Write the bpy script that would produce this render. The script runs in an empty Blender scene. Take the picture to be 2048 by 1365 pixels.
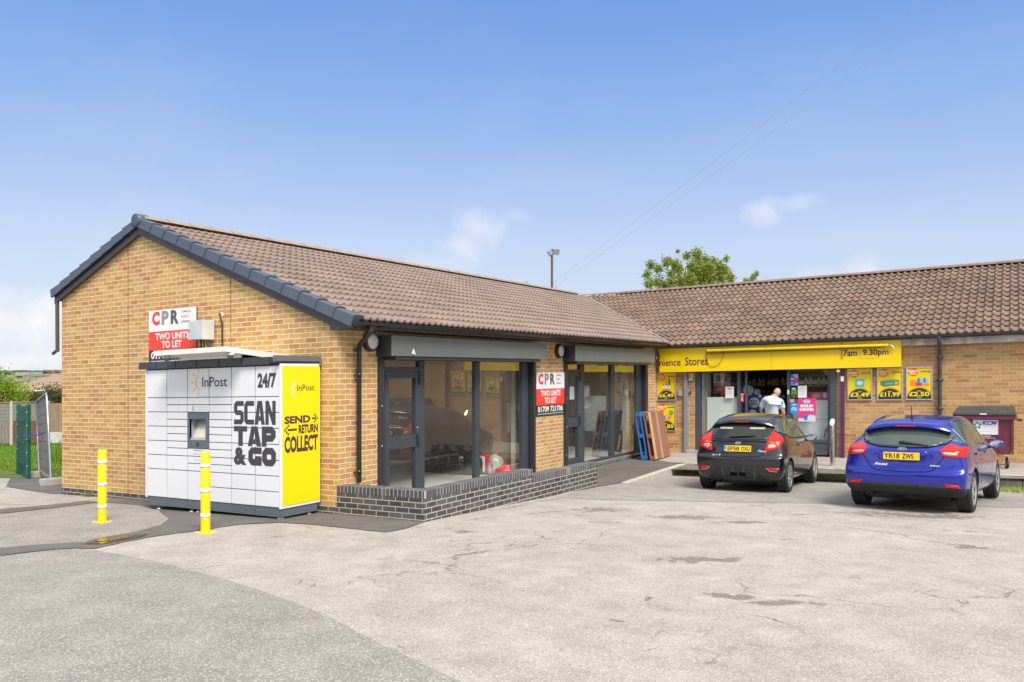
import bpy, bmesh, math, random
from mathutils import Vector, Matrix, Euler
from mathutils.bvhtree import BVHTree
from mathutils.geometry import tessellate_polygon
random.seed(7)
sc = bpy.context.scene
COL = sc.collection
PI = math.pi
R_ = math.radians

# ---------------------------------------------------------------- site
# The whole site lies on a gentle slope (about 1.2 degrees); walls stay plumb.
YAW = 0.5515
CX_, SX_ = math.cos(YAW), math.sin(YAW)
def s(x, y):
    r = max(-45.0, min(45.0, x*CX_ + y*SX_))
    return 0.0203*r
def softp(t, k):
    t = t*k
    return (t if t > 40 else math.log1p(math.exp(max(-40, t))))/k
def g(X, Y):
    """car park surface height above the level datum of the building"""
    b = -.02 - .02*Y - .013*softp(Y, 3) - .018*softp(Y-5, 2) + .03*softp(Y-9.3, 3) + .021*softp(Y-11, 1)
    b -= .02*softp(-Y-7, 1)
    return b + .016*(-softp(-X, 3)) + .016*softp(-X-8, 2) - .008*softp(X-1.5, 2) + .008*softp(X-14, 2)
def W(v):
    return Vector((v[0], v[1], v[2] + s(v[0], v[1])))

SPLIT = {'window_pane','door_pane','shutter_guide','side_trim','stall_riser','window_return','movement_joint','plinth_course','inner_wall','guide_screw','rivet','picture','front_wall','gable_wall','back_wall','bolt','print','plinth','top_trim','end_trim'}
# ---------------------------------------------------------------- mesh builder
class M:
    def __init__(self):
        self.v = []; self.f = []; self.mi = []; self.uv = []; self.sm = []; self.marks = []
    def add(self, verts, faces, mi=0, uv=None, smooth=False):
        o = len(self.v)
        self.v += [Vector(p) for p in verts]
        for k, fc in enumerate(faces):
            self.f.append([o+i for i in fc]); self.mi.append(mi); self.sm.append(smooth)
            self.uv.append(uv[k] if uv else None)
        return self
    def box(self, x0, x1, y0, y1, z0, z1, mi=0):
        vs = [(x, y, z) for z in (z0, z1) for y in (y0, y1) for x in (x0, x1)]
        return self.add(vs, [(0,2,3,1),(4,5,7,6),(0,1,5,4),(2,6,7,3),(0,4,6,2),(1,3,7,5)], mi)
    def obox(self, c, ax, ay, az, mi=0):
        """box centred on c with half-extent vectors"""
        c, ax, ay, az = map(Vector, (c, ax, ay, az))
        vs = [c+ax*i+ay*j+az*k for k in (-1,1) for j in (-1,1) for i in (-1,1)]
        return self.add(vs, [(0,2,3,1),(4,5,7,6),(0,1,5,4),(2,6,7,3),(0,4,6,2),(1,3,7,5)], mi)
    def quad(self, a, b, c, d, mi=0):
        return self.add([a,b,c,d], [(0,1,2,3)], mi)
    def prism(self, poly, d, mi=0):
        """extrude planar polygon (3-D points) by vector d"""
        n = len(poly); d = Vector(d)
        a = [Vector(p) for p in poly]; b = [p+d for p in a]
        fs = [tuple(range(n-1,-1,-1)), tuple(range(n, 2*n))]
        fs += [(i, (i+1)%n, n+(i+1)%n, n+i) for i in range(n)]
        return self.add(a+b, fs, mi)
    def tube(self, path, r, n=10, mi=0, caps=True, smooth=True):
        P = [Vector(p) for p in path]
        rs = r if isinstance(r, (list, tuple)) else [r]*len(P)
        vs = []; prev = None
        for i, p in enumerate(P):
            if i == 0: t = P[1]-P[0]
            elif i == len(P)-1: t = P[-1]-P[-2]
            else: t = (P[i+1]-P[i]).normalized() + (P[i]-P[i-1]).normalized()
            t.normalize()
            if prev is None:
                u = t.cross(Vector((0,0,1)))
                if u.length < .05: u = t.cross(Vector((0,1,0)))
            else: u = prev - t*prev.dot(t)
            u.normalize(); prev = u; w = t.cross(u)
            for k in range(n):
                a = 2*PI*k/n
                vs.append(p + (u*math.cos(a)+w*math.sin(a))*rs[i])
        fs = []
        for i in range(len(P)-1):
            for k in range(n):
                fs.append((i*n+k, i*n+(k+1)%n, (i+1)*n+(k+1)%n, (i+1)*n+k))
        self.add(vs, fs, mi, smooth=smooth)
        if caps:
            self.add(vs[:n], [tuple(range(n-1,-1,-1))], mi)
            self.add(vs[-n:], [tuple(range(n))], mi)
        return self
    def lathe(self, prof, c, axis=(0,0,1), n=24, mi=0, smooth=True, ang=2*PI):
        """profile of (radius, height) turned round axis at c"""
        ax = Vector(axis).normalized()
        u = ax.cross(Vector((0,0,1)))
        if u.length < .1: u = Vector((1,0,0))
        u.normalize(); w = ax.cross(u); c = Vector(c)
        vs = []
        for r, h in prof:
            for k in range(n):
                a = ang*k/n
                vs.append(c + ax*h + (u*math.cos(a)+w*math.sin(a))*r)
        fs = []
        for i in range(len(prof)-1):
            for k in range(n):
                fs.append((i*n+k, i*n+(k+1)%n, (i+1)*n+(k+1)%n, (i+1)*n+k))
        return self.add(vs, fs, mi, smooth=smooth)
    def disc(self, c, axis, r, n=24, mi=0):
        ax = Vector(axis).normalized()
        u = ax.cross(Vector((0,0,1)))
        if u.length < .1: u = Vector((1,0,0))
        u.normalize(); w = ax.cross(u); c = Vector(c)
        return self.add([c+(u*math.cos(2*PI*k/n)+w*math.sin(2*PI*k/n))*r for k in range(n)], [tuple(range(n))], mi)
    def blob(self, c, rad, seed=0, amp=.15, n=12, m=8, mi=0, freq=2.2):
        from mathutils import noise
        vs = []; fs = []
        c = Vector(c)
        for j in range(m+1):
            th = PI*j/m
            for k in range(n):
                a = 2*PI*k/n
                d = Vector((math.sin(th)*math.cos(a), math.sin(th)*math.sin(a), math.cos(th)))
                q = 1 + amp*noise.noise(d*freq + Vector((seed*3.1, seed*1.7, 0)))
                vs.append(c + Vector((d.x*rad[0], d.y*rad[1], d.z*rad[2]))*q)
        for j in range(m):
            for k in range(n):
                fs.append((j*n+k, (j+1)*n+k, (j+1)*n+(k+1)%n, j*n+(k+1)%n))
        return self.add(vs, fs, mi, smooth=True)
    def merge(self, o, mat=None, mi=None):
        for fc, m_, uv, sm in zip(o.f, o.mi, o.uv, o.sm):
            pass
        base = len(self.v)
        self.v += [(mat @ p if mat else p.copy()) for p in o.v]
        for fc, m_, uv, sm in zip(o.f, o.mi, o.uv, o.sm):
            self.f.append([base+i for i in fc]); self.mi.append(m_ if mi is None else mi); self.uv.append(uv); self.sm.append(sm)
        return self
    def pick(self, ids):
        o = M(); mp = {}
        for i in ids:
            fc = []
            for v in self.f[i]:
                if v not in mp: mp[v] = len(o.v); o.v.append(self.v[v])
                fc.append(mp[v])
            o.f.append(fc); o.mi.append(self.mi[i]); o.uv.append(self.uv[i]); o.sm.append(self.sm[i])
        return o
    def pieces(self):
        par = list(range(len(self.v)))
        def fd(a):
            while par[a] != a: par[a] = par[par[a]]; a = par[a]
            return a
        for fc in self.f:
            r = fd(fc[0])
            for v in fc[1:]: par[fd(v)] = r
        d = {}
        for i, fc in enumerate(self.f): d.setdefault(fd(fc[0]), []).append(i)
        return [self.pick(x) for x in d.values()]
    def build(self, name, mats, parent=None, local=False, bevel=0, smooth=None, weld=False, autosm=None, one=False):
        if not one and parent is not None:
            # every separate line of lettering, pane, guide ... is a part of its own
            ps = None
            if name == 'lettering' and len(self.marks) > 1:
                mk = self.marks+[len(self.f)]; ps = [self.pick(range(a, b)) for a, b in zip(mk[:-1], mk[1:]) if b > a]
            elif name in SPLIT: ps = self.pieces()
            if ps and len(ps) > 1:
                for q in ps: r = q.build(name, mats, parent, local, bevel, smooth, weld, None, True)
                return r
        me = bpy.data.meshes.new(name)
        if not isinstance(mats, (list, tuple)): mats = [mats]
        base = Vector((0,0,0))
        if parent is not None and parent.get('_local'): local = True
        if not local:
            vs = [W(p) for p in self.v]
            if parent is not None: base = Vector(parent['_base'])
            elif vs:
                xs = [p.x for p in vs]; ys = [p.y for p in vs]; zs = [p.z for p in vs]
                base = Vector(((min(xs)+max(xs))/2, (min(ys)+max(ys))/2, min(zs)))
            vs = [p-base for p in vs]
        else: vs = self.v
        me.from_pydata([tuple(p) for p in vs], [], self.f)
        for m_ in mats: me.materials.append(m_)
        uvl = me.uv_layers.new(name='UVMap')
        for p in me.polygons:
            p.material_index = self.mi[p.index]
            p.use_smooth = self.sm[p.index] if smooth is None else smooth
            u = self.uv[p.index]
            if u is None:
                q = [self.v[i] for i in self.f[p.index]]
                n = Vector((0,0,0))
                for i in range(len(q)):
                    a, b = q[i], q[(i+1)%len(q)]
                    n += a.cross(b)
                ax = max(range(3), key=lambda i: abs(n[i]))
                u = [((p_.x, p_.y) if ax == 2 else (p_.y, p_.z) if ax == 0 else (p_.x, p_.z)) for p_ in q]
            for li, uvv in zip(p.loop_indices, u): uvl.data[li].uv = uvv
        if weld or bevel:
            bm = bmesh.new(); bm.from_mesh(me)
            if weld: bmesh.ops.remove_doubles(bm, verts=bm.verts, dist=.0005)
            if bevel:
                es = [e for e in bm.edges if len(e.link_faces) == 2 and e.calc_face_angle(0) > .6]
                bmesh.ops.bevel(bm, geom=es, offset=bevel, segments=2, profile=.6, affect='EDGES', clamp_overlap=True)
            bm.to_mesh(me); bm.free()
        o = bpy.data.objects.new(name, me)
        COL.objects.link(o)
        if parent is not None:
            o.parent = parent
            o['_base'] = parent['_base']
            if local: o['_local'] = 1
        elif not local: o.location = base
        return o

def copy_tree(o, parent=None):
    c = o.copy(); COL.objects.link(c)
    if parent is not None: c.parent = parent
    for ch in list(o.children): copy_tree(ch, c)
    return c
ALLT = []
def tag(o, label, cat, group=None):
    o['label'] = label; o['category'] = cat
    if group: o['group'] = group
    ALLT.append(o)
    return o
def struct(o):
    o['kind'] = 'structure'; return o
def stuff(o):
    o['kind'] = 'stuff'; return o
def thing(name, label, cat, base, group=None):
    """Empty at the base of a thing; children are given in site coordinates"""
    o = bpy.data.objects.new(name, None); COL.objects.link(o)
    b = W(base); o.location = b; o['_base'] = tuple(b); o.empty_display_size = .2
    tag(o, label, cat, group)
    return o
SLOPE = Matrix(((1,0,0),(0,1,0),(0,0,1)))
def lthing(name, label, cat, base, rz=0, group=None, pitch=0, sit=True):
    """Empty at the base of a thing whose parts are given in its own coordinates"""
    o = bpy.data.objects.new(name, None); COL.objects.link(o)
    o.location = W(base); o['_base'] = (0,0,0); o['_local'] = 1
    # stand square on the sloping ground
    ax = 0.0203*CX_; ay = 0.0203*SX_
    up = Vector((-ax, -ay, 1)).normalized() if sit else Vector((0,0,1))
    q = Vector((0,0,1)).rotation_difference(up)
    m = q.to_matrix() @ Matrix.Rotation(rz, 3, 'Z') @ Matrix.Rotation(pitch, 3, 'X')
    o.rotation_euler = m.to_euler()
    tag(o, label, cat, group)
    return o

# ---------------------------------------------------------------- text
_tc = bpy.data.curves.new('t', 'FONT')
_to = bpy.data.objects.new('t', _tc); COL.objects.link(_to)
def text2d(body, bold=0.0, shear=0.0, spacing=1.0):
    _tc.body = body; _tc.size = 1; _tc.offset = bold; _tc.shear = shear; _tc.space_character = spacing
    _tc.resolution_u = 3; _tc.fill_mode = 'BOTH'; _tc.extrude = 0
    bpy.context.view_layer.update()
    dg = bpy.context.evaluated_depsgraph_get()
    me = bpy.data.meshes.new_from_object(_to.evaluated_get(dg))
    vs = [(v.co.x, v.co.y) for v in me.vertices]; fs = [tuple(p.vertices) for p in me.polygons]
    bpy.data.meshes.remove(me)
    return vs, fs
def text(m, body, org, ux, uz, w=None, h=None, mi=0, bold=0.0, shear=0.0, spacing=1.0, align='L', clip=None):
    """lay flat lettering on a plane: org = lower-left of the box, ux = reading direction, uz = up.
    w, h scale the ink box"""
    vs, fs = text2d(body, bold, shear, spacing)
    if not vs: return
    m.marks.append(len(m.f))
    x0 = min(p[0] for p in vs); x1 = max(p[0] for p in vs); y0 = min(p[1] for p in vs); y1 = max(p[1] for p in vs)
    kx = (w/(x1-x0)) if w else None; ky = (h/(y1-y0)) if h else None
    if kx is None: kx = ky
    if ky is None: ky = kx
    org, ux, uz = Vector(org), Vector(ux), Vector(uz)
    off = 0 if align == 'L' else -(x1-x0)*kx/2 if align == 'C' else -(x1-x0)*kx
    n = ux.cross(uz)
    V = [org + ux*((p[0]-x0)*kx+off) + uz*((p[1]-y0)*ky) for p in vs]
    out = []
    for fc in fs:
        nn = (V[fc[1]]-V[fc[0]]).cross(V[fc[2]]-V[fc[0]])
        out.append(fc if nn.dot(n) > 0 else tuple(reversed(fc)))
    m.add(V, out, mi)
def flat(m, pts, org, ux, uz, mi=0):
    org, ux, uz = Vector(org), Vector(ux), Vector(uz)
    m.add([org+ux*p[0]+uz*p[1] for p in pts], [tuple(range(len(pts)))], mi)
def circ(cx, cy, r, n=20, ry=None, a0=0, a1=2*PI):
    ry = ry or r
    return [(cx+r*math.cos(a0+(a1-a0)*k/n), cy+ry*math.sin(a0+(a1-a0)*k/n)) for k in range(n)]
# ---------------------------------------------------------------- materials
def nt(name):
    m = bpy.data.materials.new(name); m.use_nodes = True
    t = m.node_tree; b = t.nodes['Principled BSDF']
    return m, t, b
def N(t, kind, **kw):
    n = t.nodes.new(kind)
    for k, v in kw.items():
        if k == 'op': n.operation = v
        elif k == 'ins':
            for i, x in v.items():
                if isinstance(x, bpy.types.NodeSocket): t.links.new(x, n.inputs[i])
                else: n.inputs[i].default_value = x
        else: setattr(n, k, v)
    return n
def col4(c): return (c[0], c[1], c[2], 1)
def math_(t, op, a, b=None, c=None):
    ins = {0: a}
    if b is not None: ins[1] = b
    if c is not None: ins[2] = c
    return N(t, 'ShaderNodeMath', op=op, ins=ins).outputs[0]
def mixc(t, f, a, b, mode='MIX'):
    n = N(t, 'ShaderNodeMix', data_type='RGBA', blend_type=mode)
    for i, x in ((0, f), (6, a), (7, b)):
        if isinstance(x, bpy.types.NodeSocket): t.links.new(x, n.inputs[i])
        else: n.inputs[i].default_value = x if i == 0 else col4(x)
    return n.outputs[2]
def noise(t, vec, scale, detail=3, rough=.5, dim='3D'):
    n = N(t, 'ShaderNodeTexNoise', noise_dimensions=dim, ins={'Scale': scale, 'Detail': detail, 'Roughness': rough})
    if vec is not None: t.links.new(vec, n.inputs['Vector'])
    return n.outputs[0]
def ramp(t, f, stops, interp='LINEAR'):
    n = N(t, 'ShaderNodeValToRGB', ins={0: f}); cr = n.color_ramp; cr.interpolation = interp
    while len(cr.elements) < len(stops): cr.elements.new(.5)
    for e, (p, c) in zip(cr.elements, stops):
        e.position = p; e.color = col4(c if isinstance(c, tuple) else (c, c, c))
    return n.outputs[0]
def mrange(t, v, a, b, c=0., d=1.):
    return N(t, 'ShaderNodeMapRange', ins={0: v, 1: a, 2: b, 3: c, 4: d}).outputs[0]
def bump(t, b, h, strength=.3, dist=.01):
    n = N(t, 'ShaderNodeBump', ins={'Strength': strength, 'Distance': dist, 'Height': h})
    t.links.new(n.outputs[0], b.inputs['Normal'])
def objco(t): return N(t, 'ShaderNodeTexCoord').outputs['Object']
def uvco(t): return N(t, 'ShaderNodeTexCoord').outputs['UV']

def plain(name, c, rough=.5, metal=0., var=.06, vs=6., spec=.5, coat=0., bumps=0., dirt=0.):
    m, t, b = nt(name)
    co = objco(t)
    n1 = noise(t, co, vs, 4)
    k = mrange(t, n1, .3, .7, 1-var, 1+var)
    cc = N(t, 'ShaderNodeMix', data_type='RGBA', blend_type='MULTIPLY', ins={0: 1.0, 6: col4(c), 7: k}).outputs[2]
    if dirt:
        n2 = noise(t, co, 2.3, 6, .65)
        cc = mixc(t, mrange(t, n2, .5, .75, 0, dirt), cc, (.16, .13, .1))
    t.links.new(cc, b.inputs['Base Color'])
    b.inputs['Roughness'].default_value = rough; b.inputs['Metallic'].default_value = metal
    b.inputs['Specular IOR Level'].default_value = spec
    if coat:
        b.inputs['Coat Weight'].default_value = coat; b.inputs['Coat Roughness'].default_value = .03
    n3 = noise(t, co, vs*3, 3)
    r = mrange(t, n3, .3, .7, max(.02, rough-.06), min(1, rough+.06)); t.links.new(r, b.inputs['Roughness'])
    if bumps: bump(t, b, noise(t, co, 60, 4), bumps, .01)
    return m

def brick(name, stops, mortar, w=.225, h=.075, mo=.010, off=.5, stain=.25, stainc=(.30,.24,.18), bs=.5, sq=True, wash=0.):
    """running-bond brickwork on UVs in metres, each brick its own tone"""
    m, t, b = nt(name)
    uv = uvco(t)
    sep = N(t, 'ShaderNodeSeparateXYZ', ins={0: uv})
    u, v = sep.outputs[0], sep.outputs[1]
    u = math_(t, 'ADD', u, 40.0); v = math_(t, 'ADD', v, 30*h)
    rowf = math_(t, 'DIVIDE', v, h); row = math_(t, 'FLOOR', rowf); fv = math_(t, 'SUBTRACT', rowf, row)
    half = math_(t, 'MULTIPLY', math_(t, 'MODULO', row, 2.0), off)
    uf = math_(t, 'ADD', math_(t, 'DIVIDE', u, w), half)
    cl = math_(t, 'FLOOR', uf); fu = math_(t, 'SUBTRACT', uf, cl)
    # wobble so that the arrises are not ruler straight
    wob = noise(t, uv, 55, 2)
    wob = math_(t, 'MULTIPLY', math_(t, 'SUBTRACT', wob, .5), .006)
    du = math_(t, 'MULTIPLY', math_(t, 'SUBTRACT', .5, math_(t, 'ABSOLUTE', math_(t, 'SUBTRACT', fu, .5))), w)
    dv = math_(t, 'MULTIPLY', math_(t, 'SUBTRACT', .5, math_(t, 'ABSOLUTE', math_(t, 'SUBTRACT', fv, .5))), h)
    d = math_(t, 'ADD', math_(t, 'MINIMUM', du, dv), wob)
    mask = mrange(t, d, mo/2-.0015, mo/2+.0025, 0, 1)       # 1 on the brick
    idv = N(t, 'ShaderNodeCombineXYZ', ins={0: cl, 1: row}).outputs[0]
    wn = N(t, 'ShaderNodeTexWhiteNoise', noise_dimensions='2D', ins={0: idv})
    base = ramp(t, wn.outputs[0], stops, 'CONSTANT')
    idv2 = N(t, 'ShaderNodeVectorMath', op='ADD', ins={0: idv, 1: (13.7, 5.1, 0)}).outputs[0]
    wn2 = N(t, 'ShaderNodeTexWhiteNoise', noise_dimensions='2D', ins={0: idv2}).outputs[0]
    base = mixc(t, 1.0, base, mrange(t, wn2, 0, 1, .88, 1.12), 'MULTIPLY')
    sp = noise(t, uv, 90, 4, .7)
    base = mixc(t, 1.0, base, mrange(t, sp, .3, .7, .84, 1.14), 'MULTIPLY')
    gr = noise(t, uv, 14, 3, .6)
    base = mixc(t, 1.0, base, mrange(t, gr, .3, .7, .9, 1.08), 'MULTIPLY')
    mc = mixc(t, noise(t, uv, 30, 3), tuple(c*.8 for c in mortar), tuple(min(1, c*1.12) for c in mortar))
    c = mixc(t, mask, mc, base)
    st = noise(t, uv, .9, 6, .62)
    c = mixc(t, mrange(t, st, .5, .8, 0, stain), c, stainc)
    if wash:
        w2 = noise(t, uv, 2.1, 5, .65)
        c = mixc(t, mrange(t, w2, .56, .72, 0, wash), c, (.62, .60, .56))
    t.links.new(c, b.inputs['Base Color'])
    b.inputs['Roughness'].default_value = .85; b.inputs['Specular IOR Level'].default_value = .25
    hgt = math_(t, 'ADD', mask, math_(t, 'MULTIPLY', sp, .35))
    bump(t, b, hgt, bs, .008)
    return m

def glassy(name, tint=(.9,.95,.93), refl=1.0, rough=.0, dust=.06):
    """thin shop-window pane: clear to look through, mirror by Fresnel (two faces), a little dust"""
    m = bpy.data.materials.new(name); m.use_nodes = True; t = m.node_tree
    t.nodes.remove(t.nodes['Principled BSDF']); out = t.nodes['Material Output']
    tr = N(t, 'ShaderNodeBsdfTransparent', ins={0: col4(tint)})
    gl = N(t, 'ShaderNodeBsdfGlossy', ins={'Color': (1,1,1,1), 'Roughness': rough})
    ge = N(t, 'ShaderNodeNewGeometry')
    cs_ = math_(t, 'ABSOLUTE', N(t, 'ShaderNodeVectorMath', op='DOT_PRODUCT', ins={0: ge.outputs['Incoming'], 1: ge.outputs['Normal']}).outputs['Value'])
    fr = math_(t, 'ADD', .04, math_(t, 'MULTIPLY', .96, math_(t, 'POWER', math_(t, 'SUBTRACT', 1.0, cs_), 5.0)))
    f = math_(t, 'MINIMUM', math_(t, 'MULTIPLY', fr, refl), .95)
    mx = N(t, 'ShaderNodeMixShader', ins={0: f, 1: tr.outputs[0], 2: gl.outputs[0]})
    df = N(t, 'ShaderNodeBsdfDiffuse', ins={0: (.75,.72,.68,1)})
    co = objco(t)
    dn = noise(t, co, 1.7, 8, .7)
    sm = noise(t, co, 40, 3, .7)
    dm = math_(t, 'MULTIPLY', mrange(t, dn, .35, .8, .3, 1), mrange(t, sm, .3, .8, .4, 1.2))
    dm = math_(t, 'MULTIPLY', dm, dust)
    m2 = N(t, 'ShaderNodeMixShader', ins={0: dm, 1: mx.outputs[0], 2: df.outputs[0]})
    t.links.new(m2.outputs[0], out.inputs[0])
    return m

YB = [(0,(.53,.315,.095)),(.30,(.56,.345,.115)),(.54,(.51,.255,.09)),(.68,(.55,.335,.115)),(.82,(.48,.225,.09)),(.89,(.58,.37,.14)),(.95,(.47,.265,.115))]
BRICK = brick('brick_yellow', YB, (.74,.69,.60), stain=.10)
RB = [(0,(.51,.31,.11)),(.3,(.49,.28,.105)),(.5,(.47,.25,.11)),(.7,(.54,.34,.135)),(.86,(.43,.215,.10))]
BRICK_R = brick('brick_weathered', RB, (.52,.45,.36), w=.29, h=.0775, mo=.010, off=.5, stain=.55, stainc=(.40,.27,.19), bs=.35)
BB = [(0,(.075,.085,.105)),(.35,(.09,.10,.125)),(.6,(.065,.07,.085)),(.8,(.10,.105,.12)),(.93,(.06,.06,.065))]
BRICK_B = brick('brick_blue', BB, (.52,.43,.30), stain=.05, wash=.16, mo=.012)
BRICK_E = brick('brick_on_edge', BB, (.48,.44,.37), w=.0685, h=.30, mo=.010, off=0, stain=.04, wash=.5)
def tilemat(name, c1, c2, moss=.2):
    m, t, b = nt(name)
    uv = uvco(t); co = objco(t)
    sep = N(t, 'ShaderNodeSeparateXYZ', ins={0: uv})
    idv = N(t, 'ShaderNodeCombineXYZ', ins={0: math_(t,'FLOOR',math_(t,'DIVIDE',sep.outputs[0],.30)), 1: math_(t,'FLOOR',sep.outputs[1])}).outputs[0]
    wn = N(t, 'ShaderNodeTexWhiteNoise', noise_dimensions='2D', ins={0: idv}).outputs[0]
    c = mixc(t, wn, c1, c2)
    c = mixc(t, 1.0, c, mrange(t, noise(t, co, 25, 4, .6), .3, .7, .84, 1.14), 'MULTIPLY')
    c = mixc(t, 1.0, c, mrange(t, noise(t, co, 1.1, 4, .6), .3, .7, .85, 1.12), 'MULTIPLY')
    if moss: c = mixc(t, mrange(t, noise(t, co, 3.2, 8, .7), .55, .75, 0, moss), c, (.07,.06,.05))
    sp = noise(t, co, 9.0, 2, .5)
    c = mixc(t, mrange(t, sp, .78, .82, 0, .5), c, (.45,.42,.38))
    t.links.new(c, b.inputs['Base Color']); b.inputs['Roughness'].default_value = .75; b.inputs['Specular IOR Level'].default_value=.3
    bump(t, b, noise(t, co, 120, 3), .25, .004)
    return m
TILE1 = tilemat('roof_tile_new', (.275,.21,.178), (.235,.178,.15), .0)
TILE2 = tilemat('roof_tile_old', (.25,.172,.132), (.175,.122,.095), .5)
RIDGE1 = plain('ridge_tile', (.33,.245,.18), .75, bumps=.2, var=.12)
RIDGE2 = plain('ridge_tile_old', (.23,.15,.115), .85, bumps=.3, var=.2, dirt=.5)
SLATEBLUE = plain('dry_verge_plastic', (.07,.09,.122), .45, var=.05)
FASCIA = plain('fascia_black', (.045,.045,.05), .4, var=.1)
SOFFIT = plain('fascia_brown', (.075,.062,.050), .45)
GUTTER = plain('gutter_black', (.02,.02,.022), .22, var=.1)
GUTTER2 = plain('gutter_grey', (.05,.06,.075), .35, var=.15, dirt=.3)
FRAME = plain('frame_anthracite', (.048,.062,.076), .42, var=.05)
FRAME_D = plain('frame_dark', (.035,.036,.042), .4)
BOXM = plain('shutter_box', (.125,.14,.138), .34, var=.04, vs=2)
FRAME2 = plain('frame_store_grey', (.065,.078,.11), .42, var=.08, dirt=.15)
PLASTER = plain('plaster_pink', (.66,.47,.36), .85, var=.12, vs=1.5)
PLASTER2 = plain('plaster_board', (.62,.54,.45), .85, var=.08, vs=2)
SCREED = plain('floor_screed', (.66,.64,.58), .55, var=.08, vs=1.2)
CEIL = plain('ceiling', (.80,.78,.75), .9)
PANE = glassy('window_pane', refl=2.9, dust=.05)
PANE2 = glassy('store_pane', refl=1.7, dust=.03)
WHITE = plain('white_paint', (.80,.81,.83), .35, var=.02)
WHITE2 = plain('white_plastic', (.78,.78,.77), .4, var=.03)
CREAM = plain('canopy_white', (.80,.79,.75), .4, var=.03)
LOCKW = plain('locker_white', (.74,.765,.82), .32, var=.015, vs=1)
LOCKG = plain('locker_grey', (.105,.135,.165), .42, var=.05)
LOCKD = plain('locker_dark', (.04,.047,.06), .35, var=.1, dirt=.1)
GAP = plain('seal_dark', (.05,.05,.055), .6)
YEL = plain('sign_yellow', (.93,.67,.0), .42, var=.02, vs=1.5)
YEL_S = plain('store_yellow', (.90,.63,.0), .4, var=.035, vs=1.2)
YEL_B = plain('bollard_yellow', (.90,.62,.0), .38, var=.03, dirt=.06)
YPOST = plain('poster_yellow', (.88,.64,.0), .35, var=.03)
INK = plain('ink_dark', (.03,.03,.036), .5)
INK2 = plain('ink_brown', (.055,.045,.04), .5)
INKP = plain('ink_plum', (.11,.03,.06), .5)
INKG = plain('ink_grey', (.050,.050,.058), .5)
FAINT = plain('ink_faint', (.62,.47,.06), .5)
PALE = plain('ink_pale', (.45,.47,.52), .5)
RED = plain('sign_red', (.80,.055,.035), .45, var=.03)
REDP = plain('red_print', (.75,.04,.03), .4)
ORANGE = plain('orange_print', (.88,.25,.02), .4)
SILVER = plain('silver_trim', (.62,.63,.65), .3, .6)
STEEL = plain('stainless', (.66,.65,.63), .24, 1.0, var=.05)
GALV = plain('galvanised', (.42,.45,.49), .4, .7, var=.12)
ZINC = plain('zinc_foot', (.62,.58,.50), .45, .5)
BLK = plain('black_rubber', (.018,.018,.019), .6)
BLACKP = plain('black_plastic', (.03,.031,.034), .5)
LEAD = plain('valley_lead', (.48,.48,.48), .6)
LAMPD = plain('lamp_diffuser', (.62,.60,.58), .35)
CONC = plain('concrete', (.38,.36,.33), .9, var=.15, vs=3, bumps=.3, dirt=.3)
KERB = plain('kerb_stone', (.47,.45,.41), .9, var=.14, vs=5, bumps=.3, dirt=.25)
GREENP = plain('green_mesh', (.012,.11,.075), .4)
PURPLE = plain('purple_paint', (.10,.025,.11), .4, dirt=.15)
PLUM = plain('bin_plum', (.155,.028,.052), .42, var=.12, vs=3, dirt=.35)
BINLID = plain('bin_lid', (.055,.055,.058), .55, var=.2, dirt=.35)
CARDB = plain('paper', (.80,.80,.82), .6)
BLUEP = plain('print_blue', (.02,.25,.62), .4)
NAVY = plain('print_navy', (.015,.03,.22), .4)
PINK = plain('print_pink', (.80,.04,.24), .4)
PINK2 = plain('print_pale_pink', (.85,.42,.60), .4)
MAGENTA = plain('print_magenta', (.42,.06,.22), .4)
GREENL = plain('print_green', (.22,.75,.02), .4)
GREEND = plain('print_dark_green', (.02,.17,.08), .4)
TEAL = plain('print_teal', (.09,.52,.50), .4)
SKYB = plain('print_sky', (.25,.55,.85), .4)
LILAC = plain('print_lilac', (.35,.33,.62), .4)
PALEB = plain('print_pale_blue', (.62,.70,.84), .4)
BROWNB = plain('wood_brown', (.22,.105,.06), .8, var=.25, vs=8, bumps=.3)
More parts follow.
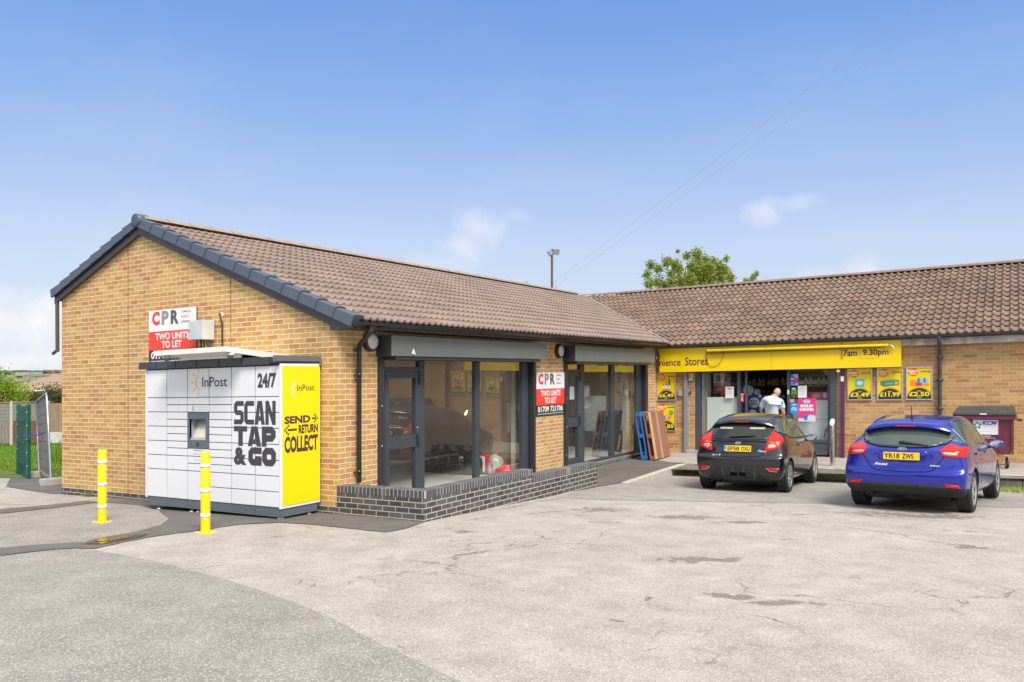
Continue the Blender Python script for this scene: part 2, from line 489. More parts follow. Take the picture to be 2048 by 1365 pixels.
# ---------------------------------------------------------------- ground
def asphalt(name, c1, c2, speck=(.75,.72,.68), cracks=0., stains=None, rough=.9, dark=(.075,.068,.06), grain=1.0, band=.0):
    m, t, b = nt(name)
    co = objco(t)
    big = noise(t, co, .35, 5, .6); mid = noise(t, co, 2.2, 6, .65)
    c = mixc(t, mrange(t, big, .3, .7), c1, c2)
    c = mixc(t, 1.0, c, mrange(t, mid, .3, .7, .80, 1.14), 'MULTIPLY')
    fine = noise(t, co, 130, 3, .75)
    c = mixc(t, 1.0, c, mrange(t, fine, .3, .7, 1-.24*grain, 1+.20*grain), 'MULTIPLY')
    vo = N(t, 'ShaderNodeTexVoronoi', ins={'Vector': co, 'Scale': 105.0})
    cellr = N(t, 'ShaderNodeSeparateXYZ', ins={0: vo.outputs['Color']}).outputs[0]
    c = mixc(t, mrange(t, cellr, .80, .9, 0, .34*grain), c, speck)
    c = mixc(t, mrange(t, cellr, .18, .06, 0, .34*grain), c, dark)
    med = noise(t, co, 14, 6, .7)
    c = mixc(t, mrange(t, med, .60, .78, 0, .45), c, tuple(x*.6 for x in c1))
    if cracks:
        wv = N(t, 'ShaderNodeTexNoise', ins={'Scale': 2.5, 'Detail': 5.0, 'Vector': co}).outputs['Color']
        dv = N(t, 'ShaderNodeVectorMath', op='MULTIPLY_ADD', ins={0: wv, 1: (.55,.55,.55), 2: co}).outputs[0]
        ve = N(t, 'ShaderNodeTexVoronoi', feature='DISTANCE_TO_EDGE', ins={'Vector': dv, 'Scale': .75}).outputs['Distance']
        ve2 = N(t, 'ShaderNodeTexVoronoi', feature='DISTANCE_TO_EDGE', ins={'Vector': dv, 'Scale': 2.6}).outputs['Distance']
        l1 = mrange(t, ve, .004, .014, 1, 0); l2 = mrange(t, ve2, .006, .03, 1, 0)
        zone = mrange(t, noise(t, co, .42, 3), .52, .62)
        zone2 = mrange(t, noise(t, co, .8, 3), .60, .66)
        k = math_(t, 'MAXIMUM', math_(t, 'MULTIPLY', l1, zone), math_(t, 'MULTIPLY', l2, zone2))
        k = math_(t, 'MULTIPLY', k, mrange(t, noise(t, co, 6, 4), .35, .6))
        c = mixc(t, math_(t, 'MULTIPLY', k, cracks), c, (.10,.085,.07))
    if stains:
        wz = N(t, 'ShaderNodeTexNoise', ins={'Scale': 3.5, 'Detail': 4.0, 'Vector': co}).outputs['Color']
        wz = N(t, 'ShaderNodeVectorMath', op='SUBTRACT', ins={0: wz, 1: (.5,.5,.5)}).outputs[0]
        warp = N(t, 'ShaderNodeVectorMath', op='MULTIPLY_ADD', ins={0: wz, 1: (.5,.35,0), 2: co}).outputs[0]
        tot = None
        for (x, y, rx, ry, a, st) in stains:
            mp = N(t, 'ShaderNodeMapping', vector_type='TEXTURE', ins={'Vector': warp, 'Location': (x, y, 0), 'Rotation': (0,0,a), 'Scale': (rx, ry, 50)})
            ln = N(t, 'ShaderNodeVectorMath', op='LENGTH', ins={0: mp.outputs[0]}).outputs['Value']
            f = mrange(t, ln, 1.25, .2, 0, st)
            tot = f if tot is None else math_(t, 'MAXIMUM', tot, f)
        br = noise(t, co, 7, 8, .72)
        k = math_(t, 'ADD', tot, math_(t, 'MULTIPLY', math_(t, 'SUBTRACT', br, .5), 2.2))
        k = math_(t, 'MULTIPLY', mrange(t, k, .42, .62), mrange(t, tot, 0, .15))
        k = math_(t, 'MULTIPLY', k, mrange(t, noise(t, co, 60, 3, .7), .35, .6, .35, .85))
        c = mixc(t, k, c, (.125,.10,.078))
    t.links.new(c, b.inputs['Base Color'])
    b.inputs['Roughness'].default_value = rough; b.inputs['Specular IOR Level'].default_value = .25
    h = math_(t, 'ADD', fine, math_(t, 'MULTIPLY', vo.outputs['Distance'], .6))
    bump(t, b, h, .35, .006)
    return m
STAINS = [(5.45,-.45,.62,.17,.6,.95),(6.13,-1.73,.26,.12,.55,.95),(6.5,-1.77,.38,.10,.45,1.0),(7.69,1.78,.24,.2,.2,.8),(7.45,1.95,.5,.04,-.3,.8),
  (3.2,-1.5,.14,.06,.5,.9),(5.61,-2.19,.10,.06,1.6,1.0),(5.63,-2.9,.08,.05,.2,.8),(4.26,2.3,.75,.35,.6,.8),(5.03,2.23,.5,.22,.6,.75),
  (2.44,-.36,.2,.13,.5,.8),(3.35,.24,.22,.06,.5,.85),(2.96,2.33,.6,.32,.7,.7),(.66,-1.73,.14,.06,.5,.9),(1.33,-1.09,.1,.06,.5,.9),(6.9,4.2,1.3,.5,.3,.75),
  (2.0,.7,.5,.07,1.25,.75),(2.4,1.6,.6,.1,1.2,.7),(8.3,-4.4,.4,.05,.5,.7),(7.8,-4.5,.3,.08,.6,.6),(7.6,3.0,.5,.06,.2,.7),(3.6,1.3,.5,.05,.4,.7),(5.9,1.2,.22,.03,.6,.8),
  (6.6,2.4,.9,.05,-.4,.7),(1.75,2.6,.12,2.6,0,.55),(1.9,5.6,.35,.15,.5,.7),(3.0,5.7,.5,.12,.2,.8)]
OLD = asphalt('tarmac_old', (.43,.395,.355), (.365,.335,.30), cracks=.7, stains=STAINS)
GREY = asphalt('tarmac_grey', (.30,.285,.255), (.26,.248,.222), cracks=0, grain=1.1)
MIDG = asphalt('tarmac_bay', (.335,.315,.285), (.28,.265,.24), cracks=.5, grain=.9)
DARKT = asphalt('tarmac_dark', (.155,.145,.135), (.13,.122,.114), speck=(.35,.33,.3), grain=.8)
PAVE = asphalt('paving_concrete', (.41,.385,.345), (.35,.33,.30), grain=.55, cracks=.3)

def sheet(name, poly, lift, mat, z=None, cell=.5, jag=0., seed=1):
    """thin surface following the ground, cut to a polygon in plan"""
    rnd = random.Random(seed)
    pts = []
    n = len(poly)
    for i in range(n):
        a, b_ = Vector(poly[i]), Vector(poly[(i+1)%n])
        k = max(1, int((b_-a).length/.12)) if jag else 1
        for j in range(k):
            p = a.lerp(b_, j/k)
            if jag and j: p += Vector((rnd.uniform(-jag, jag), rnd.uniform(-jag, jag)))
            pts.append(p)
    bm = bmesh.new()
    vs = [bm.verts.new((p.x, p.y, 0)) for p in pts]
    bm.faces.new(vs)
    bmesh.ops.triangulate(bm, faces=bm.faces[:], ngon_method='EAR_CLIP')
    xs = [p.x for p in pts]; ys = [p.y for p in pts]
    for ax, lo, hi in ((0, min(xs), max(xs)), (1, min(ys), max(ys))):
        c = lo+cell
        while c < hi:
            co = (c,0,0) if ax == 0 else (0,c,0); no = (1,0,0) if ax == 0 else (0,1,0)
            bmesh.ops.bisect_plane(bm, geom=bm.verts[:]+bm.edges[:]+bm.faces[:], plane_co=co, plane_no=no)
            c += cell
    m = M(); bm.verts.index_update()
    zz = (lambda x, y: g(x, y)) if z is None else z
    m.v = [Vector((v.co.x, v.co.y, zz(v.co.x, v.co.y)+lift)) for v in bm.verts]
    for f in bm.faces:
        ids = [v.index for v in f.verts]
        if f.normal.z < 0: ids.reverse()
        m.add([], []); m.f.append(ids); m.mi.append(0); m.uv.append(None); m.sm.append(True)
    bm.free()
    o = m.build(name, mat)
    # keep object coordinates = site coordinates for the textures
    loc = o.location.copy()
    for v in o.data.vertices: v.co += loc
    o.location = (0,0,0)
    return struct(o)

def axis(vals, lo, hi, step):
    a = []
    x = lo
    while x <= hi+1e-6: a.append(round(x, 3)); x += step
    return sorted(set([-vals[i] for i in range(len(vals))] + a + list(vals)))
gx = sorted(set([-900,-500,-300,-150,-90,-60,-45,-36,-30,-26,-22,-19] + [-16+.5*i for i in range(65)] + [18,22,30,45,80,150,300,600]))
gy = sorted(set([-600,-300,-150,-80,-50,-30,-22,-18] + [-14+.5*i for i in range(61)] + [18,21,25,30,40,60,90,150,300,600]))
m = M(); nx = len(gx)
for y in gy:
    for x in gx:
        xx = max(-40, min(40, x)); yy = max(-25, min(14.5, y))
        m.v.append(Vector((x, y, g(xx, yy))))
for j in range(len(gy)-1):
    for i in range(nx-1):
        m.f.append([j*nx+i, j*nx+i+1, (j+1)*nx+i+1, (j+1)*nx+i]); m.mi.append(0); m.uv.append(None); m.sm.append(True)
o = m.build('car_park', OLD); loc = o.location.copy()
for v in o.data.vertices: v.co += loc
o.location = (0,0,0); struct(o)

SEAM = [(-.72,-3.29),(-0.34,-3.27),(0.59,-3.32),(1.38,-3.44),(1.99,-3.53),(2.67,-3.66),(3.25,-3.82),(3.87,-4.02),(4.38,-4.22),(4.87,-4.4),(5.33,-4.55),(6.3,-5.1),(7.2,-6.2),(7.7,-8),(7.9,-13)]
sheet('access_road', SEAM + [(-6,-13),(-14,-8),(-14,-2.8),(-9,-1.6),(-5.3,-1.1),(-4.8,-.5),(-3.6,-.5),(-2.5,-1.0),(-1.9,-1.32),(-1.48,-1.71),(-1.2,-2.2),(-1.2,-2.7),(-1.0,-3.1)], .004, GREY, jag=.012, seed=3)
sheet('parking_bay', [(1.7,3.3),(2.44,3.42),(3.85,4.12),(5.48,5.09),(6.0,5.7),(6.6,6.4),(7.6,7.3),(9.2,7.9),(13,8.6),(13,9.7),(1.75,9.7),(1.6,6.2),(1.56,5.3)], .004, MIDG, jag=.035, seed=5)
DARKP = [(-5.34,-.02),(.0,-.02),(.0,.05),(1.5,.05),(1.545,-.03),(1.66,-.55),(1.62,-.88),(1.05,-.87),(.37,-.88),(-.12,-.94),(-.48,-1.28),(-.55,-1.84),(-.68,-2.36),(-.66,-2.81),(-.55,-3.2),(-.72,-3.3),(-1.0,-3.16),(-1.2,-2.85),(-1.22,-2.5),(-1.25,-2.2),(-1.5,-1.71),(-1.92,-1.31),(-2.5,-1.0),(-3.0,-.72),(-3.74,-.52),(-4.81,-.48)]
sheet('trench_patch', DARKP, .008, DARKT, jag=.012, seed=8)
sheet('trench_strip', [(-14,-4.0),(-9,-2.35),(-5.53,-1.72),(-5.32,-1.12),(-5.2,-.5),(-4.81,-.5),(-4.83,-1.2),(-4.92,-2.0),(-9,-2.8),(-14,-4.5)], .012, DARKT, jag=.012, seed=9)
sheet('trench_strip', [(-6,-5.4),(-2.9,-4.35),(-1.62,-3.68),(-1.4,-3.33),(-1.1,-3.02),(-.75,-3.26),(-.97,-3.55),(-1.11,-3.93),(-2.7,-4.8),(-6,-5.9)], .012, DARKT, jag=.012, seed=11)
sheet('side_path', [(-9.4,.3),(-8.44,-.3),(-7.0,-.05),(-5.3,-.03),(-5.32,-1.07),(-5.53,-1.70),(-9,-2.33),(-14,-3.95),(-14,1.2),(-10.6,.7)], .004, PAVE, jag=.02, seed=12)
sheet('side_path', [(-9.4,.3),(-7.0,-.04),(-6.9,2.2),(-12.5,4.0),(-13.6,2.6),(-11,1.5)], .008, DARKT, jag=.02, seed=14)

m_, t_, b_ = nt('wet_tarmac')
b_.inputs['Base Color'].default_value = (.05,.042,.034,1); b_.inputs['Roughness'].default_value = .05
t_.links.new(mrange(t_, noise(t_, objco(t_), 9, 5, .6), .45, .6, .04, .5), b_.inputs['Roughness'])
WET = m_
PUD = [(-.93,-3.12),(-1.1,-2.85),(-1.07,-2.55),(-.92,-2.3),(-.8,-2.45),(-.75,-2.75),(-.72,-3.02)]
sheet('puddle', PUD, .016, WET, jag=.03, seed=21)
m_, t_, b_ = nt('water_film')
b_.inputs['Base Color'].default_value = (.055,.045,.035,1); b_.inputs['Roughness'].default_value = .03
WATER = m_
sheet('puddle_water', [(-.95,-3.02),(-1.03,-2.8),(-1.0,-2.58),(-.9,-2.45),(-.84,-2.6),(-.82,-2.85)], .020, WATER, jag=.015, seed=22)

# raised pavement in front of the store, kerbs, dark path beside unit two
pz = lambda x, y: -.205 + .012*(y-9.9)
sheet('pavement', [(1.66,9.9),(13,9.9),(13,12.04),(-.6,12.04),(.02,10.2),(1.0,9.4),(1.5,8.6),(1.62,9.2)], .0, PAVE, z=pz)
def RAMP(y):
    if y <= 6.3: return g(1.57, y)
    a = g(1.57, 6.3)
    return a+(-.21-a)*min(1,(y-6.3)/2.6)
sheet('path_ramp', [(1.54,5.2),(1.55,6.3),(1.56,9.45),(.9,10.1),(-.28,10.6),(-.28,5.2)], .012, DARKT, z=lambda x, y: RAMP(y), jag=.0)
def kerb(x0, x1, y0, y1, zt, zb, name='kerb', parts=1):
    m = M(); 
    L = x1-x0
    n = max(1, round(L/.92))
    for i in range(n):
        a = x0+L*i/n+.004; b = x0+L*(i+1)/n-.004
        m.box(a, b, y0, y1, zb, zt)
    return struct(m.build(name, KERB, bevel=.02))
kerb(1.68, 12.9, 9.78, 9.9, -.20, -.6)
kerb(1.69, 12.9, 9.50, 9.775, -.275, -.6)
m = M()
for i in range(4):
    y0 = 6.25+i*.82
    y1 = y0+.812
    a, b = RAMP(y0)+.022, RAMP(y1)+.022
    m.add([(1.55,y0,-.6),(1.68,y0,-.6),(1.68,y1,-.6),(1.55,y1,-.6),(1.55,y0,a),(1.68,y0,a-.008),(1.68,y1,b-.008),(1.55,y1,b)],
          [(0,3,2,1),(4,5,6,7),(0,1,5,4),(1,2,6,5),(2,3,7,6),(3,0,4,7)])
struct(m.build('kerb', KERB, bevel=.015))
# access cover in the pavement
m = M(); m.box(1.05,1.55,9.55,9.82,-.207,-.199); 
mh = m.build('access_cover', plain('cast_iron', (.10,.095,.09), .6, .3, var=.2, dirt=.3)); tag(mh, 'dark flat access cover set in the pavement in front of the leaning pallets', 'access cover')
# ---------------------------------------------------------------- roof tiles
def tiles(m, O, e, u, n, L, nc, gauge, pitch, prof, mi=0, thick=.040):
    O, e, u, n = Vector(O), Vector(e).normalized(), Vector(u).normalized(), Vector(n).normalized()
    if e.cross(u).dot(n) < 0: flip = True
    else: flip = False
    xs = []
    k = 0
    while k*pitch < L:
        for t, h in prof:
            x = (k+t)*pitch
            if x <= L: xs.append((x, h))
        k += 1
    nX = len(xs)
    for c in range(nc):
        rnd = random.Random(c*17+3)
        sh = (.5*pitch*2 if False else 0)
        rows = []
        for (d, base) in ((0, thick-.012), (0, thick), (gauge+.03, .002)):
            rows.append((d, base))
        vs = []
        jit = [rnd.uniform(-.004, .004) for _ in range(nX)]
        for ri, (d, base) in enumerate(rows):
            for i, (x, h) in enumerate(xs):
                hh = (h+base) if ri else base-.012+h*.55
                vs.append(O + e*x + u*(c*gauge+d+ (jit[i//8*8] if ri < 2 else 0)) + n*hh)
        fs = []; uv = []
        for ri in range(2):
            for i in range(nX-1):
                q = (ri*nX+i, ri*nX+i+1, (ri+1)*nX+i+1, (ri+1)*nX+i)
                U = [(xs[i][0], c+.2), (xs[i+1][0], c+.2), (xs[i+1][0], c+.8), (xs[i][0], c+.8)]
                if flip: q = q[::-1]; U = U[::-1]
                fs.append(q); uv.append(U)
        m.add(vs, fs, mi, uv, smooth=False)
def sinprof(wd, h, n=6, pan=2):
    p = [(wd*i/n, h*math.sin(PI*i/n)**.8 if 0 < i < n else 0) for i in range(n+1)]
    p += [(wd+(1-wd)*(j+1)/(pan+1), .0) for j in range(pan)]
    return p

# ---------------------------------------------------------------- wing with the gable (two empty units)
RX, RZ, SL = -4.45, 4.595, .40          # ridge line and pitch
def rz(x): return RZ - SL*abs(x-RX)
EX = .37                                 # eaves
bld = thing('shop_building', 'single storey yellow brick building with a gable end and two empty glazed shop units', 'building', (-3.4, 6, -.1))
BX0, BX1, BY1 = -6.865, 0.0, 12.04
# gable wall with movement joints
m = M()
def gable_poly(x0, x1, zb):
    p = [(x0,0,zb),(x1,0,zb),(x1,0,rz(x1)-.03)]
    if x0 < RX < x1: p.append((RX,0,RZ-.03))
    p.append((x0,0,rz(x0)-.03))
    return p
for a, b_, zb in ((BX0,-4.866,0.0),(-4.842,-2.239,.0),(-2.215,0,.075)):
    m.prism(gable_poly(a, b_, zb), (0,.30,0))
m.build('gable_wall', BRICK, bld)
m = M()
for x in (-4.854,-2.227): m.box(x-.012, x+.012, .010, .2, -.3, rz(x)-.04)
m.build('movement_joint', plain('sealant_brown', (.085,.05,.035), .8), bld)
m = M()
m.prism([(BX0,0,-.4),(-4.862,0,-.4),(-4.862,0,-.0),(BX0,0,-.0)], (0,.30,0))
m.prism([(-4.846,0,-.4),(-2.235,0,-.4),(-2.235,0,-.0),(-4.846,0,-.0)], (0,.30,0))
m.prism([(-2.219,0,-.4),(0,0,-.4),(0,0,.075),(-2.219,0,.075)], (0,.30,0))
m.build('plinth_course', BRICK_B, bld)
# facade walls (X = 0)
m = M()
T = -.30
def fw(y0, y1, z0, z1): m.box(T, 0, y0, y1, z0, z1)
fw(.302,.85,.075,2.62); fw(5.50,6.208,-.10,2.62); fw(6.222,6.76,-.10,2.62); fw(11.30,12.03,-.10,2.62)
fw(.852,5.498,2.22,2.62); fw(6.762,11.298,2.20,2.62)
m.build('front_wall', BRICK, bld)
m = M(); m.box(T,-.002,.302,.85,-.3,.075); m.box(T,-.002,5.5,6.76,-.35,-.10); m.box(T,-.002,11.3,12.03,-.4,-.10); m.box(-.22,-.004,6.95,11.298,-.4,-.125)
m.build('plinth_course', BRICK_B, bld)
m = M(); m.box(-.06,-.012,6.20,6.23,-.1,2.6)
m.build('movement_joint', FRAME_D, bld)
# back and left walls, internal partitions, floor, ceiling
m = M(); m.box(BX0, BX0+.3, .302, 16, -.4, .7); m.box(BX0, BX0+.3, .302, 16, 2.3, 3.56)
for y0, y1 in ((.302,.8),(5.2,6.2),(11.5,16)): m.box(BX0, BX0+.3, y0, y1, .701, 2.299)
m.build('rear_wall', BRICK, bld)
m = M()
for y0, y1 in ((.8,5.2),(6.2,11.5)): m.quad((BX0+.15,y0,.7),(BX0+.15,y1,.7),(BX0+.15,y1,2.3),(BX0+.15,y0,2.3))  # unseen rear openings, added to let sky light into the units
m.build('window_pane', PANE, bld)
m = M()
m.box(-6.5,-.302, 5.52,5.66,-.3,2.6)
m.box(-6.5,-.302, 11.95,12.03,-.3,2.6); 
m.box(-6.4,-.302,.304,.36,-.3,2.6); m.box(-6.4,-.302,5.662,5.72,-.3,2.6)
m.build('inner_wall', PLASTER, bld)
m = M(); m.box(-.40,-.302,5.30,5.518,-.05,2.5); m.box(-.42,-.302,10.75,11.9,-.1,2.5); m.box(-.36,-.302,.37,.9,-.05,2.5)
m.build('window_return', PLASTER2, bld)
m = M(); m.box(-6.5,-.03,.36,5.52,-.2,-.045); m.build('floor_slab', SCREED, bld)
m = M(); m.box(-6.5,-.03,5.7,11.95,-.3,-.11); m.build('floor_slab', SCREED, bld)
m = M(); m.box(-6.5,-.302,.304,12.0,2.45,2.5); m.build('ceiling', CEIL, bld)
# roof
m = M()
Lr = 16.4
cs = math.sqrt(1+SL*SL)
uR = Vector((-1,0,SL)).normalized(); nR = Vector((SL,0,1)).normalized()
gl = (EX-RX)*cs
P1 = [(0,0),(.06,.012),(.16,.028),(.28,.034),(.40,.028),(.50,.012),(.56,0),(.78,.004)]
nc = 15
tiles(m, (EX,.06,rz(EX)), (0,1,0), uR, nR, Lr, nc, gl/nc, .152, P1)
uL = Vector((1,0,SL)).normalized(); nL = Vector((-SL,0,1)).normalized()
gl2 = (RX+7.0)*cs
m2 = M(); m2.add([(-7.0,-.1,rz(-7.0)+.03),(RX,-.1,RZ+.03),(RX,16.5,RZ+.03),(-7.0,16.5,rz(-7.0)+.03)], [(0,1,2,3)])
m2.add([(-7.0,-.1,rz(-7.0)-.02),(RX,-.1,RZ-.02),(RX,16.5,RZ-.02),(-7.0,16.5,rz(-7.0)-.02)], [(3,2,1,0)])
m2.add([(EX-.02,0.0,rz(EX)-.012),(RX,0.0,RZ-.012),(RX,16.5,RZ-.012),(EX-.02,16.5,rz(EX)-.012)], [(0,1,2,3)])
m.merge(m2)
roof = m.build('roof', TILE1, bld)
# ridge tiles
m = M()
for i in range(36):
    y0 = -.02+i*.455
    if y0 > 16.2: break
    v = []
    for yy, rr in ((y0,.125),(y0+.452,.119)):
        for k in range(9):
            a = PI*(.12+.76*k/8)
            v.append((RX+rr*1.05*math.cos(a), yy, RZ-.012+rr*math.sin(a)*.95+.02))
    m.add(v, [(k,k+1,9+k+1,9+k) for k in range(8)][::1], smooth=True)
    m.add([v[0:9][k] for k in range(9)], [tuple(range(9))])
m.build('ridge_tile', RIDGE1, roof)
# dry verge caps up both rakes, end cap, barge boards
m = M()
def verge(x0, sgn, n, glen):
    ux = Vector((-sgn, 0, SL)).normalized(); nn = Vector((sgn*SL, 0, 1)).normalized()
    for i in range(n):
        a = Vector((x0, 0, rz(x0))) + ux*(i*glen-.0); L = glen+.03
        lo = .018
        pts = []
        for d, lift in ((0, .022), (L, .0)):
            q = a+ux*d
            pts.append([q + nn*(.066+lift) + Vector((0,.10,0)), q + nn*(.074+lift) + Vector((0,-.06,0)), q + nn*(.06+lift) + Vector((0,-.105-lift*.5,0)), q + nn*(-.078+lift*.3) + Vector((0,-.12-lift*.6,0)), q+nn*(-.078)+Vector((0,-.10,0))])
        v = pts[0]+pts[1]
        fs = [(k,k+1,6+k,5+k) for k in range(4)]
        if sgn < 0: fs = [f[::-1] for f in fs]
        m.add(v, fs); m.add(pts[0], [(0,1,2,3,4)])
verge(EX+.02, 1, 14, (EX+.02-RX)*cs/14-.004)
verge(-7.02, -1, 8, (RX+7.02)*cs/8-.008)
m.lathe([(0,-.15),(.085,-.148),(.108,-.138),(.112,-.06),(.112,.05)], (RX, 0, RZ+.025), (0,1,0), 20)
m.build('verge_cap', SLATEBLUE, roof)
m = M()
def strip(pts, y0, y1):
    n = len(pts); m.prism([(p[0], y0, p[1]) for p in pts], (0, y1-y0, 0))
strip([(RX,RZ-.06),(RX,RZ-.21),(-.07,rz(-.07)-.21),(-.06,2.555),(.36,2.565),(.36,rz(.36)-.06)], -.075, -.035)
strip([(RX,RZ-.06),(-6.98,rz(-6.98)-.06),(-6.98,rz(-6.98)-.20),(RX,RZ-.21)], -.075, -.035)
m.box(-.06,.355,-.034,0,2.556,2.585)
m.build('barge_board', FASCIA, roof)
m = M(); m.box(.33,.355,-.03,11.72,2.565,rz(EX)-.03); m.box(.002,.33,.004,11.72,2.572,2.60)
m.build('fascia', SOFFIT, roof)
m = M(); m.box(-7.0,-6.97,-.03,16,3.44,3.60); m.box(-6.97,-6.866,.0,16,3.45,3.47); m.build('fascia', FASCIA, roof)
# gutter
def halfround(m, x, y0, y1, z, r, sx=1, along='y'):
    prof = [(-r*1.0, .0), (-r*.98, -.35*r), (-r*.75,-.8*r), (-.3*r,-r), (.3*r,-r), (r*.75,-.8*r), (r*.98,-.35*r), (r,0), (r*.9,.0), (r*.65,-.65*r),(0,-.85*r),(-.65*r,-.65*r),(-.9*r,0)]
    pts = []
    for t in (y0, y1):
        for (a, b_) in prof:
            pts.append((x+a, t, z+b_) if along == 'y' else (t, x+a, z+b_))
    n = len(prof)
    fs = [(k,(k+1)%n,n+(k+1)%n,n+k) for k in range(n)]
    fs += [tuple(range(n))[::-1], tuple(range(n,2*n))]
    m.add(pts, fs, smooth=False)
m = M(); GX, GZ = .425, 2.662
halfround(m, GX, -.10, 11.66, GZ, .062)
k = .3
while k < 11.6:
    halfround(m, GX, k, k+.03, GZ+.004, .068); k += .52
halfround(m, GX, .14, .30, GZ+.004, .071)
m.build('gutter', GUTTER, bld)
m = M(); halfround(m, -7.06, -.05, 16, 3.60, .06); m.build('gutter', GUTTER, bld)
m = M()
pa = [(GX,.22,2.62),(GX,.22,2.545),(GX-.03,.235,2.51),(.11,.36,2.375),(.075,.37,2.33),(.07,.372,.38)]
m.tube(pa, .036, 14)
for y, z in ((0,2.30),(0,1.02+.9),(0,.62)): pass
for z in (2.29, 1.93, .53): m.lathe([(.036,-.03),(.041,-.03),(.041,.03),(.036,.03)], (.07,.372,z), (0,0,1), 14); m.box(0,.07,.325,.345,z-.008,z+.008)
m.lathe([(.044,-.05),(.044,.05)], (GX,.22,2.57), (0,0,1), 14)
m.build('downpipe', GUTTER, bld)
m = M(); m.tube([(-6.93,-.05,3.50),(-6.93,-.045,2.50)], .034, 12); m.tube([(-6.95,-.05,2.52),(-7.07,-.05,2.47)], .03, 10); m.tube([(-7.0,-.02,3.52),(-7.0,-.02,2.5)], .018, 8)
m.build('downpipe', SOFFIT, bld)
# bulkhead lamps
def bulkhead(y, z):
    a = M(); a.lathe([(.01,0),(.15,0),(.15,.05),(.142,.075),(.118,.082),(.112,.07)], (0,y,z), (1,0,0), 32)
    o = a.build('wall_lamp', BLACKP, bld)
    a = M(); a.lathe([(.118,.068),(.112,.086),(.06,.098),(0,.10)], (0,y,z), (1,0,0), 32); a.build('lamp_lens', LAMPD, o)
bulkhead(.665, 2.42); bulkhead(6.517, 2.392)
# roller shutter boxes
def shutterbox(y0, y1, z0, z1):
    a = M(); a.box(.003,.30,y0,y1,z0,z1)
    o = a.build('shutter_box', BOXM, bld, bevel=.004)
    o.data.materials.append(FRAME_D)
    for p in o.data.polygons:
        if abs(p.normal.y) > .9: p.material_index = 1
    a = M()
    for yy in (y0+.02, y1-.02):
        for zz in (z0+.02, z1-.02): a.lathe([(.006,0),(.006,.004),(0,.004)], (.30,yy,zz), (1,0,0), 8)
    a.build('rivet', SILVER, o)
    a = M(); a.box(.02,.28,y0+.12,y1-.2,z0-.05,z0-.002); a.build('shutter_slat', FRAME_D, o)
    return o
sb = shutterbox(.818, 5.49, 2.20, 2.505)
m = M()
for i, (a_, b__) in enumerate((((.30,1.315,2.30),(.30,1.34,2.235)),((.30,1.325,2.31),(.30,1.37,2.225)),((.30,1.31,2.27),(.30,1.30,2.24)))):
    m.tube([Vector(a_)+Vector((.003,0,0)), Vector(b__)+Vector((.003,0,0))], .011, 6)
m.build('paint_scar', WHITE, sb)
shutterbox(6.72, 11.15, 2.172, 2.50)
# shopfronts
def shopfront(yg0, yp0, yd0, yd1, ym1, w1a, w1b, yr0, yr1, yg1, zb, zdoor, zmid0, zmid1, zt0, zt1, zdr, zh, guide1):
    fr = M(); X0, X1 = -.135, -.055
    bx = lambda y0, y1, z0, z1, xa=X0, xb=X1: fr.box(xa, xb, y0, y1, z0, z1)
    bx(yp0, yd0, zb, zh)            # hinge post
    bx(yd1+.004, ym1, zb, zh)       # mullion beside door
    bx(w1a, w1b, zb, zh)
    bx(yr0, yr1, zb, zh)
    for a, b_ in ((yd0, yd1+.004), (ym1, w1a), (w1b, yr0)): bx(a, b_, zh-.05, zh-.001, X0+.004, X1-.004)
    bx(yd0, yd1+.004, zt0, zt1, X0+.006, X1-.004)
    for a, b_ in ((ym1, w1a), (w1b, yr0)): bx(a, b_, zb, zb+.06, X0+.004, X1-.004)
    sf = fr.build('shopfront_frame', FRAME, bld, bevel=.004)
    gd = M(); gd.box(-.05,.055, yg0, yp0-.002, zb, zh+.05); gd.box(-.05,.055, guide1, yg1, zb, zh+.05)
    if guide1 > yr1+.005: gd.box(-.13,-.06, yr1+.002, yg1, zb, zh)
    gd.build('shutter_guide', FRAME_D, bld, bevel=.003)
    sc_ = M()
    for zz in (zb+.3, zb+.9, zb+1.5): sc_.lathe([(.012,0),(.01,.004),(0,.005)], (.055,(yg0+yp0)/2,zz), (1,0,0), 8)
    sc_.build('guide_screw', SILVER, bld)
    gp = M()
    for a, b_, z0, z1 in ((ym1,w1a,zb+.06,zh-.05),(w1b,yr0,zb+.06,zh-.05),(yd0,yd1,zt1,zh-.05)):
        gp.quad((-.095,a,z0),(-.095,b_,z0),(-.095,b_,z1),(-.095,a,z1))
    gp.build('window_pane', PANE, sf)
    d = M(); xa, xb = -.13, -.05; st = .095
    d.box(xa,xb,yd0+.004,yd0+st,zdoor,zt0-.006); d.box(xa,xb,yd1-st,yd1-.0,zdoor,zt0-.006)
    for z0, z1 in ((zdoor,zdoor+.12),(zmid0,zmid1),(zdr,zt0-.006)): d.box(xa+.003,xb-.003,yd0+st,yd1-st,z0,z1)
    do = d.build('door', FRAME, bld, bevel=.004)
    h = M(); h.box(-.05,-.018,yd1-.075,yd1-.03,zmid0+.02,zmid1+.02); h.build('push_handle', FRAME_D, do, bevel=.004)
    h = M(); h.lathe([(.012,0),(.012,.006),(0,.006)], (-.05,yd1-.05,zmid1+.12), (1,0,0), 10); h.build('lock', SILVER, do)
    h = M(); h.box(-.05,-.03,yd1-.02,yd1+.02,zdr-.1,zdr+.1); h.build('hinge', FRAME_D, do)
    h = M()
    for z0, z1 in ((zdoor+.12,zmid0),(zmid1,zdr)): h.quad((-.09,yd0+st,z0),(-.09,yd1-st,z0),(-.09,yd1-st,z1),(-.09,yd0+st,z1))
    h.build('door_pane', PANE, do)
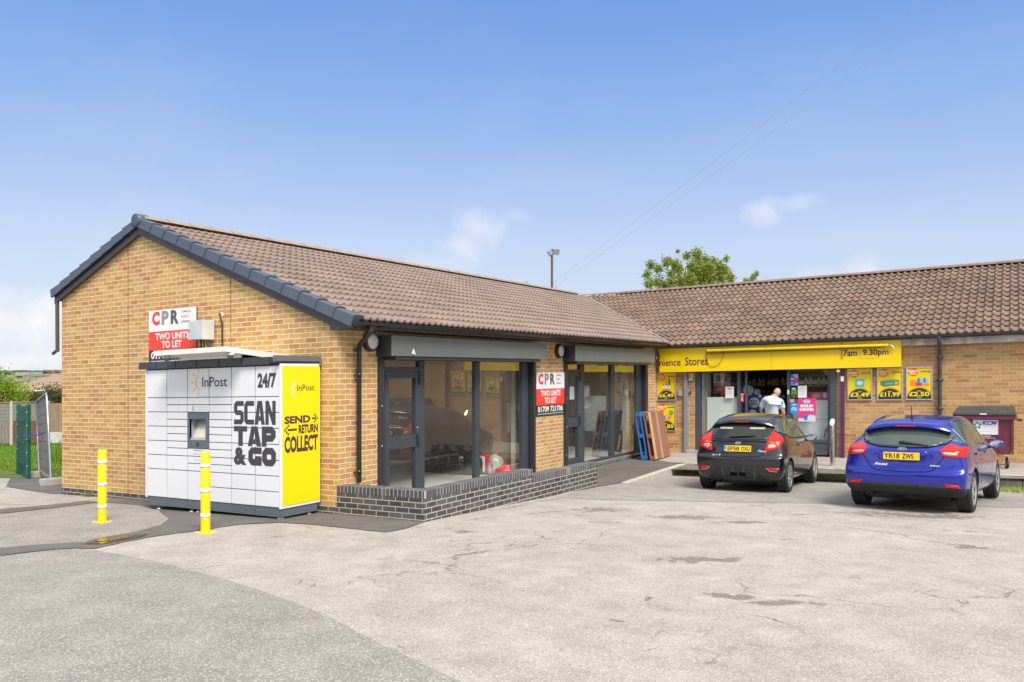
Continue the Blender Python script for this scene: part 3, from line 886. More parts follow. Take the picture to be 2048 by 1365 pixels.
shopfront(.852,.945,1.085,1.925,2.07, 3.54,3.68, 5.17,5.375,5.498, -.04,-.03, .772,.958, 1.985,2.05,1.872, 2.20, 5.42)
shopfront(6.762,6.865,6.99,7.64,7.86, 9.26,9.475, 10.80,11.09,11.298, -.105,-.04, .76,.96, 1.945,2.01,1.85, 2.17, 11.16)
m = M(); m.box(-.22,.012,7.86,11.15,-.125,-.105); m.build('window_sill', SILVER, bld)
# ---------------------------------------------------------------- low wall of blue bricks
lw = thing('low_brick_wall', 'low blue grey brick wall with an on edge coping in front of the empty units', 'wall', (.9, 1, -.05))
LX = 1.5355; TH = .215
m = M()
m.box(.002, LX, -.008, TH, -.35, .278); m.box(LX-TH, LX-.001, TH+.001, 2.818, -.4, .278); m.box(LX-TH, LX, 2.819, 5.187, -.5, .166)
m.build('wall', BRICK_B, lw)
m = M()
m.box(.004, LX+.002, -.011, TH, .2785, .379); m.box(LX-TH, LX+.002, TH+.001, 2.82, .2785, .379); m.box(LX-TH, LX+.002, 2.821, 5.19, .1665, .268)
cp = m.build('coping', BRICK_E, lw, bevel=.004)
# bricks on edge: joints run across the wall on the top too
uvl = cp.data.uv_layers[0]
for p in cp.data.polygons:
    for li in p.loop_indices:
        v = cp.data.vertices[cp.data.loops[li].vertex_index].co + cp['_base'] if False else cp.data.vertices[cp.data.loops[li].vertex_index].co + Vector(lw['_base'])
        along_y = p.center.y + lw['_base'][1] > TH*.9
        n = p.normal
        if abs(n.z) > .7: uvl.data[li].uv = ((v.y if along_y else v.x), .07)
        elif abs(n.x) > .7: uvl.data[li].uv = ((v.y if along_y else v.y*.25), .07)
        else: uvl.data[li].uv = ((v.x if not along_y else v.x*.3), .07)
m = M(); m.box(.002, LX-TH-.002, TH+.002, 5.1, -.3, -.02)
struct(m.build('terrace_slab', PAVE))
# ---------------------------------------------------------------- convenience store wing
RY = 12.05; RR_Y, RR_Z, RSL = 16.55, 4.57, .405
sto = thing('store_building', 'weathered buff brick store wing with an old brown tiled roof and dark grey shopfront', 'building', (5, 14, -.2))
XE = 17.0
m = M()
rw = lambda x0, x1, z0, z1: m.box(x0, x1, RY, RY+.28, z0, z1)
rw(.0, 1.04, -.5, 2.42); rw(4.51, XE, -.5, 2.42); rw(1.042, 4.508, 1.96, 2.42)
m.build('front_wall', BRICK_R, sto)
m = M(); m.box(XE-.28, XE, RY+.282, 21, -.5, 2.5); m.box(-6, XE-.3, 20.8, 21, -.5, 2.5)
m.build('back_wall', BRICK_R, sto)
# roof
m = M(); cs2 = math.sqrt(1+RSL*RSL)
zr2 = lambda y: RR_Z - RSL*abs(y-RR_Y)
EY = 11.70
P2 = [(0,0),(.05,.018),(.14,.036),(.24,.044),(.34,.038),(.44,.02),(.50,.002),(.70,-.004),(.9,-.002)]
gl = (RR_Y-EY)*cs2; nc = 15
tiles(m, (-4.6,EY,zr2(EY)), (1,0,0), (0,1,RSL), (0,-RSL,1), XE+4.9, nc, gl/nc, .168, P2, thick=.04)
m2 = M(); m2.add([(-4.6,21.4,zr2(21.4)),(XE+.2,21.4,zr2(21.4)),(XE+.2,RR_Y,RR_Z+.02),(-4.6,RR_Y,RR_Z+.02)], [(0,1,2,3)])
m2.add([(-4.6,EY+.03,zr2(EY)-.012),(XE+.2,EY+.03,zr2(EY)-.012),(XE+.2,RR_Y,RR_Z-.012),(-4.6,RR_Y,RR_Z-.012)], [(0,1,2,3)])
m.merge(m2)
roof2 = m.build('roof', TILE2, sto)
m = M()
for i in range(50):
    x0 = -4.5+i*.452
    if x0 > XE: break
    v = []
    for xx, rr in ((x0,.122),(x0+.449,.118)):
        for k in range(9):
            a = PI*(.1+.8*k/8)
            v.append((xx, RR_Y+rr*1.1*math.cos(a), RR_Z-.02+rr*math.sin(a)*.9+.02))
    m.add(v, [(9+k,9+k+1,k+1,k) for k in range(8)], smooth=True); m.add(v[0:9], [tuple(range(9))])
m.build('ridge_tile', RIDGE2, roof2)
# lead valley where the two roofs meet
m = M()
va = []
for t in (0, 1):
    x = EX-.03 + (RX-EX+.06)*t; 
    # solve rz(x) == zr2(y)
    y = RR_Y - (RR_Z - rz(x))/RSL
    va.append(Vector((x, y, rz(x)+.035)))
d = (va[1]-va[0]).normalized()
sd = Vector((d.y,-d.x,0)).normalized()
m.add([va[0]+sd*.035+Vector((0,0,.03)), va[1]+sd*.035+Vector((0,0,.03)), va[1]-sd*.03+Vector((0,0,.035)), va[0]-sd*.03+Vector((0,0,.035)), va[0]-sd*.05+Vector((0,0,-.03)), va[1]-sd*.05+Vector((0,0,-.03))], [(0,1,2,3),(3,2,5,4)])
m.tube([va[0]+Vector((0,0,.05))-sd*.03, va[1]+Vector((0,0,.05))-sd*.03], .012, 6)
m.build('valley_lead', LEAD, roof2)
m = M()
for i in range(14):
    m.blob((RX+.15+i*.09+random.uniform(-.02,.02), RR_Y-.08+random.uniform(-.04,.04), RR_Z+.03-.003*i), (.07,.05,.03), i, .4, 8, 5)
m.build('mortar_bedding', plain('mortar_pale', (.45,.42,.38), .9), roof2)
m = M(); m.box(.36, XE, 11.925, 11.955, 2.405, 2.555); m.box(.36,XE,11.956,RY-.003,2.425,2.445)
m.build('fascia', plain('fascia_peeling', (.56,.53,.47), .8, var=.35, vs=7, dirt=.5), roof2)
m = M(); halfround(m, 11.76, .50, XE, 2.625, .058, along='x')
k = .9
while k < XE-.2: halfround(m, 11.76, k, k+.05, 2.627, .065, along='x'); m.box(k+.01,k+.03,11.70,11.92,2.55,2.57); k += 1.02
m.build('gutter', GUTTER2, sto)
def rpipe(x):
    a = M(); a.tube([(x,11.76,2.60),(x,11.76,2.50),(x,11.80,2.42),(x,11.97,2.25),(x,11.985,2.18),(x,11.985,-.19)], .040, 14)
    for z in (2.12, 1.62, .98, .55): a.lathe([(.04,-.03),(.047,-.03),(.047,.03),(.04,.03)], (x,11.985,z), (0,0,1), 14); a.box(x-.07,x+.07,12.0,12.048,z-.012,z+.012)
    a.lathe([(.05,-.06),(.05,.06)], (x,11.76,2.60), (0,0,1), 14)
    a.build('downpipe', GUTTER2, sto)
rpipe(6.686); rpipe(13.4)
# grey steel conduit and alarm gear on the wall
m = M(); m.box(.765,.86,11.98,12.048,-.19,1.94); m.build('steel_channel', plain('channel_grey', (.24,.27,.32), .45, dirt=.2), sto)
m = M(); m.box(4.61,4.69,11.965,12.048,-.17,1.95); m.build('painted_post', PURPLE, sto)
m = M(); m.box(4.615,4.685,11.96,11.964,1.62,1.74); m.build('notice', CARDB, sto)
m = M(); m.box(.60,.72,11.99,12.048,1.30,1.44); m.build('junction_box', SILVER, sto, bevel=.01)
m = M(); m.box(.90,1.0,11.96,12.048,1.70,1.90); m.lathe([(.04,0),(.04,.03),(.02,.04)], (.96,11.96,1.82), (0,-1,0), 12); m.build('alarm_box', plain('alarm_cream', (.55,.45,.32), .5), sto, bevel=.01)
m = M(); m.box(.90,.94,12.0,12.048,1.36,1.42); m.build('bell_push', FRAME_D, sto)
m = M(); m.blob((4.565,11.93,1.865), (.05,.06,.04), 2, .0); m.tube([(4.565,12.04,1.89),(4.565,11.94,1.88)], .016, 8); m.build('security_camera', WHITE2, sto)
m = M(); m.box(.85,1.4,11.9,12.05,-.22,-.10); m.build('door_step', CONC, sto, bevel=.01)
# shopfront
m = M()
Y0, Y1 = RY+.01, RY+.09
b = lambda x0, x1, z0, z1, ya=Y0, yb=Y1: m.box(x0, x1, ya, yb, z0, z1)
b(1.043,1.176,-.18,1.955); b(4.37,4.507,-.16,1.955, Y0-.05); b(4.305,4.368,-.1,1.955)
b(2.137,2.213,-.14,1.95); b(2.338,2.392,-.14,1.95); b(3.362,3.424,-.14,1.95)
b(1.292,1.305,.27,1.95,Y0+.02,Y1-.02)
b(1.178,2.135,.18,.268); b(1.178,2.135,-.17,-.06); b(3.426,4.303,.16,.232); b(3.426,4.303,-.14,-.04)
b(1.178,2.135,1.90,1.955,Y0+.005); b(3.426,4.303,1.90,1.955,Y0+.005); b(2.394,3.36,1.93,1.955,Y0+.005); b(2.215,2.336,1.93,1.955,Y0+.005)
sf = m.build('shopfront_frame', FRAME2, sto, bevel=.004)
m = M(); m.box(1.178,2.135,Y0+.02,Y0+.05,-.06,.18); m.box(3.426,4.303,Y0+.02,Y0+.05,-.04,.16); m.build('stall_riser', FRAME2, sf)
m = M()
for x0, x1, z0 in ((1.178,2.135,.268),(3.426,4.303,.232),(2.215,2.336,-.1)): m.quad((x0,Y0+.035,z0),(x1,Y0+.035,z0),(x1,Y0+.035,1.90),(x0,Y0+.035,1.90))
m.build('window_pane', PANE2, sf)
m = M(); m.box(1.33,2.13,Y0+.10,Y0+.13,.27,1.262); m.box(1.40,2.11,Y0+.096,Y0+.0995,.61,.618); m.box(1.40,2.11,Y0+.096,Y0+.0995,.93,.938)
m.build('window_panel', plain('panel_pale_green', (.78,.84,.81), .5, var=.02), sto)
m = M(); m.box(1.19,1.30,Y0+.1,Y0+.5,-.1,1.95); m.build('window_return', PLASTER2, sto)
# interior
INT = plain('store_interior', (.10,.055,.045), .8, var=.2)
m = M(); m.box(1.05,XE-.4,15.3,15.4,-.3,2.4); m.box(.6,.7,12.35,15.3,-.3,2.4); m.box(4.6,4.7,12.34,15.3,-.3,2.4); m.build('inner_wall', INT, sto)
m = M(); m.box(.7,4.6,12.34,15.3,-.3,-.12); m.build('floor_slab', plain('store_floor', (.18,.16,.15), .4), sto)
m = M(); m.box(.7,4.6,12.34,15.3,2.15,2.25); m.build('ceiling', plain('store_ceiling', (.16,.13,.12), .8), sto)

# ---------------------------------------------------------------- shop sign
sg = thing('shop_sign', 'long yellow fascia sign with the opening hours and a strip lamp, above the store entrance', 'sign', (3, 11.95, 1.93))
m = M(); m.box(.145,3.03,11.85,12.045,1.93,2.545); m.box(3.036,5.915,11.85,12.045,1.93,2.545)
m.build('panel', YEL_S, sg)
SY = 11.846
m = M()
UX, UZ = (1,0,0), (0,0,1)
vs_, fs_ = None, None
text(m, 'nience', (.150,SY,2.092), UX, UZ, w=.58, h=.175, bold=.012)
text(m, 'Stores', (.845,SY,2.09), UX, UZ, w=.61, h=.215, bold=.014)
m.build('lettering', INKP, sg)
m = M()
text(m, '7am', (4.69,SY,2.205), UX, UZ, w=.30, h=.15, bold=.026)
text(m, '9.30pm', (5.115,SY,2.17), UX, UZ, w=.545, h=.185, bold=.026)
m.build('lettering', INKP, sg)
m = M()
text(m, 'to', (5.02,SY,2.205), UX, UZ, w=.06, h=.075, bold=.0)
text(m, '7 days a week', (5.0,SY,2.115), UX, UZ, w=.36, h=.055, bold=.0)
m.build('lettering', FAINT, sg)
m = M(); m.tube([(1.445,11.80,2.455),(5.655,11.80,2.425)], .042, 14)
for x in (1.6,2.9,4.2,5.5): m.box(x-.012,x+.012,11.80,11.848,2.44,2.50)
sl = m.build('strip_lamp', YEL_S, sg)
m = M(); m.box(1.45,5.6,11.765,11.80,2.378,2.398); m.build('lamp_lens', FRAME_D, sl)
m = M(); m.tube([(5.66,11.79,2.43),(5.74,11.79,2.41),(5.79,11.80,2.33)], .016, 8); m.build('lamp_bracket', SILVER, sl)
m = M()
m.tube([(1.42,11.835,2.47),(1.40,11.835,2.3),(1.43,11.835,2.16),(1.52,11.835,2.06),(1.62,11.835,2.04),(1.72,11.835,2.08),(1.80,11.835,2.18),(1.85,11.835,2.32),(1.86,11.835,2.44)], .0055, 6)
m.tube([(4.655,11.835,2.53),(4.66,11.835,2.2),(4.67,11.835,2.14)], .0055, 6)
m.build('cable', FRAME_D, sg)
# ---------------------------------------------------------------- parcel locker
lk = thing('parcel_locker', 'big white and yellow parcel locker bank with dark lettering, standing against the brick gable', 'parcel locker', (-1.75, -.4, g(-1.75,-.4)))
LF, LB, LL, LR = -.765, -.04, -3.215, -.291
m = M(); m.box(LL+.02, -2.243, LF+.014, LB, .148, 2.09); m.box(-1.762, LR-.01, LF+.014, LB, .148, 2.09)
m.box(-2.242, -1.763, LF+.014, LB, .148, .905); m.box(-2.242, -1.763, LF+.014, LB, 1.436, 2.09); m.box(-2.242, -1.763, LF+.18, LB, .906, 1.435)
cab = m.build('cabinet', GAP, lk)
m = M(); m.box(LL-.02, LL+.018, LF-.005, LB, .135, 2.085); m.box(LR-.028, LR, LF-.006, LF+.012, .135, 2.095)
m.build('side_trim', LOCKW, cab)
ce = [-3.193,-2.726,-2.243,-1.762,-1.281,-.799,-.324]
A = [2.072,1.65,1.543,1.435,1.327,1.22,1.112,1.003,.90,.788,.684,.574,.362,.15]
rows = [[0,1,3,5,7,9,11,13],[0,1,2,3,4,5,6,7,8,9,11,13],[0,1,2],[0,1,2,3,4,5,6,7,8,9,10,11,12,13],[0,1,3,5,7,9,11,12,13],[0,1,3,5,7,9,11,12,13]]
gap = .0055
for c in range(6):
    x0, x1 = ce[c]+.008, ce[c+1]-.008
    rr = [A[i] for i in rows[c]]
    segs = list(zip(rr[:-1], rr[1:]))
    if c == 2: segs += [(.905,.79),(.79,.684),(.684,.574),(.574,.15)]
    for zt, zb in segs:
        m = M(); m.box(x0, x1, LF, LF+.012, zb+gap, zt-gap)
        m.build('locker_door', LOCKW, lk, bevel=.003)
m = M(); m.box(ce[2]+gap, ce[3]-gap, LF, LF+.012, 1.44, 1.538); lp = m.build('label_panel', LOCKW, lk, bevel=.003)
m = M(); text(m, 'Download our app to', (-2.05,LF-.002,1.498), (1,0,0), (0,0,1), w=.24, h=.022); text(m, 'collect your parcel or send', (-2.05,LF-.002,1.462), (1,0,0), (0,0,1), w=.26, h=.022)
m.box(-2.135,-2.095,LF-.003,LF-.001,1.45,1.525); m.build('lettering', PALE, lp)
# terminal
m = M(); T0, T1, Z0, Z1 = ce[2]+gap, ce[3]-gap, .909, 1.432
O_ = (-2.19, -1.83, 1.03, 1.335)
m.box(T0, O_[0], LF-.004, LF+.03, Z0, Z1); m.box(O_[1], T1, LF-.004, LF+.03, Z0, Z1); m.box(O_[0], O_[1], LF-.004, LF+.03, Z0, O_[2]); m.box(O_[0], O_[1], LF-.004, LF+.03, O_[3], Z1)
tm = m.build('terminal', LOCKG, lk)
m = M(); yi = LF+.16
m.quad((O_[0],LF,O_[2]),(O_[0],yi,O_[2]+.02),(O_[0],yi,O_[3]),(O_[0],LF,O_[3])); m.quad((O_[1],LF,O_[2]),(O_[1],LF,O_[3]),(O_[1],yi,O_[3]),(O_[1],yi,O_[2]+.02))
m.quad((O_[0],LF,O_[3]),(O_[0],yi,O_[3]),(O_[1],yi,O_[3]),(O_[1],LF,O_[3])); m.quad((O_[0],LF+.005,O_[2]),(O_[1],LF+.005,O_[2]),(O_[1],yi,O_[3]),(O_[0],yi,O_[3]))
m.build('recess', plain('recess_grey', (.36,.39,.43), .4), tm)
m = M()
def onscr(x, t): return (x, LF+.005+(yi-LF-.005)*t-.006, O_[2]+(O_[3]-O_[2])*t)
m.add([onscr(-2.13,.10),onscr(-1.87,.10),onscr(-1.87,.72),onscr(-2.13,.72)], [(0,1,2,3)])
m.build('screen', plain('screen_cream', (.62,.60,.46), .15), tm)
m = M(); m.box(-2.03,-1.985,LF-.008,LF-.003,.935,1.0); m.build('card_reader', FRAME_D, tm)
m = M()
text(m, 'inpost.co.uk', (-2.0,LF-.002,.868), (1,0,0), (0,0,1), w=.2, h=.022, bold=.02, align='C'); 
m.build('lettering', INKG, lk)
m = M(); text(m, '0330 335 6950', (-2.0,LF-.002,.815), (1,0,0), (0,0,1), w=.22, h=.028, align='C'); text(m, 'CCTV in use', (-2.0,LF-.002,.725), (1,0,0), (0,0,1), w=.2, h=.028, align='C')
m.build('lettering', PALE, lk)
# front graphics
F_ = LF-.0025; ex, ez = (1,0,0), (0,0,1)
m = M()
text(m, 'InPost', (-1.91,F_,1.80), ex, ez, w=.54, h=.142, bold=.008)
text(m, '24/7', (-.745,F_,1.768), ex, ez, w=.365, h=.205, bold=.045)
text(m, '&', (-1.228,F_,.70), ex, ez, w=.26, h=.25, bold=.055)
def stroke(m, pts, w, org, sx, sz, closed=False):
    """heavy block stroke: mitred strip round a path"""
    n = len(pts); L = []; Rr = []
    for i in range(n):
        p = Vector(pts[i]); a = Vector(pts[(i-1) % n]) if (closed or i) else None; b_ = Vector(pts[(i+1) % n]) if (closed or i < n-1) else None
        d0 = (p-a).normalized() if a is not None else (b_-p).normalized(); d1 = (b_-p).normalized() if b_ is not None else d0
        n0, n1 = Vector((-d0.y,d0.x)), Vector((-d1.y,d1.x)); nm = (n0+n1).normalized(); k = min(1.6, 1/max(.3, nm.dot(n0)))
        L.append(p+nm*w/2*k); Rr.append(p-nm*w/2*k)
    V = [Vector(org)+Vector((q.x*sx,0,q.y*sz)) for q in L+Rr]
    m.add(V, [(i, n+i, n+(i+1)%n, (i+1)%n) for i in range(n if closed else n-1)])
def block(m, word, org, w, h, gap=.012):
    cw = (w-gap*(len(word)-1))/len(word); asp = h/cw
    for i, ch in enumerate(word):
        o_ = (org[0]+i*(cw+gap), org[1], org[2]); W1, H1, t_ = 1.0, asp, .34; q = t_/2; c_ = .13
        S = lambda pts, closed=False, wd=t_: stroke(m, pts, wd, o_, cw, cw, closed)
        PG = lambda pts: m.add([Vector(o_)+Vector((a*cw,0,b_*cw)) for a, b_ in pts], [tuple(range(len(pts)))])
        if ch == 'S': S([(1,H1-q),(q+c_,H1-q),(q,H1-q-c_),(q,H1/2+c_),(q+c_,H1/2),(1-q-c_,H1/2),(1-q,H1/2-c_),(1-q,q+c_),(1-q-c_,q),(0,q)])
        elif ch == 'C': S([(1,H1-q),(q+c_,H1-q),(q,H1-q-c_),(q,q+c_),(q+c_,q),(1,q)])
        elif ch == 'O': S([(q+c_,H1-q),(q,H1-q-c_),(q,q+c_),(q+c_,q),(1-q-c_,q),(1-q,q+c_),(1-q,H1-q-c_),(1-q-c_,H1-q)], True)
        elif ch == 'G': S([(1,H1-q),(q+c_,H1-q),(q,H1-q-c_),(q,q+c_),(q+c_,q),(1-q,q),(1-q,H1*.52)]); PG([(.5,H1*.36),(1-t_,H1*.36),(1-t_,H1*.52),(.5,H1*.52)])
        elif ch == 'T': PG([(0,H1-t_*.8),(1,H1-t_*.8),(1,H1),(0,H1)]); PG([(.5-q,0),(.5+q,0),(.5+q,H1-t_*.8),(.5-q,H1-t_*.8)])
        elif ch == 'N': PG([(0,0),(t_*.95,0),(t_*.95,H1*.52),(1-t_*.95,0),(1,0),(1,H1),(1-t_*.95,H1),(1-t_*.95,H1*.48),(t_*.95,H1),(0,H1)])
        elif ch == 'A': PG([(0,0),(t_,0),(.5,H1*.72),(.5,H1),(.27,H1)]); PG([(1,0),(.73,H1),(.5,H1),(.5,H1*.72),(1-t_,0)]); PG([(.41,H1*.17),(.59,H1*.17),(.565,H1*.36),(.435,H1*.36)]) if False else PG([(t_+.045,H1*.16),(1-t_-.045,H1*.16),(1-t_-.09,H1*.36),(t_+.09,H1*.36)])
        elif ch == 'P': S([(q,0),(q,H1-q),(1-q-c_,H1-q),(1-q,H1-q-c_),(1-q,H1*.42+c_),(1-q-c_,H1*.42),(t_,H1*.42)])
    m.marks.append(len(m.f))
m.marks.append(len(m.f)); block(m, 'SCAN', (-1.225,F_,1.268), .835, .325)
block(m, 'TAP', (-1.225,F_,.968), .835, .275)
block(m, 'GO', (-.93,F_,.705), .545, .25)
m.build('lettering', INKG, lk)
def sun(m, org, ux, uz, k=1.0):
    P = circ(.135, 0, .16, 15, ry=.112, a0=R_(122), a1=R_(238)) ; Q = circ(.155, 0, .145, 15, ry=.100, a0=R_(236), a1=R_(124))
    P = [(.0+(p[0]), p[1]) for p in circ(.11,0,.125,16,ry=.118,a0=R_(112),a1=R_(248.0))]
    Q = [(p[0], p[1]) for p in circ(.125,0,.112,16,ry=.108,a0=R_(248),a1=R_(112))]
    n = len(P)
    pts = [(p[0]*k, p[1]*k) for p in P] ; qs = [(q[0]*k, q[1]*k) for q in Q]
    org, ux, uz = Vector(org), Vector(ux), Vector(uz)
    V = [org+ux*a+uz*b_ for a, b_ in pts] + [org+ux*a+uz*b_ for a, b_ in reversed(qs)]
    m.add(V, [(i,i+1,n+i+1,n+i) for i in range(n-1)])
    for a in (108, 144, 180, 216, 252):
        c, s_ = math.cos(R_(a)), math.sin(R_(a))
        pts = []
        for rr, t in ((.15,.012),(.155,-.012),(.215,-.008),(.215,.008)):
            pts.append((k*(.105+rr*c-t*s_*1.0)*1.0, k*(rr*s_+t*c)))
        m.add([org+ux*a_+uz*b_ for a_, b_ in pts], [(0,1,2,3)])
m = M(); sun(m, (-2.045,F_,1.865), ex, ez, 1.0); m.build('emblem', plain('emblem_gold', (.85,.58,.01), .4), lk)
# yellow side
m = M(); m.box(LR+.001, LR+.006, -.742, -.05, .172, 2.06)
yp = m.build('side_panel', YEL, lk)
m = M(); m.box(LR-.027, LR-.0005, LF+.0125, LB, .136, 2.094); m.build('side_trim', LOCKW, cab)
S_ = LR+.009; ey = (0,1,0)
m = M()
text(m, 'InPost', (S_,-.48,1.72), ey, ez, w=.32, h=.085, bold=.006)
text(m, 'SEND', (S_,-.71,1.275), ey, ez, w=.475, h=.105, bold=.045)
text(m, 'RETURN', (S_,-.455,1.13), ey, ez, w=.365, h=.122, bold=.045)
text(m, 'COLLECT', (S_,-.71,.88), ey, ez, w=.62, h=.225, bold=.045)
def sq(y, z, h=.013): m.add([(S_,y-h,z-h),(S_,y+h,z-h),(S_,y+h,z+h),(S_,y-h,z+h)], [(0,1,2,3)])
m.add([(S_,-.205,1.318),(S_,-.13,1.318),(S_,-.13,1.342),(S_,-.205,1.342)], [(0,1,2,3)])
for y, z in ((-.155,1.38),(-.13,1.357),(-.103,1.33),(-.13,1.303),(-.155,1.28)): sq(y, z, .012)
m.add([(S_,-.65,1.178),(S_,-.485,1.178),(S_,-.485,1.206),(S_,-.65,1.206)], [(0,1,2,3)])
for y, z in ((-.64,1.25),(-.67,1.222),(-.70,1.192),(-.67,1.162),(-.64,1.135)): sq(y, z, .014)
m.build('lettering', INK2, yp)
m = M(); sun(m, (S_,-.56,1.755), ey, ez, .62); m.build('emblem', WHITE, yp)
# top trim, plinth, feet, canopy, domes
m = M()
xe = -3.365
tx = [xe,-2.93,-2.46,-1.99,-1.50,-1.02,-.47]
for a, b_ in zip(tx[:-1], tx[1:]): m.box(a+.008, b_-.008, LF-.04, LF+.05, 2.085, 2.19)
m.box(xe-.03, xe, LF-.02, LF, 2.125, 2.14)
m.box(-.462, -.296, LF-.035, LF+.05, 2.10, 2.16)
m.build('top_trim', LOCKD, lk, bevel=.004)
m = M(); m.box(xe, -.30, LF+.055, LB, 2.10, 2.15); m.build('roof_sheet', LOCKD, lk)
m = M(); m.box(LR-.02, LR+.014, LF-.12, -.03, 2.125, 2.205); m.box(LR-.01,LR+.012,-.06,.0-.01,2.06,2.12)
m.build('end_trim', plain('trim_grey', (.13,.135,.145), .35), lk, bevel=.003)
m = M()
px = [-3.178,-2.72,-2.24,-1.76,-1.28,-.80,-.305]
for a, b_ in zip(px[:-1], px[1:]): m.box(a+.003, b_-.003, LF+.01, LF+.022, .02, .147)
m.box(-.317, -.305, LF+.024, -.19, .02, .147); m.box(-.317,-.305,-.184,-.08,.02,.147); m.box(-3.178,-3.166,LF+.024,-.08,.02,.147)
m.build('plinth', LOCKG, lk)
for x, y in ((-2.98,LF+.06),(-2.21,LF+.06),(-2.06,LF+.06),(-.36,LF+.06),(-.36,-.2),(-2.98,-.2)):
    z = g(x, y)+.008
    m = M(); m.lathe([(0,0),(.045,0),(.045,.012),(.018,.022),(.018,.035),(.009,.036),(.009,.14+.02-z),(0,.14+.02-z)], (x,y,z), (0,0,1), 10)
    m.build('levelling_foot', ZINC, lk)
m = M()
c0, c1 = -2.50, -.93
yf_, yb_ = -1.145, .0
m.add([(c0,yf_,2.262),(c1,yf_,2.272),(c1,yf_,2.34),(c0,yf_,2.335),(c0,yb_-.02,2.15),(c1,yb_-.02,2.15),(c1,yb_-.02,2.245),(c0,yb_-.02,2.24)],
      [(0,1,2,3),(4,7,6,5),(3,2,6,7),(1,5,6,2),(0,3,7,4)])
m.add([(c0+.02,yf_+.03,2.275),(c1-.02,yf_+.03,2.282),(c1-.02,-.80,2.235),(c0+.02,-.80,2.232)], [(3,2,1,0)])
m.box(c0+.15,c1-.1,-.82,-.79,2.195,2.235)
m.build('canopy', CREAM, lk, bevel=.003)
for x in (-2.35, -.98):
    m = M(); m.lathe([(.058,.0),(.058,.03),(.05,.035)], (x,-1.03,2.225), (0,0,1), 20); dm = m.build('camera_dome', plain('dome_base', (.55,.54,.52), .4), lk)
    m = M(); m.lathe([(.05,0),(.046,-.022),(.032,-.042),(.012,-.05),(0,-.051)], (x,-1.03,2.228), (0,0,1), 20); m.build('dome_lens', plain('dome_smoke', (.13,.13,.14), .08), dm)
# ---------------------------------------------------------------- letting boards
def board(label, org, ux, nrm, w, h, zw, zr):
    o0 = Vector(org); ux = Vector(ux); n = Vector(nrm); uz = Vector((0,0,1))
    b = thing('letting_board', label, 'sign', o0)
    def slab(a0, a1, z0, z1, d0, d1, mm, nm, par):
        q = M(); c = o0+ux*((a0+a1)/2)+uz*((z0+z1)/2)+n*((d0+d1)/2)
        q.obox(c, ux*(a1-a0)/2, n*(d1-d0)/2, uz*(z1-z0)/2); return q.build(nm, mm, par)
    slab(0, w, 0, h, .004, .018, BLACKP, 'panel', b)
    slab(.002, w-.002, zw, h-.002, .0185, .021, WHITE, 'white_band', b)
    slab(.002, w-.002, zr, zw-.001, .0185, .021, RED, 'red_band', b)
    k = w/1.183; kz = h/.875; P = lambda a, z: o0+ux*a*k+uz*z*kz+n*.0225
    q = M(); text(q, 'C', P(.085,.625), ux, uz, w=.20*k, h=.225*kz, bold=.06); q.build('lettering', RED, b)
    q = M(); text(q, 'P', P(.33,.625), ux, uz, w=.18*k, h=.225*kz, bold=.05); q.build('lettering', plain('cpr_grey', (.26,.28,.27), .5), b)
    q = M(); text(q, 'R', P(.56,.625), ux, uz, w=.20*k, h=.225*kz, bold=.05); q.build('lettering', plain('cpr_dark', (.10,.10,.10), .5), b)
    q = M(); text(q, 'COMMERCIAL', P(.82,.795), ux, uz, w=.24*k, h=.032*kz, bold=.01); text(q, 'PROPERTY', P(.82,.715), ux, uz, w=.19*k, h=.032*kz, bold=.01); q.build('lettering', RED, b)
    q = M(); text(q, 'ROTHERHAM', P(.82,.635), ux, uz, w=.21*k, h=.032*kz, bold=.01); q.build('lettering', INK, b)
    q = M()
    rh = zw-zr; text(q, 'TWO UNITS', P(.175,(zr+rh*.54)/kz), ux, uz, w=.83*k, h=rh*.37, bold=.03); text(q, 'TO LET', P(.335,(zr+rh*.10)/kz), ux, uz, w=.49*k, h=rh*.37, bold=.03)
    text(q, '01709 721706', P(.06,.075), ux, uz, w=1.05*k, h=.12*kz, bold=.03); text(q, 'www.commercialpropertyrotherham.com', P(.05,.022), ux, uz, w=1.08*k, h=.034*kz, bold=.02)
    q.build('lettering', WHITE, b)
board('white red and black letting board high on the brick gable above the parcel locker', (-4.243,0,2.20), (1,0,0), (0,-1,0), 1.225, .89, .533, .223)
board('white red and black letting board on the brick pier between the two empty units', (0,5.578,1.072), (0,1,0), (1,0,0), 1.183, .88, .545, .216)
# ---------------------------------------------------------------- control box and cable on the gable
cb = thing('control_box', 'small grey steel electrical box mounted in front of the letting board above the parcel locker', 'electrical box', (-2.75,-.02,2.53))
m = M(); m.box(-2.915,-2.57,-.24,-.03,2.535,2.84); bx_ = m.build('enclosure', plain('enclosure_grey', (.55,.56,.55), .4), cb, bevel=.006)
m = M(); m.box(-2.91,-2.575,-.252,-.241,2.54,2.835); dr = m.build('door', plain('enclosure_door', (.50,.54,.60), .35), cb, bevel=.003)
m = M(); m.lathe([(.012,0),(.012,.008),(0,.008)], (-2.885,-.252,2.68), (0,-1,0), 10); m.build('lock', FRAME_D, dr)
m = M(); m.box(-2.84,-2.78,-.255,-.2525,2.80,2.826); m.build('warning_label', YEL, dr)
m = M(); m.tube([(-2.78,-.12,2.535),(-2.77,-.12,2.36),(-2.74,-.1,2.2)], .013, 8); m.tube([(-2.70,-.12,2.535),(-2.69,-.12,2.38),(-2.68,-.1,2.2)], .013, 8); m.tube([(-2.64,-.12,2.54),(-2.62,-.12,2.35),(-2.6,-.1,2.2)], .011, 8)
m.lathe([(.02,0),(.02,-.04)], (-2.78,-.12,2.535), (0,0,1), 8); m.build('cable', BLACKP, cb)
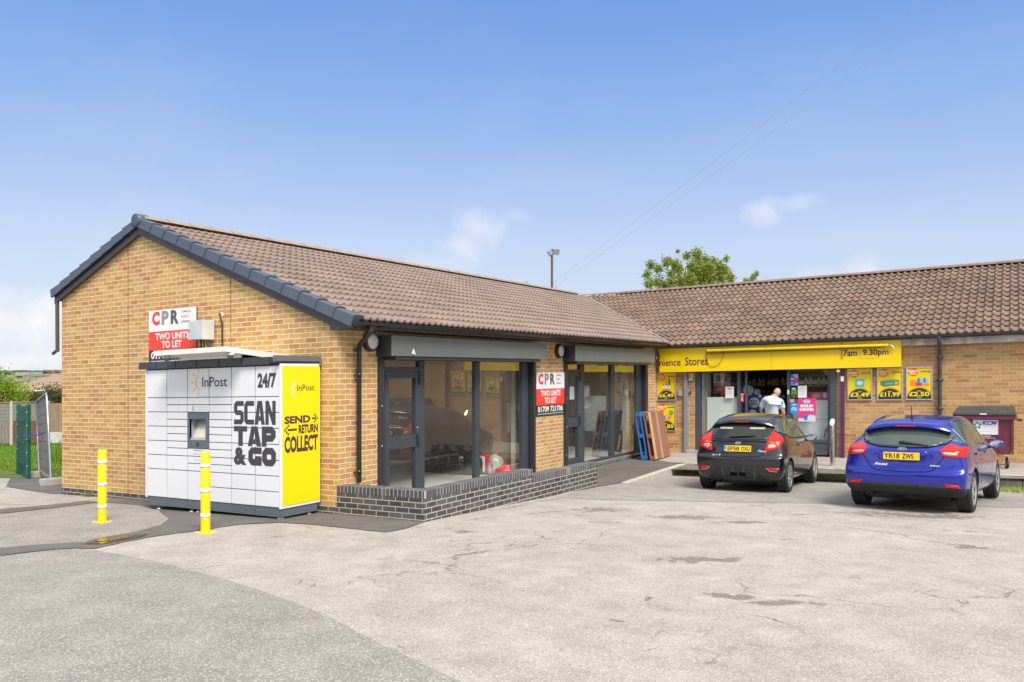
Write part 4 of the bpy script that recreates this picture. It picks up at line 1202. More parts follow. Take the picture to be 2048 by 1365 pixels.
m = M(); m.tube([(-2.655,-.13,2.535),(-2.64,-.13,2.4),(-2.6,-.1,2.25)], .008, 6); m.build('earth_cable', plain('earth_yellow', (.65,.55,.03), .5), cb)
c_ = thing('cable', 'thin black cable coming out of the gable wall beside the grey electrical box', 'cable', (-2.41,-.02,2.2))
m = M(); m.tube([(-2.43,.0,2.92),(-2.43,-.05,2.925),(-2.405,-.055,2.88),(-2.40,-.02,2.78),(-2.40,-.018,2.2)], .013, 8); m.build('lead', BLACKP, c_)
m = M(); m.lathe([(0,.02),(.03,.015),(.035,0)], (-2.43,-.0,2.92), (0,-1,0), 10); m.build('grommet', WHITE2, c_)
# ---------------------------------------------------------------- framed price posters on the store wall
def poster(label, x0, z0, w, h, price, sub, art, head='MEGA'):
    p = thing('price_poster', label, 'poster', (x0, 12.05, z0), 'framed price posters on the store wall')
    y = 12.046
    m = M(); f = .022
    m.box(x0, x0+w, y-.03, y, z0, z0+f); m.box(x0, x0+w, y-.03, y, z0+h-f, z0+h); m.box(x0, x0+f, y-.03, y, z0+f, z0+h-f); m.box(x0+w-f, x0+w, y-.03, y, z0+f, z0+h-f)
    m.build('frame', SILVER, p, bevel=.003)
    m = M(); m.box(x0+f, x0+w-f, y-.015, y, z0+f, z0+h-f); m.build('sheet', YPOST, p)
    Y = y-.0165; ex, ez = (1,0,0), (0,0,1); O = (x0, Y, z0); cx = w/2
    m = M(); flat(m, [(a, max(b_, f)) for a, b_ in circ(cx, f, .46*w, 24, ry=.335*h, a0=0, a1=PI)]+[(cx-.46*w, f)], O, ex, ez); m.build('price_disc', plain('disc_black', (.035,.04,.03), .45), p)
    m = M(); R0 = circ(cx, f, .47*w, 24, ry=.35*h, a0=0, a1=PI); R1 = circ(cx, f, .49*w, 24, ry=.375*h, a0=0, a1=PI); n = len(R0)
    m.add([Vector((x0+a, Y, z0+b_)) for a, b_ in R0+R1], [(n+i, i, i+1, n+i+1)[::-1] for i in range(n-1)]); m.build('price_ring', ORANGE, p)
    Y2 = Y-.0015
    m = M(); text(m, 'ONLY', (x0+cx, Y2, z0+.255*h), ex, ez, w=.17*w, h=.035*h, align='C', bold=.03)
    text(m, price, (x0+cx, Y2, z0+.112*h), ex, ez, w=.76*w, h=.135*h, align='C', bold=.028)
    text(m, sub, (x0+cx, Y2, z0+.058*h), ex, ez, w=.17*w, h=.03*h, align='C', bold=.02)
    m.build('lettering', plain('price_yellow', (.90,.75,.03), .4), p)
    m = M(); flat(m, circ(.27*w, .845*h, .2*w, 20, ry=.125*h), O, ex, ez); m.build('burst', plain('burst_red', (.78,.10,.02), .4), p)
    m = M(); flat(m, circ(.25*w, .80*h, .13*w, 16, ry=.04*h), (x0, Y2, z0), ex, ez); flat(m, circ(.20*w, .90*h, .1*w, 16, ry=.04*h), (x0, Y2, z0), ex, ez); m.build('flame', plain('flame_orange', (.92,.42,.02), .4), p)
    m = M(); text(m, head, (x0+.06*w, Y2-.001, z0+.82*h), (math.cos(.1),0,math.sin(.1)), (.12,0,1), w=.40*w, h=.065*h, bold=.06); m.build('lettering', WHITE, p)
    m = M(); text(m, 'deals', (x0+.14*w, Y2-.001, z0+.755*h), (math.cos(.1),0,math.sin(.1)), (.12,0,1), w=.27*w, h=.05*h, bold=.05); m.build('lettering', plain('head_yellow', (.95,.75,.1), .4), p)
    m = M(); text(m, 'The more you buy', (x0+.58*w, Y2, z0+.885*h), ex, ez, w=.33*w, h=.02*h); text(m, 'SAVE MORE', (x0+.56*w, Y2, z0+.835*h), ex, ez, w=.37*w, h=.035*h, bold=.05); m.build('lettering', INK, p)
    art(p, x0, z0, w, h, Y2)
def rect(m, x0, z0, w, h, Y, a0, a1, b0, b1): m.add([(x0+a0*w,Y,z0+b0*h),(x0+a1*w,Y,z0+b0*h),(x0+a1*w,Y,z0+b1*h),(x0+a0*w,Y,z0+b1*h)], [(0,1,2,3)])
def art_bottles(p, x0, z0, w, h, Y):
    for k, (c, mm) in enumerate(((.36,GREEND),(.50,plain('bottle_red',(.35,.03,.03),.4)),(.66,GREEND))):
        q = M(); H = (.60,.66,.80)[k]
        pts = [(c-.055,.40),(c+.055,.40),(c+.055,H-.12),(c+.022,H-.07),(c+.022,H),(c-.022,H),(c-.022,H-.07),(c-.055,H-.12)]
        flat(q, [(a*w, b_*h) for a, b_ in pts], (x0,Y,z0), (1,0,0), (0,0,1)); q.build('picture', mm, p)
        q = M(); rect(q, x0, z0, w, h, Y-.001, c-.05, c+.05, .42, .54); q.build('picture', WHITE, p)
def art_box(p, x0, z0, w, h, Y):
    q = M(); flat(q, [(.14*w,.47*h),(.26*w,.42*h),(.26*w,.57*h),(.14*w,.60*h)], (x0,Y,z0), (1,0,0), (0,0,1)); flat(q, [(.26*w,.42*h),(.86*w,.46*h),(.86*w,.61*h),(.26*w,.57*h)], (x0,Y,z0), (1,0,0), (0,0,1)); q.build('picture', plain('crate_green',(.08,.25,.16),.4), p)
    q = M(); flat(q, [(.14*w,.603*h),(.26*w,.573*h),(.86*w,.613*h),(.7*w,.65*h)], (x0,Y,z0), (1,0,0), (0,0,1)); q.build('picture', plain('crate_top',(.12,.33,.22),.4), p)
    q = M(); text(q, 'Carlsberg', (x0+.32*w,Y-.001,z0+.475*h), (1,0,.06), (0,0,1), w=.28*w, h=.055*h, shear=.3); q.build('lettering', WHITE, p)
    q = M(); rect(q, x0, z0, w, h, Y-.001, .70, .82, .48, .57); q.build('picture', plain('beer', (.6,.4,.12), .4), p)
def art_tin(p, x0, z0, w, h, Y):
    q = M(); rect(q, x0, z0, w, h, Y, .30, .70, .42, .66); q.build('picture', TEAL, p)
    q = M(); flat(q, circ(.50*w, .55*h, .12*w, 16, ry=.06*h), (x0,Y-.001,z0), (1,0,0), (0,0,1)); q.build('picture', WHITE, p)
    q = M(); text(q, 'Organic', (x0+.40*w,Y-.002,z0+.535*h), (1,0,0), (0,0,1), w=.2*w, h=.03*h); q.build('lettering', TEAL, p)
    q = M(); rect(q, x0, z0, w, h, Y-.001, .30, .70, .66, .68); q.build('picture', plain('lid_teal', (.2,.7,.65), .4), p)
def art_drinks(p, x0, z0, w, h, Y):
    q = M(); rect(q, x0, z0, w, h, Y, .16, .42, .43, .60); q.build('picture', ORANGE, p)
    for k in range(4):
        c = .48+.11*k
        q = M(); rect(q, x0, z0, w, h, Y, c-.05, c+.05, .52-.04*(k%2), .62); flat(q, [((c-.05)*w,.62*h),((c+.05)*w,.62*h),((c+.02)*w,.68*h),((c-.02)*w,.68*h)], (x0,Y,z0), (1,0,0), (0,0,1)); q.build('picture', SKYB if k%2 else BLUEP, p)
    q = M(); rect(q, x0, z0, w, h, Y-.001, .38, .62, .43, .52); q.build('picture', plain('crimson',(.6,.03,.12),.4), p)
    q = M(); rect(q, x0, z0, w, h, Y-.001, .66, .86, .43, .50); q.build('picture', ORANGE, p)
def art_mix(p, x0, z0, w, h, Y):
    q = M(); flat(q, circ(.76*w, .66*h, .12*w, 18, ry=.085*h), (x0,Y,z0), (1,0,0), (0,0,1)); q.build('picture', plain('roundel_green',(.02,.35,.12),.4), p)
    q = M(); text(q, 'NEW', (x0+.76*w,Y-.001,z0+.65*h), (1,0,0), (0,0,1), w=.13*w, h=.03*h, align='C', bold=.04); q.build('lettering', WHITE, p)
    q = M(); flat(q, circ(.60*w, .50*h, .17*w, 18, ry=.075*h), (x0,Y,z0), (1,0,0), (0,0,1)); q.build('picture', ORANGE, p)
    q = M(); rect(q, x0, z0, w, h, Y-.001, .45, .60, .42, .55); q.build('picture', SKYB, p)
    q = M(); rect(q, x0, z0, w, h, Y-.001, .2, .45, .42, .56); q.build('picture', RED, p)
poster('framed yellow poster priced 6.49 with bottles, upper one left of the store window', .005, 1.185, .523, .735, '£6.49', 'EACH', art_bottles)
poster('framed yellow poster partly hidden by the leaning pallets, below the bottle poster', .005, .375, .523, .735, '£4.85', 'EACH', art_mix, 'AMAZING')
poster('framed yellow poster priced 3.49 with a turquoise tub', 4.752, 1.168, .54, .743, '£3.49', 'EACH', art_tin)
poster('framed yellow poster priced 11.99 with a green beer crate', 5.392, 1.166, .542, .753, '£11.99', '', art_box)
poster('framed yellow poster priced 2.50 with blue and orange drinks', 6.0, 1.173, .538, .743, '£2.50', 'PM £2.99', art_drinks)

# ---------------------------------------------------------------- notices stuck to the store glass
def notice(name, label, cat, x0, x1, z0, z1, mm, y=12.086, group=None):
    t = thing(name, label, cat, ((x0+x1)/2, y, z0), group)
    m = M(); m.box(x0, x1, y, y+.003, z0, z1); m.build('sheet', mm, t)
    return t
def bars(t, rows, x0, x1, y, mm, name='print'):
    """lines of print too small to read"""
    m = M()
    for z, h, a, b_ in rows: m.add([(x0+(x1-x0)*a,y,z),(x0+(x1-x0)*b_,y,z),(x0+(x1-x0)*b_,y,z+h),(x0+(x1-x0)*a,y,z+h)], [(0,1,2,3)])
    m.build(name, mm, t)
ex, ez = (1,0,0), (0,0,1); NY = 12.0845
t = notice('window_poster', 'pink poster reading SOLD HERE in white letters on the right store window', 'poster', 3.62, 4.03, .655, 1.222, PINK)
m = M(); text(m, 'SOLD', (3.82,NY,1.00), ex, ez, w=.30, h=.075, align='C', bold=.09); text(m, 'HERE!', (3.82,NY,.915), ex, ez, w=.33, h=.07, align='C', bold=.09); m.build('lettering', WHITE, t)
m = M(); flat(m, circ(3.82,1.145,.09,20,ry=.045), (0,NY,0), ex, ez); m.build('cloud', SKYB, t)
m = M(); text(m, 'Slush', (3.82,NY-.001,1.125), ex, ez, w=.13, h=.035, align='C', bold=.05); m.build('lettering', WHITE, t)
m = M(); m.add([(3.625,NY,.66),(4.025,NY,.66),(4.025,NY,.80),(3.9,NY,.83),(3.78,NY,.74),(3.625,NY,.74)], [(0,1,2,3,4,5)]); m.build('snow', PALEB, t)
m = M(); flat(m, [(3.76,.69),(3.83,.69),(3.845,.79),(3.75,.79)], (0,NY-.001,0), ex, ez); flat(m, circ(3.80,.80,.045,12,ry=.022), (0,NY-.001,0), ex, ez); m.build('cup', BLUEP, t)
t = notice('window_notice', 'white printed notice on the right store window above the pink poster', 'notice', 3.614, 3.82, 1.235, 1.526, CARDB)
bars(t, [(1.49,.008,.3,.7),(1.46,.006,.1,.9),(1.435,.006,.1,.85),(1.41,.006,.1,.9),(1.375,.006,.1,.8),(1.34,.006,.1,.9),(1.30,.006,.1,.6)], 3.614, 3.82, NY, PALE)
t = notice('window_notice', 'white printed notice with a red heading on the left store window', 'notice', 1.83, 2.047, 1.235, 1.529, CARDB)
bars(t, [(1.48,.018,.25,.75),(1.455,.014,.25,.75)], 1.83, 2.047, NY, PINK); bars(t, [(1.40,.006,.1,.9),(1.375,.006,.1,.85),(1.35,.006,.1,.9),(1.31,.006,.2,.8)], 1.83, 2.047, NY, PALE)
t = notice('window_poster', 'small blue and pink poster at the top of the right store window', 'poster', 3.43, 3.625, 1.533, 1.815, plain('poster_violet', (.12,.12,.55), .4))
m = M(); flat(m, circ(3.575,1.67,.05,12,ry=.055), (0,NY,0), ex, ez); m.build('print', PINK, t)
m = M(); m.add([(3.50,NY,1.76),(3.62,NY,1.71),(3.62,NY,1.81),(3.50,NY,1.81)], [(0,1,2,3)]); m.add([(3.52,NY,1.54),(3.62,NY,1.54),(3.62,NY,1.60),(3.56,NY,1.60)], [(0,1,2,3)]); m.build('print', SKYB, t)
bars(t, [(1.68,.03,.05,.5),(1.59,.02,.08,.35),(1.545,.01,.1,.6)], 3.43, 3.625, NY, PALEB)
t = notice('window_sticker', 'black sticker with three green claw marks on the right store window', 'sticker', 3.44, 3.60, 1.205, 1.50, plain('sticker_black', (.02,.02,.02), .4))
m = M()
for k, (x, b0) in enumerate(((3.475,1.24),(3.522,1.215),(3.566,1.25))):
    flat(m, [(x-.016,1.42),(x+.012,1.43),(x+.018,1.41),(x+.006,1.40),(x+.012,1.33),(x+.002,1.30),(x+.01,b0),(x-.006,b0+.05),(x-.002,1.33),(x-.008,1.36),(x-.004,1.405)], (0,NY,0), ex, ez)
m.build('emblem', GREENL, t)
m = M(); m.add([(3.475,NY,1.44),(3.555,NY,1.44),(3.555,NY,1.475),(3.475,NY,1.475)], [(0,1,2,3)]); m.build('print', CARDB, t)
t = notice('window_sticker', 'small pale pink sticker on the right store window', 'sticker', 3.426, 3.523, 1.122, 1.2, PINK2); bars(t, [(1.17,.008,.1,.8),(1.15,.008,.1,.7)], 3.426, 3.523, NY, PINK)
t = thing('window_sticker', 'bright blue arrow shaped sticker pointing down on the right store window', 'sticker', (3.52,12.086,.813))
m = M(); m.prism([(3.432,12.089,1.10),(3.432,12.089,.88),(3.522,12.089,.815),(3.612,12.089,.88),(3.612,12.089,1.10)], (0,-.003,0)); m.build('sheet', plain('sticker_blue', (.02,.32,.72), .4), t)
bars(t, [(1.06,.022,.25,.72),(.99,.014,.25,.75),(.96,.014,.15,.85),(.93,.014,.12,.88)], 3.432, 3.612, NY, WHITE)
t = notice('window_sticker', 'red and white sticker between the two grey posts left of the store door', 'sticker', 2.217, 2.30, 1.138, 1.353, REDP); bars(t, [(1.32,.02,.1,.9),(1.25,.03,.25,.6),(1.17,.05,.3,.7)], 2.217, 2.30, NY, WHITE)
t = notice('door_label', 'small white label on the grey post right of the store door', 'label', 3.37, 3.415, 1.325, 1.43, CARDB, y=12.056); 
m = M(); flat(m, circ(3.392,1.375,.012,10), (0,12.0545,0), ex, ez); m.build('print', ORANGE, t)

# ---------------------------------------------------------------- store interior, seen through the glass and the open door
t = thing('lottery_stand', 'blue lottery play stand with white discs reading PLAY NOW just inside the store door', 'stand', (2.3, 12.8, -.12))
m = M(); Yb = 12.76
m.prism([(2.0,Yb,-.12),(2.52,Yb,-.12),(2.53,Yb,1.25),(2.42,Yb,1.42)]+[(2.19+.2*math.cos(a), Yb, 1.39+.2*math.sin(a)) for a in [R_(x) for x in (30,60,90,120,150)]]+[(2.0,Yb,1.4)], (0,.10,0)); m.build('board', NAVY, t)
m = M(); m.lathe([(0,0),(.115,0),(.115,.012)], (2.22,Yb-.001,1.41), (0,-1,0), 28); m.build('clear_disc', plain('disc_pale', (.60,.66,.62), .2), t)
m = M(); m.lathe([(.12,0),(.135,0),(.135,.02),(.12,.02)], (2.22,Yb-.001,1.41), (0,-1,0), 28); m.build('disc_ring', PALEB, t)
m = M(); m.lathe([(0,.0),(.085,0),(.085,.012)], (2.46,Yb-.002,1.37), (0,-1,0), 24); m.build('clear_disc', LILAC, t)
m = M(); m.lathe([(0,0),(.045,0),(.045,.012)], (2.53,Yb-.003,1.265), (0,-1,0), 20); m.build('clear_disc', PALEB, t)
m = M(); m.lathe([(0,.012),(.14,.012),(.14,.0)], (2.375,Yb-.002,1.10), (0,-1,0), 32); dsc = m.build('disc', PALEB, t)
m = M(); m.lathe([(0,.012),(.12,.012),(.12,.0)], (2.33,Yb-.002,.80), (0,-1,0), 32); m.build('disc', PALEB, t)
m = M(); text(m, 'PLAY', (2.375,Yb-.016,1.105), ex, ez, w=.175, h=.058, align='C', bold=.05); text(m, 'NOW', (2.375,Yb-.016,1.03), ex, ez, w=.17, h=.058, align='C', bold=.05); m.build('lettering', NAVY, t)
t = thing('shop_counter', 'red and yellow shop counter inside the store beyond the door', 'counter', (2.9,13.6,-.12))
m = M(); m.box(2.2,3.7,13.5,13.9,-.12,.78); m.build('front', plain('counter_wood', (.32,.18,.07), .5), t)
m = M(); m.box(2.2,3.7,13.45,13.9,.785,.84); m.build('top', REDP, t)
m = M(); m.box(2.85,3.3,13.40,13.449,-.1,.75); m.build('panel', plain('counter_yellow', (.35,.28,.01), .5), t)
t = thing('display_shelf', 'dark shelving behind the counter stocked with bottles and packets', 'shelf', (2.6,15.1,-.12))
for z in (.7,1.1,1.5,1.85):
    m = M(); m.box(.8,4.5,14.9,15.25,z-.03,z); m.build('shelf', plain('shelf_red', (.20,.03,.025), .5), t)
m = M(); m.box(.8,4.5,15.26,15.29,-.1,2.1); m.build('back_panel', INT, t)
rnd = random.Random(4)
pal = [WHITE, plain('pack_yellow',(.75,.55,.05),.4), GREEND, plain('pack_amber',(.4,.2,.05),.3), plain('pack_black',(.03,.03,.03),.3), REDP, PALEB]
def bottle_proto(h, r, mm, capm, label):
    b_ = thing('bottle', label, 'bottle', (0,0,0), 'bottles on the store shelves')
    q = M(); q.lathe([(0,0),(r,0),(r,h*.62),(r*.35,h*.8),(r*.35,h*.93),(0,h*.93)], (0,0,0), (0,0,1), 10); q.build('body', mm, b_)
    q = M(); q.lathe([(r*1.02,h*.15),(r*1.02,h*.5)], (0,0,0), (0,0,1), 10); q.build('label', capm, b_)
    q = M(); q.lathe([(r*.4,h*.93),(r*.4,h),(0,h)], (0,0,0), (0,0,1), 8); q.build('cap', capm, b_)
    return b_
protos = [bottle_proto(.26,.055,pal[3],pal[0],'amber bottle with a white label on the dark shelf behind the counter'), bottle_proto(.24,.06,pal[0],pal[1],'white bottle with a yellow label on the dark shelf behind the counter'), bottle_proto(.27,.05,pal[2],pal[0],'green bottle with a white label on the dark shelf behind the counter')]
used = set()
def put(k, x, y, z):
    o = protos[k] if k not in used else copy_tree(protos[k])
    used.add(k); o.location = W((x,y,z))
for i in range(26):
    put(rnd.choice((0,1,1,2)), 1.0+i*.13+rnd.uniform(-.02,.02), 15.0, 1.5)
for i in range(24):
    put(rnd.choice((0,0,2)), 1.05+i*.14+rnd.uniform(-.02,.02), 15.0, 1.1)
t = thing('chest_freezer', 'white upright cooler standing behind the right store window', 'freezer', (3.9,12.6,-.12))
m = M(); m.box(3.46,4.29,12.30,12.85,-.12,1.18); m.build('cabinet', plain('freezer_white', (.84,.88,.92), .4, var=.03), t, bevel=.01)
m = M(); m.box(3.47,4.28,12.29,12.2985,.70,.708); m.build('seam', PALE, t)
m = M(); m.tube([(4.19,12.285,.28),(4.21,12.285,.45),(4.24,12.285,.52),(4.255,12.285,.40)], .01, 6); m.build('cable', FRAME_D, t)
t = thing('header_board', 'magenta and peach printed board along the top of the white cooler', 'sign', (4.0,12.3,1.19))
m = M(); m.box(3.76,4.28,12.28,12.31,1.185,1.365); m.build('board', MAGENTA, t)
m = M(); flat(m, circ(4.0,1.27,.1,14,ry=.06), (0,12.278,0), ex, ez); m.build('print', plain('print_peach', (.62,.28,.16), .4), t)
m = M(); flat(m, circ(4.20,1.29,.05,12,ry=.07), (0,12.277,0), ex, ez); m.build('print', plain('print_rose', (.75,.45,.55), .4), t)
t = thing('display_shelf', 'wooden shelf with a row of bottles above the cooler in the right store window', 'shelf', (3.85,12.9,1.49))
m = M(); m.box(3.44,4.3,12.8,13.05,1.49,1.515); m.build('shelf', plain('shelf_pine', (.42,.25,.09), .6), t)
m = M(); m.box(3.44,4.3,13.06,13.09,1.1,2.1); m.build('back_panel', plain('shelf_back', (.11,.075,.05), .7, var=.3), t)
for i in range(13): put(rnd.choice((0,0,1,2)), 3.50+i*.063, 12.92, 1.515)
for o_ in ALLT:
    pass
for k in range(3):
    for q in protos[k].children: pass
# smaller bottles in the window row
t = thing('window_banner', 'faded white banner with black figures and a red panel hanging inside the left store window', 'banner', (1.53,12.5,1.25))
m = M(); m.box(1.39,1.68,12.5,12.505,1.615,1.88); m.build('sheet', plain('banner_white', (.52,.47,.42), .7), t)
m = M(); m.box(1.39,1.68,12.5,12.505,1.35,1.612); m.build('red_panel', plain('banner_red', (.30,.035,.03), .7), t)
m = M(); text(m, 'CHALLENGE', (1.41,12.496,1.545), ex, ez, w=.25, h=.045, bold=.03); text(m, '25', (1.48,12.496,1.42), ex, ez, w=.12, h=.075, bold=.03); m.build('lettering', plain('banner_ink', (.55,.42,.38), .6), t)
m = M()
for x in (1.47,1.54): m.tube([(x,12.495,1.66),(x+.015,12.495,1.75),(x-.01,12.495,1.83)], .016, 6)
m.build('figure_print', FRAME_D, t)
m = M(); text(m, 'R', (1.59,12.496,1.70), ex, ez, w=.06, h=.12, bold=.02); m.build('lettering', plain('banner_ink_red', (.45,.08,.06), .6), t)
# ---------------------------------------------------------------- yellow bollards
def bollard(x, y, label):
    z = g(x, y)
    b = thing('bollard', label, 'bollard', (x, y, z), 'yellow bollards in front of the parcel locker')
    m = M(); m.lathe([(.057,.008),(.057,.985),(.052,.992),(0,.992)], (x,y,z), (0,0,1), 28); m.build('post', YEL_B, b)
    m = M(); m.box(x-.115,x+.115,y-.085,y+.085,z,z+.009); pl = m.build('base_plate', YEL_B, b, bevel=.003)
    m = M()
    for dx in (-.09,.09):
        for dy in (-.06,.06): m.lathe([(.012,.009),(.012,.018),(0,.02)], (x+dx,y+dy,z), (0,0,1), 6)
    m.build('bolt', ZINC, pl)
    for zz in (.80,.495,.19):
        m = M(); m.lathe([(.0578,zz),(.0582,zz),(.0582,zz+.05),(.0578,zz+.05)], (x,y,z), (0,0,1), 28); m.build('reflective_band', plain('band_white', (.82,.84,.88), .35, var=.01), b)
    return b
bollard(-2.52,-1.91,'yellow white banded bollard clear of the locker, in front of the bare brick gable')
bollard(-.352,-1.92,'yellow white banded bollard in front of the white doors of the parcel locker')
sb_ = thing('steel_bollard', 'polished steel bollard with a slanted top on the pavement between the black and blue cars', 'bollard', (4.72,10.3,-.2))
m = M(); x, y, z = 4.735, 10.25, -.20
n = 28; r = .051; vs = []
for k in range(n):
    a = 2*PI*k/n; vs.append((x+r*math.cos(a), y+r*math.sin(a), z))
for k in range(n):
    a = 2*PI*k/n; vs.append((x+r*math.cos(a), y+r*math.sin(a), z+.955+.075*math.sin(a)))
m.add(vs, [(k,(k+1)%n,n+(k+1)%n,n+k) for k in range(n)], smooth=True)
m.build('post', STEEL, sb_)
m = M(); m.add(vs[n:], [tuple(range(n))]); m.lathe([(.052,.0),(.056,.004),(.056,.012)], (x,y,z+.0), (0,0,1), 24); m.build('cap', plain('cap_pale', (.80,.78,.74), .35, .4), sb_)
m = M(); m.box(x-.16,x+.14,y-.22,y+.2,-.204,-.196); m.build('footing', CONC, sb_)
# ---------------------------------------------------------------- commercial waste bin
wb = thing('waste_bin', 'large plum coloured wheeled waste container with a grey lid against the brick wall', 'waste bin', (7.58,11.2,-.19))
BW0, BW1, BY0, BY1_ = 7.06, 8.10, 10.75, 11.75
m = M()
zb, zt = .10, .88
m.add([(BW0+.08,BY0+.08,zb),(BW1-.06,BY0+.08,zb),(BW1-.06,BY1_-.06,zb),(BW0+.08,BY1_-.06,zb),(BW0,BY0,zt),(BW1,BY0,zt),(BW1,BY1_,zt),(BW0,BY1_,zt)],
      [(0,3,2,1),(0,1,5,4),(1,2,6,5),(2,3,7,6),(3,0,4,7)])
for x in (BW0+.02, BW0+.25, 7.82, BW1-.07): m.add([(x+.02,BY0+.06,zb),(x+.06,BY0+.06,zb),(x+.06,BY0-.012,zt),(x,BY0-.012,zt)], [(0,1,2,3)])
bb = m.build('body', PLUM, wb, weld=True, bevel=.012)
m = M(); m.box(BW0-.04,BW1+.04,BY0-.05,BY0+.0,zt-.07,zt+.01); m.box(BW0-.04,BW1+.04,BY1_,BY1_+.04,zt-.07,zt+.01); m.box(BW0-.045,BW0,BY0+.002,BY1_-.002,zt-.07,zt+.01); m.box(BW1,BW1+.045,BY0+.002,BY1_-.002,zt-.07,zt+.01)
m.build('rim', PLUM, wb, bevel=.01)
m = M()
m.add([(BW0-.05,BY0-.07,zt+.015),(BW1+.03,BY0-.07,zt+.015),(BW1+.03,BY1_,zt+.015),(BW0-.05,BY1_,zt+.015),(BW0-.05,BY0-.07,zt+.06),(BW1+.03,BY0-.07,zt+.06),(BW1+.0,BY0+.3,zt+.16),(BW0+.02,BY0+.3,zt+.16),(BW1+.0,BY1_,zt+.17),(BW0+.02,BY1_,zt+.17)],
      [(0,3,2,1),(0,1,5,4),(4,5,6,7),(7,6,8,9),(1,2,8,6,5),(2,3,9,8),(3,0,4,7,9)])
for i in range(6):
    x = BW0+.1+i*.165; m.add([(x,BY0-.05,zt+.068),(x+.09,BY0-.05,zt+.068),(x+.085,BY0+.3,zt+.175),(x+.01,BY0+.3,zt+.175)], [(0,1,2,3)])
m.build('lid', BINLID, wb, bevel=.008)
m = M(); m.box(7.5,7.62,BY0-.075,BY0-.068,zt+.03,zt+.055); m.build('lid_label', CARDB, wb)
m = M(); m.tube([(BW1+.04,BY0+.2,.80),(BW1+.12,BY0+.2,.78),(BW1+.13,BY0+.5,.78),(BW1+.04,BY0+.5,.80)], .018, 8); m.build('trunnion', BLACKP, wb)
Yq = lambda z: BY0+.08-(z-zb)/(zt-zb)*.08-.006
def bq(x, z): return (x, Yq(z), z)
m = M(); m.add([bq(7.375,.50),bq(7.83,.50),bq(7.83,.80),bq(7.375,.80)], [(0,1,2,3)]); st = m.build('sticker', plain('sticker_white', (.80,.82,.87), .4), wb)
m = M(); tz = Vector((0,-.08/.78,1)); 
text(m, 'KCM', (7.54,Yq(.70)-.004,.695), ex, tz, w=.26, h=.085, bold=.035, shear=.25); m.build('lettering', plain('kcm_violet', (.12,.09,.42), .4), st)
m = M(); text(m, 'Waste Management', (7.54,Yq(.665)-.004,.660), ex, tz, w=.26, h=.022, bold=.0); text(m, 'recycling and waste', (7.48,Yq(.56)-.004,.56), ex, tz, w=.22, h=.016); m.build('lettering', PALE, st)
for k in range(5):
    a = 2*PI*k/5+.3; m = M()
    c, s_ = math.cos(a), math.sin(a); cc = (7.455+.052*c, .69+.052*s_)
    pts = [(cc[0]+.028*math.cos(a+q), cc[1]+.028*math.sin(a+q)) for q in (0,1.2,2.2,3.4,4.6)]
    m.add([(p[0],Yq(p[1])-.004,p[1]) for p in pts], [(0,1,2,3,4)]); m.build('emblem', plain('em_green',(.12,.42,.12),.4) if k%2 else plain('em_blue',(.03,.22,.55),.4), st)
m = M(); text(m, '024 7682259', (7.50,Yq(.46)-.004,.455), ex, tz, w=.19, h=.022, bold=.03); text(m, 'leedsrecycling.co.uk', (7.50,Yq(.42)-.004,.418), ex, tz, w=.26, h=.022, bold=.03); m.build('lettering', CARDB, bb)
def castor(x, y):
    z0 = -.195
    a = M(); a.lathe([(.0,-.025),(.07,-.025),(.085,-.015),(.085,.015),(.07,.025),(0,.025)], (x,y,z0+.085), (1,.3,0), 20); w_ = a.build('castor', BLK, wb)
    a = M(); a.lathe([(0,-.03),(.045,-.03),(.045,.03),(0,.03)], (x,y,z0+.085), (1,.3,0), 14); a.build('hub', plain('hub_grey', (.35,.37,.40), .5), w_)
    a = M(); a.obox((x-.035,y,z0+.17), (.004,.0,0), (0,.035,0), (0,0,.09)); a.obox((x+.035,y,z0+.17), (.004,0,0), (0,.035,0), (0,0,.09)); a.box(x-.05,x+.05,y-.06,y+.06,z0+.26,z0+.295); a.build('fork', ZINC, w_)
for x, y in ((7.97,10.9),(7.2,10.9),(7.97,11.6),(7.2,11.6)): castor(x, y)
# ---------------------------------------------------------------- pallets leaning on the front of unit two
def plankmat(name, stops, dirt=.2):
    m, t, b_ = nt(name); co = objco(t)
    mp = N(t, 'ShaderNodeMapping', ins={'Vector': co, 'Scale': (14,14,1.2)}).outputs[0]
    gr = noise(t, mp, 2.5, 6, .65); c = ramp(t, gr, stops)
    c = mixc(t, mrange(t, noise(t, co, 4, 5), .5, .75, 0, dirt), c, (.07,.05,.04))
    t.links.new(c, b_.inputs['Base Color']); b_.inputs['Roughness'].default_value = .8; bump(t, b_, gr, .4, .004); return m
PB = plankmat('wood_red_brown', [(.3,(.20,.075,.05)),(.5,(.30,.125,.085)),(.7,(.36,.19,.13))]); PC = plankmat('wood_pale', [(.3,(.46,.27,.12)),(.6,(.58,.38,.18))]); PG = plankmat('wood_grey', [(.3,(.32,.20,.14)),(.6,(.42,.29,.20))])
PBL = plankmat('wood_blue', [(.3,(.015,.13,.42)),(.7,(.03,.22,.58))], .12)
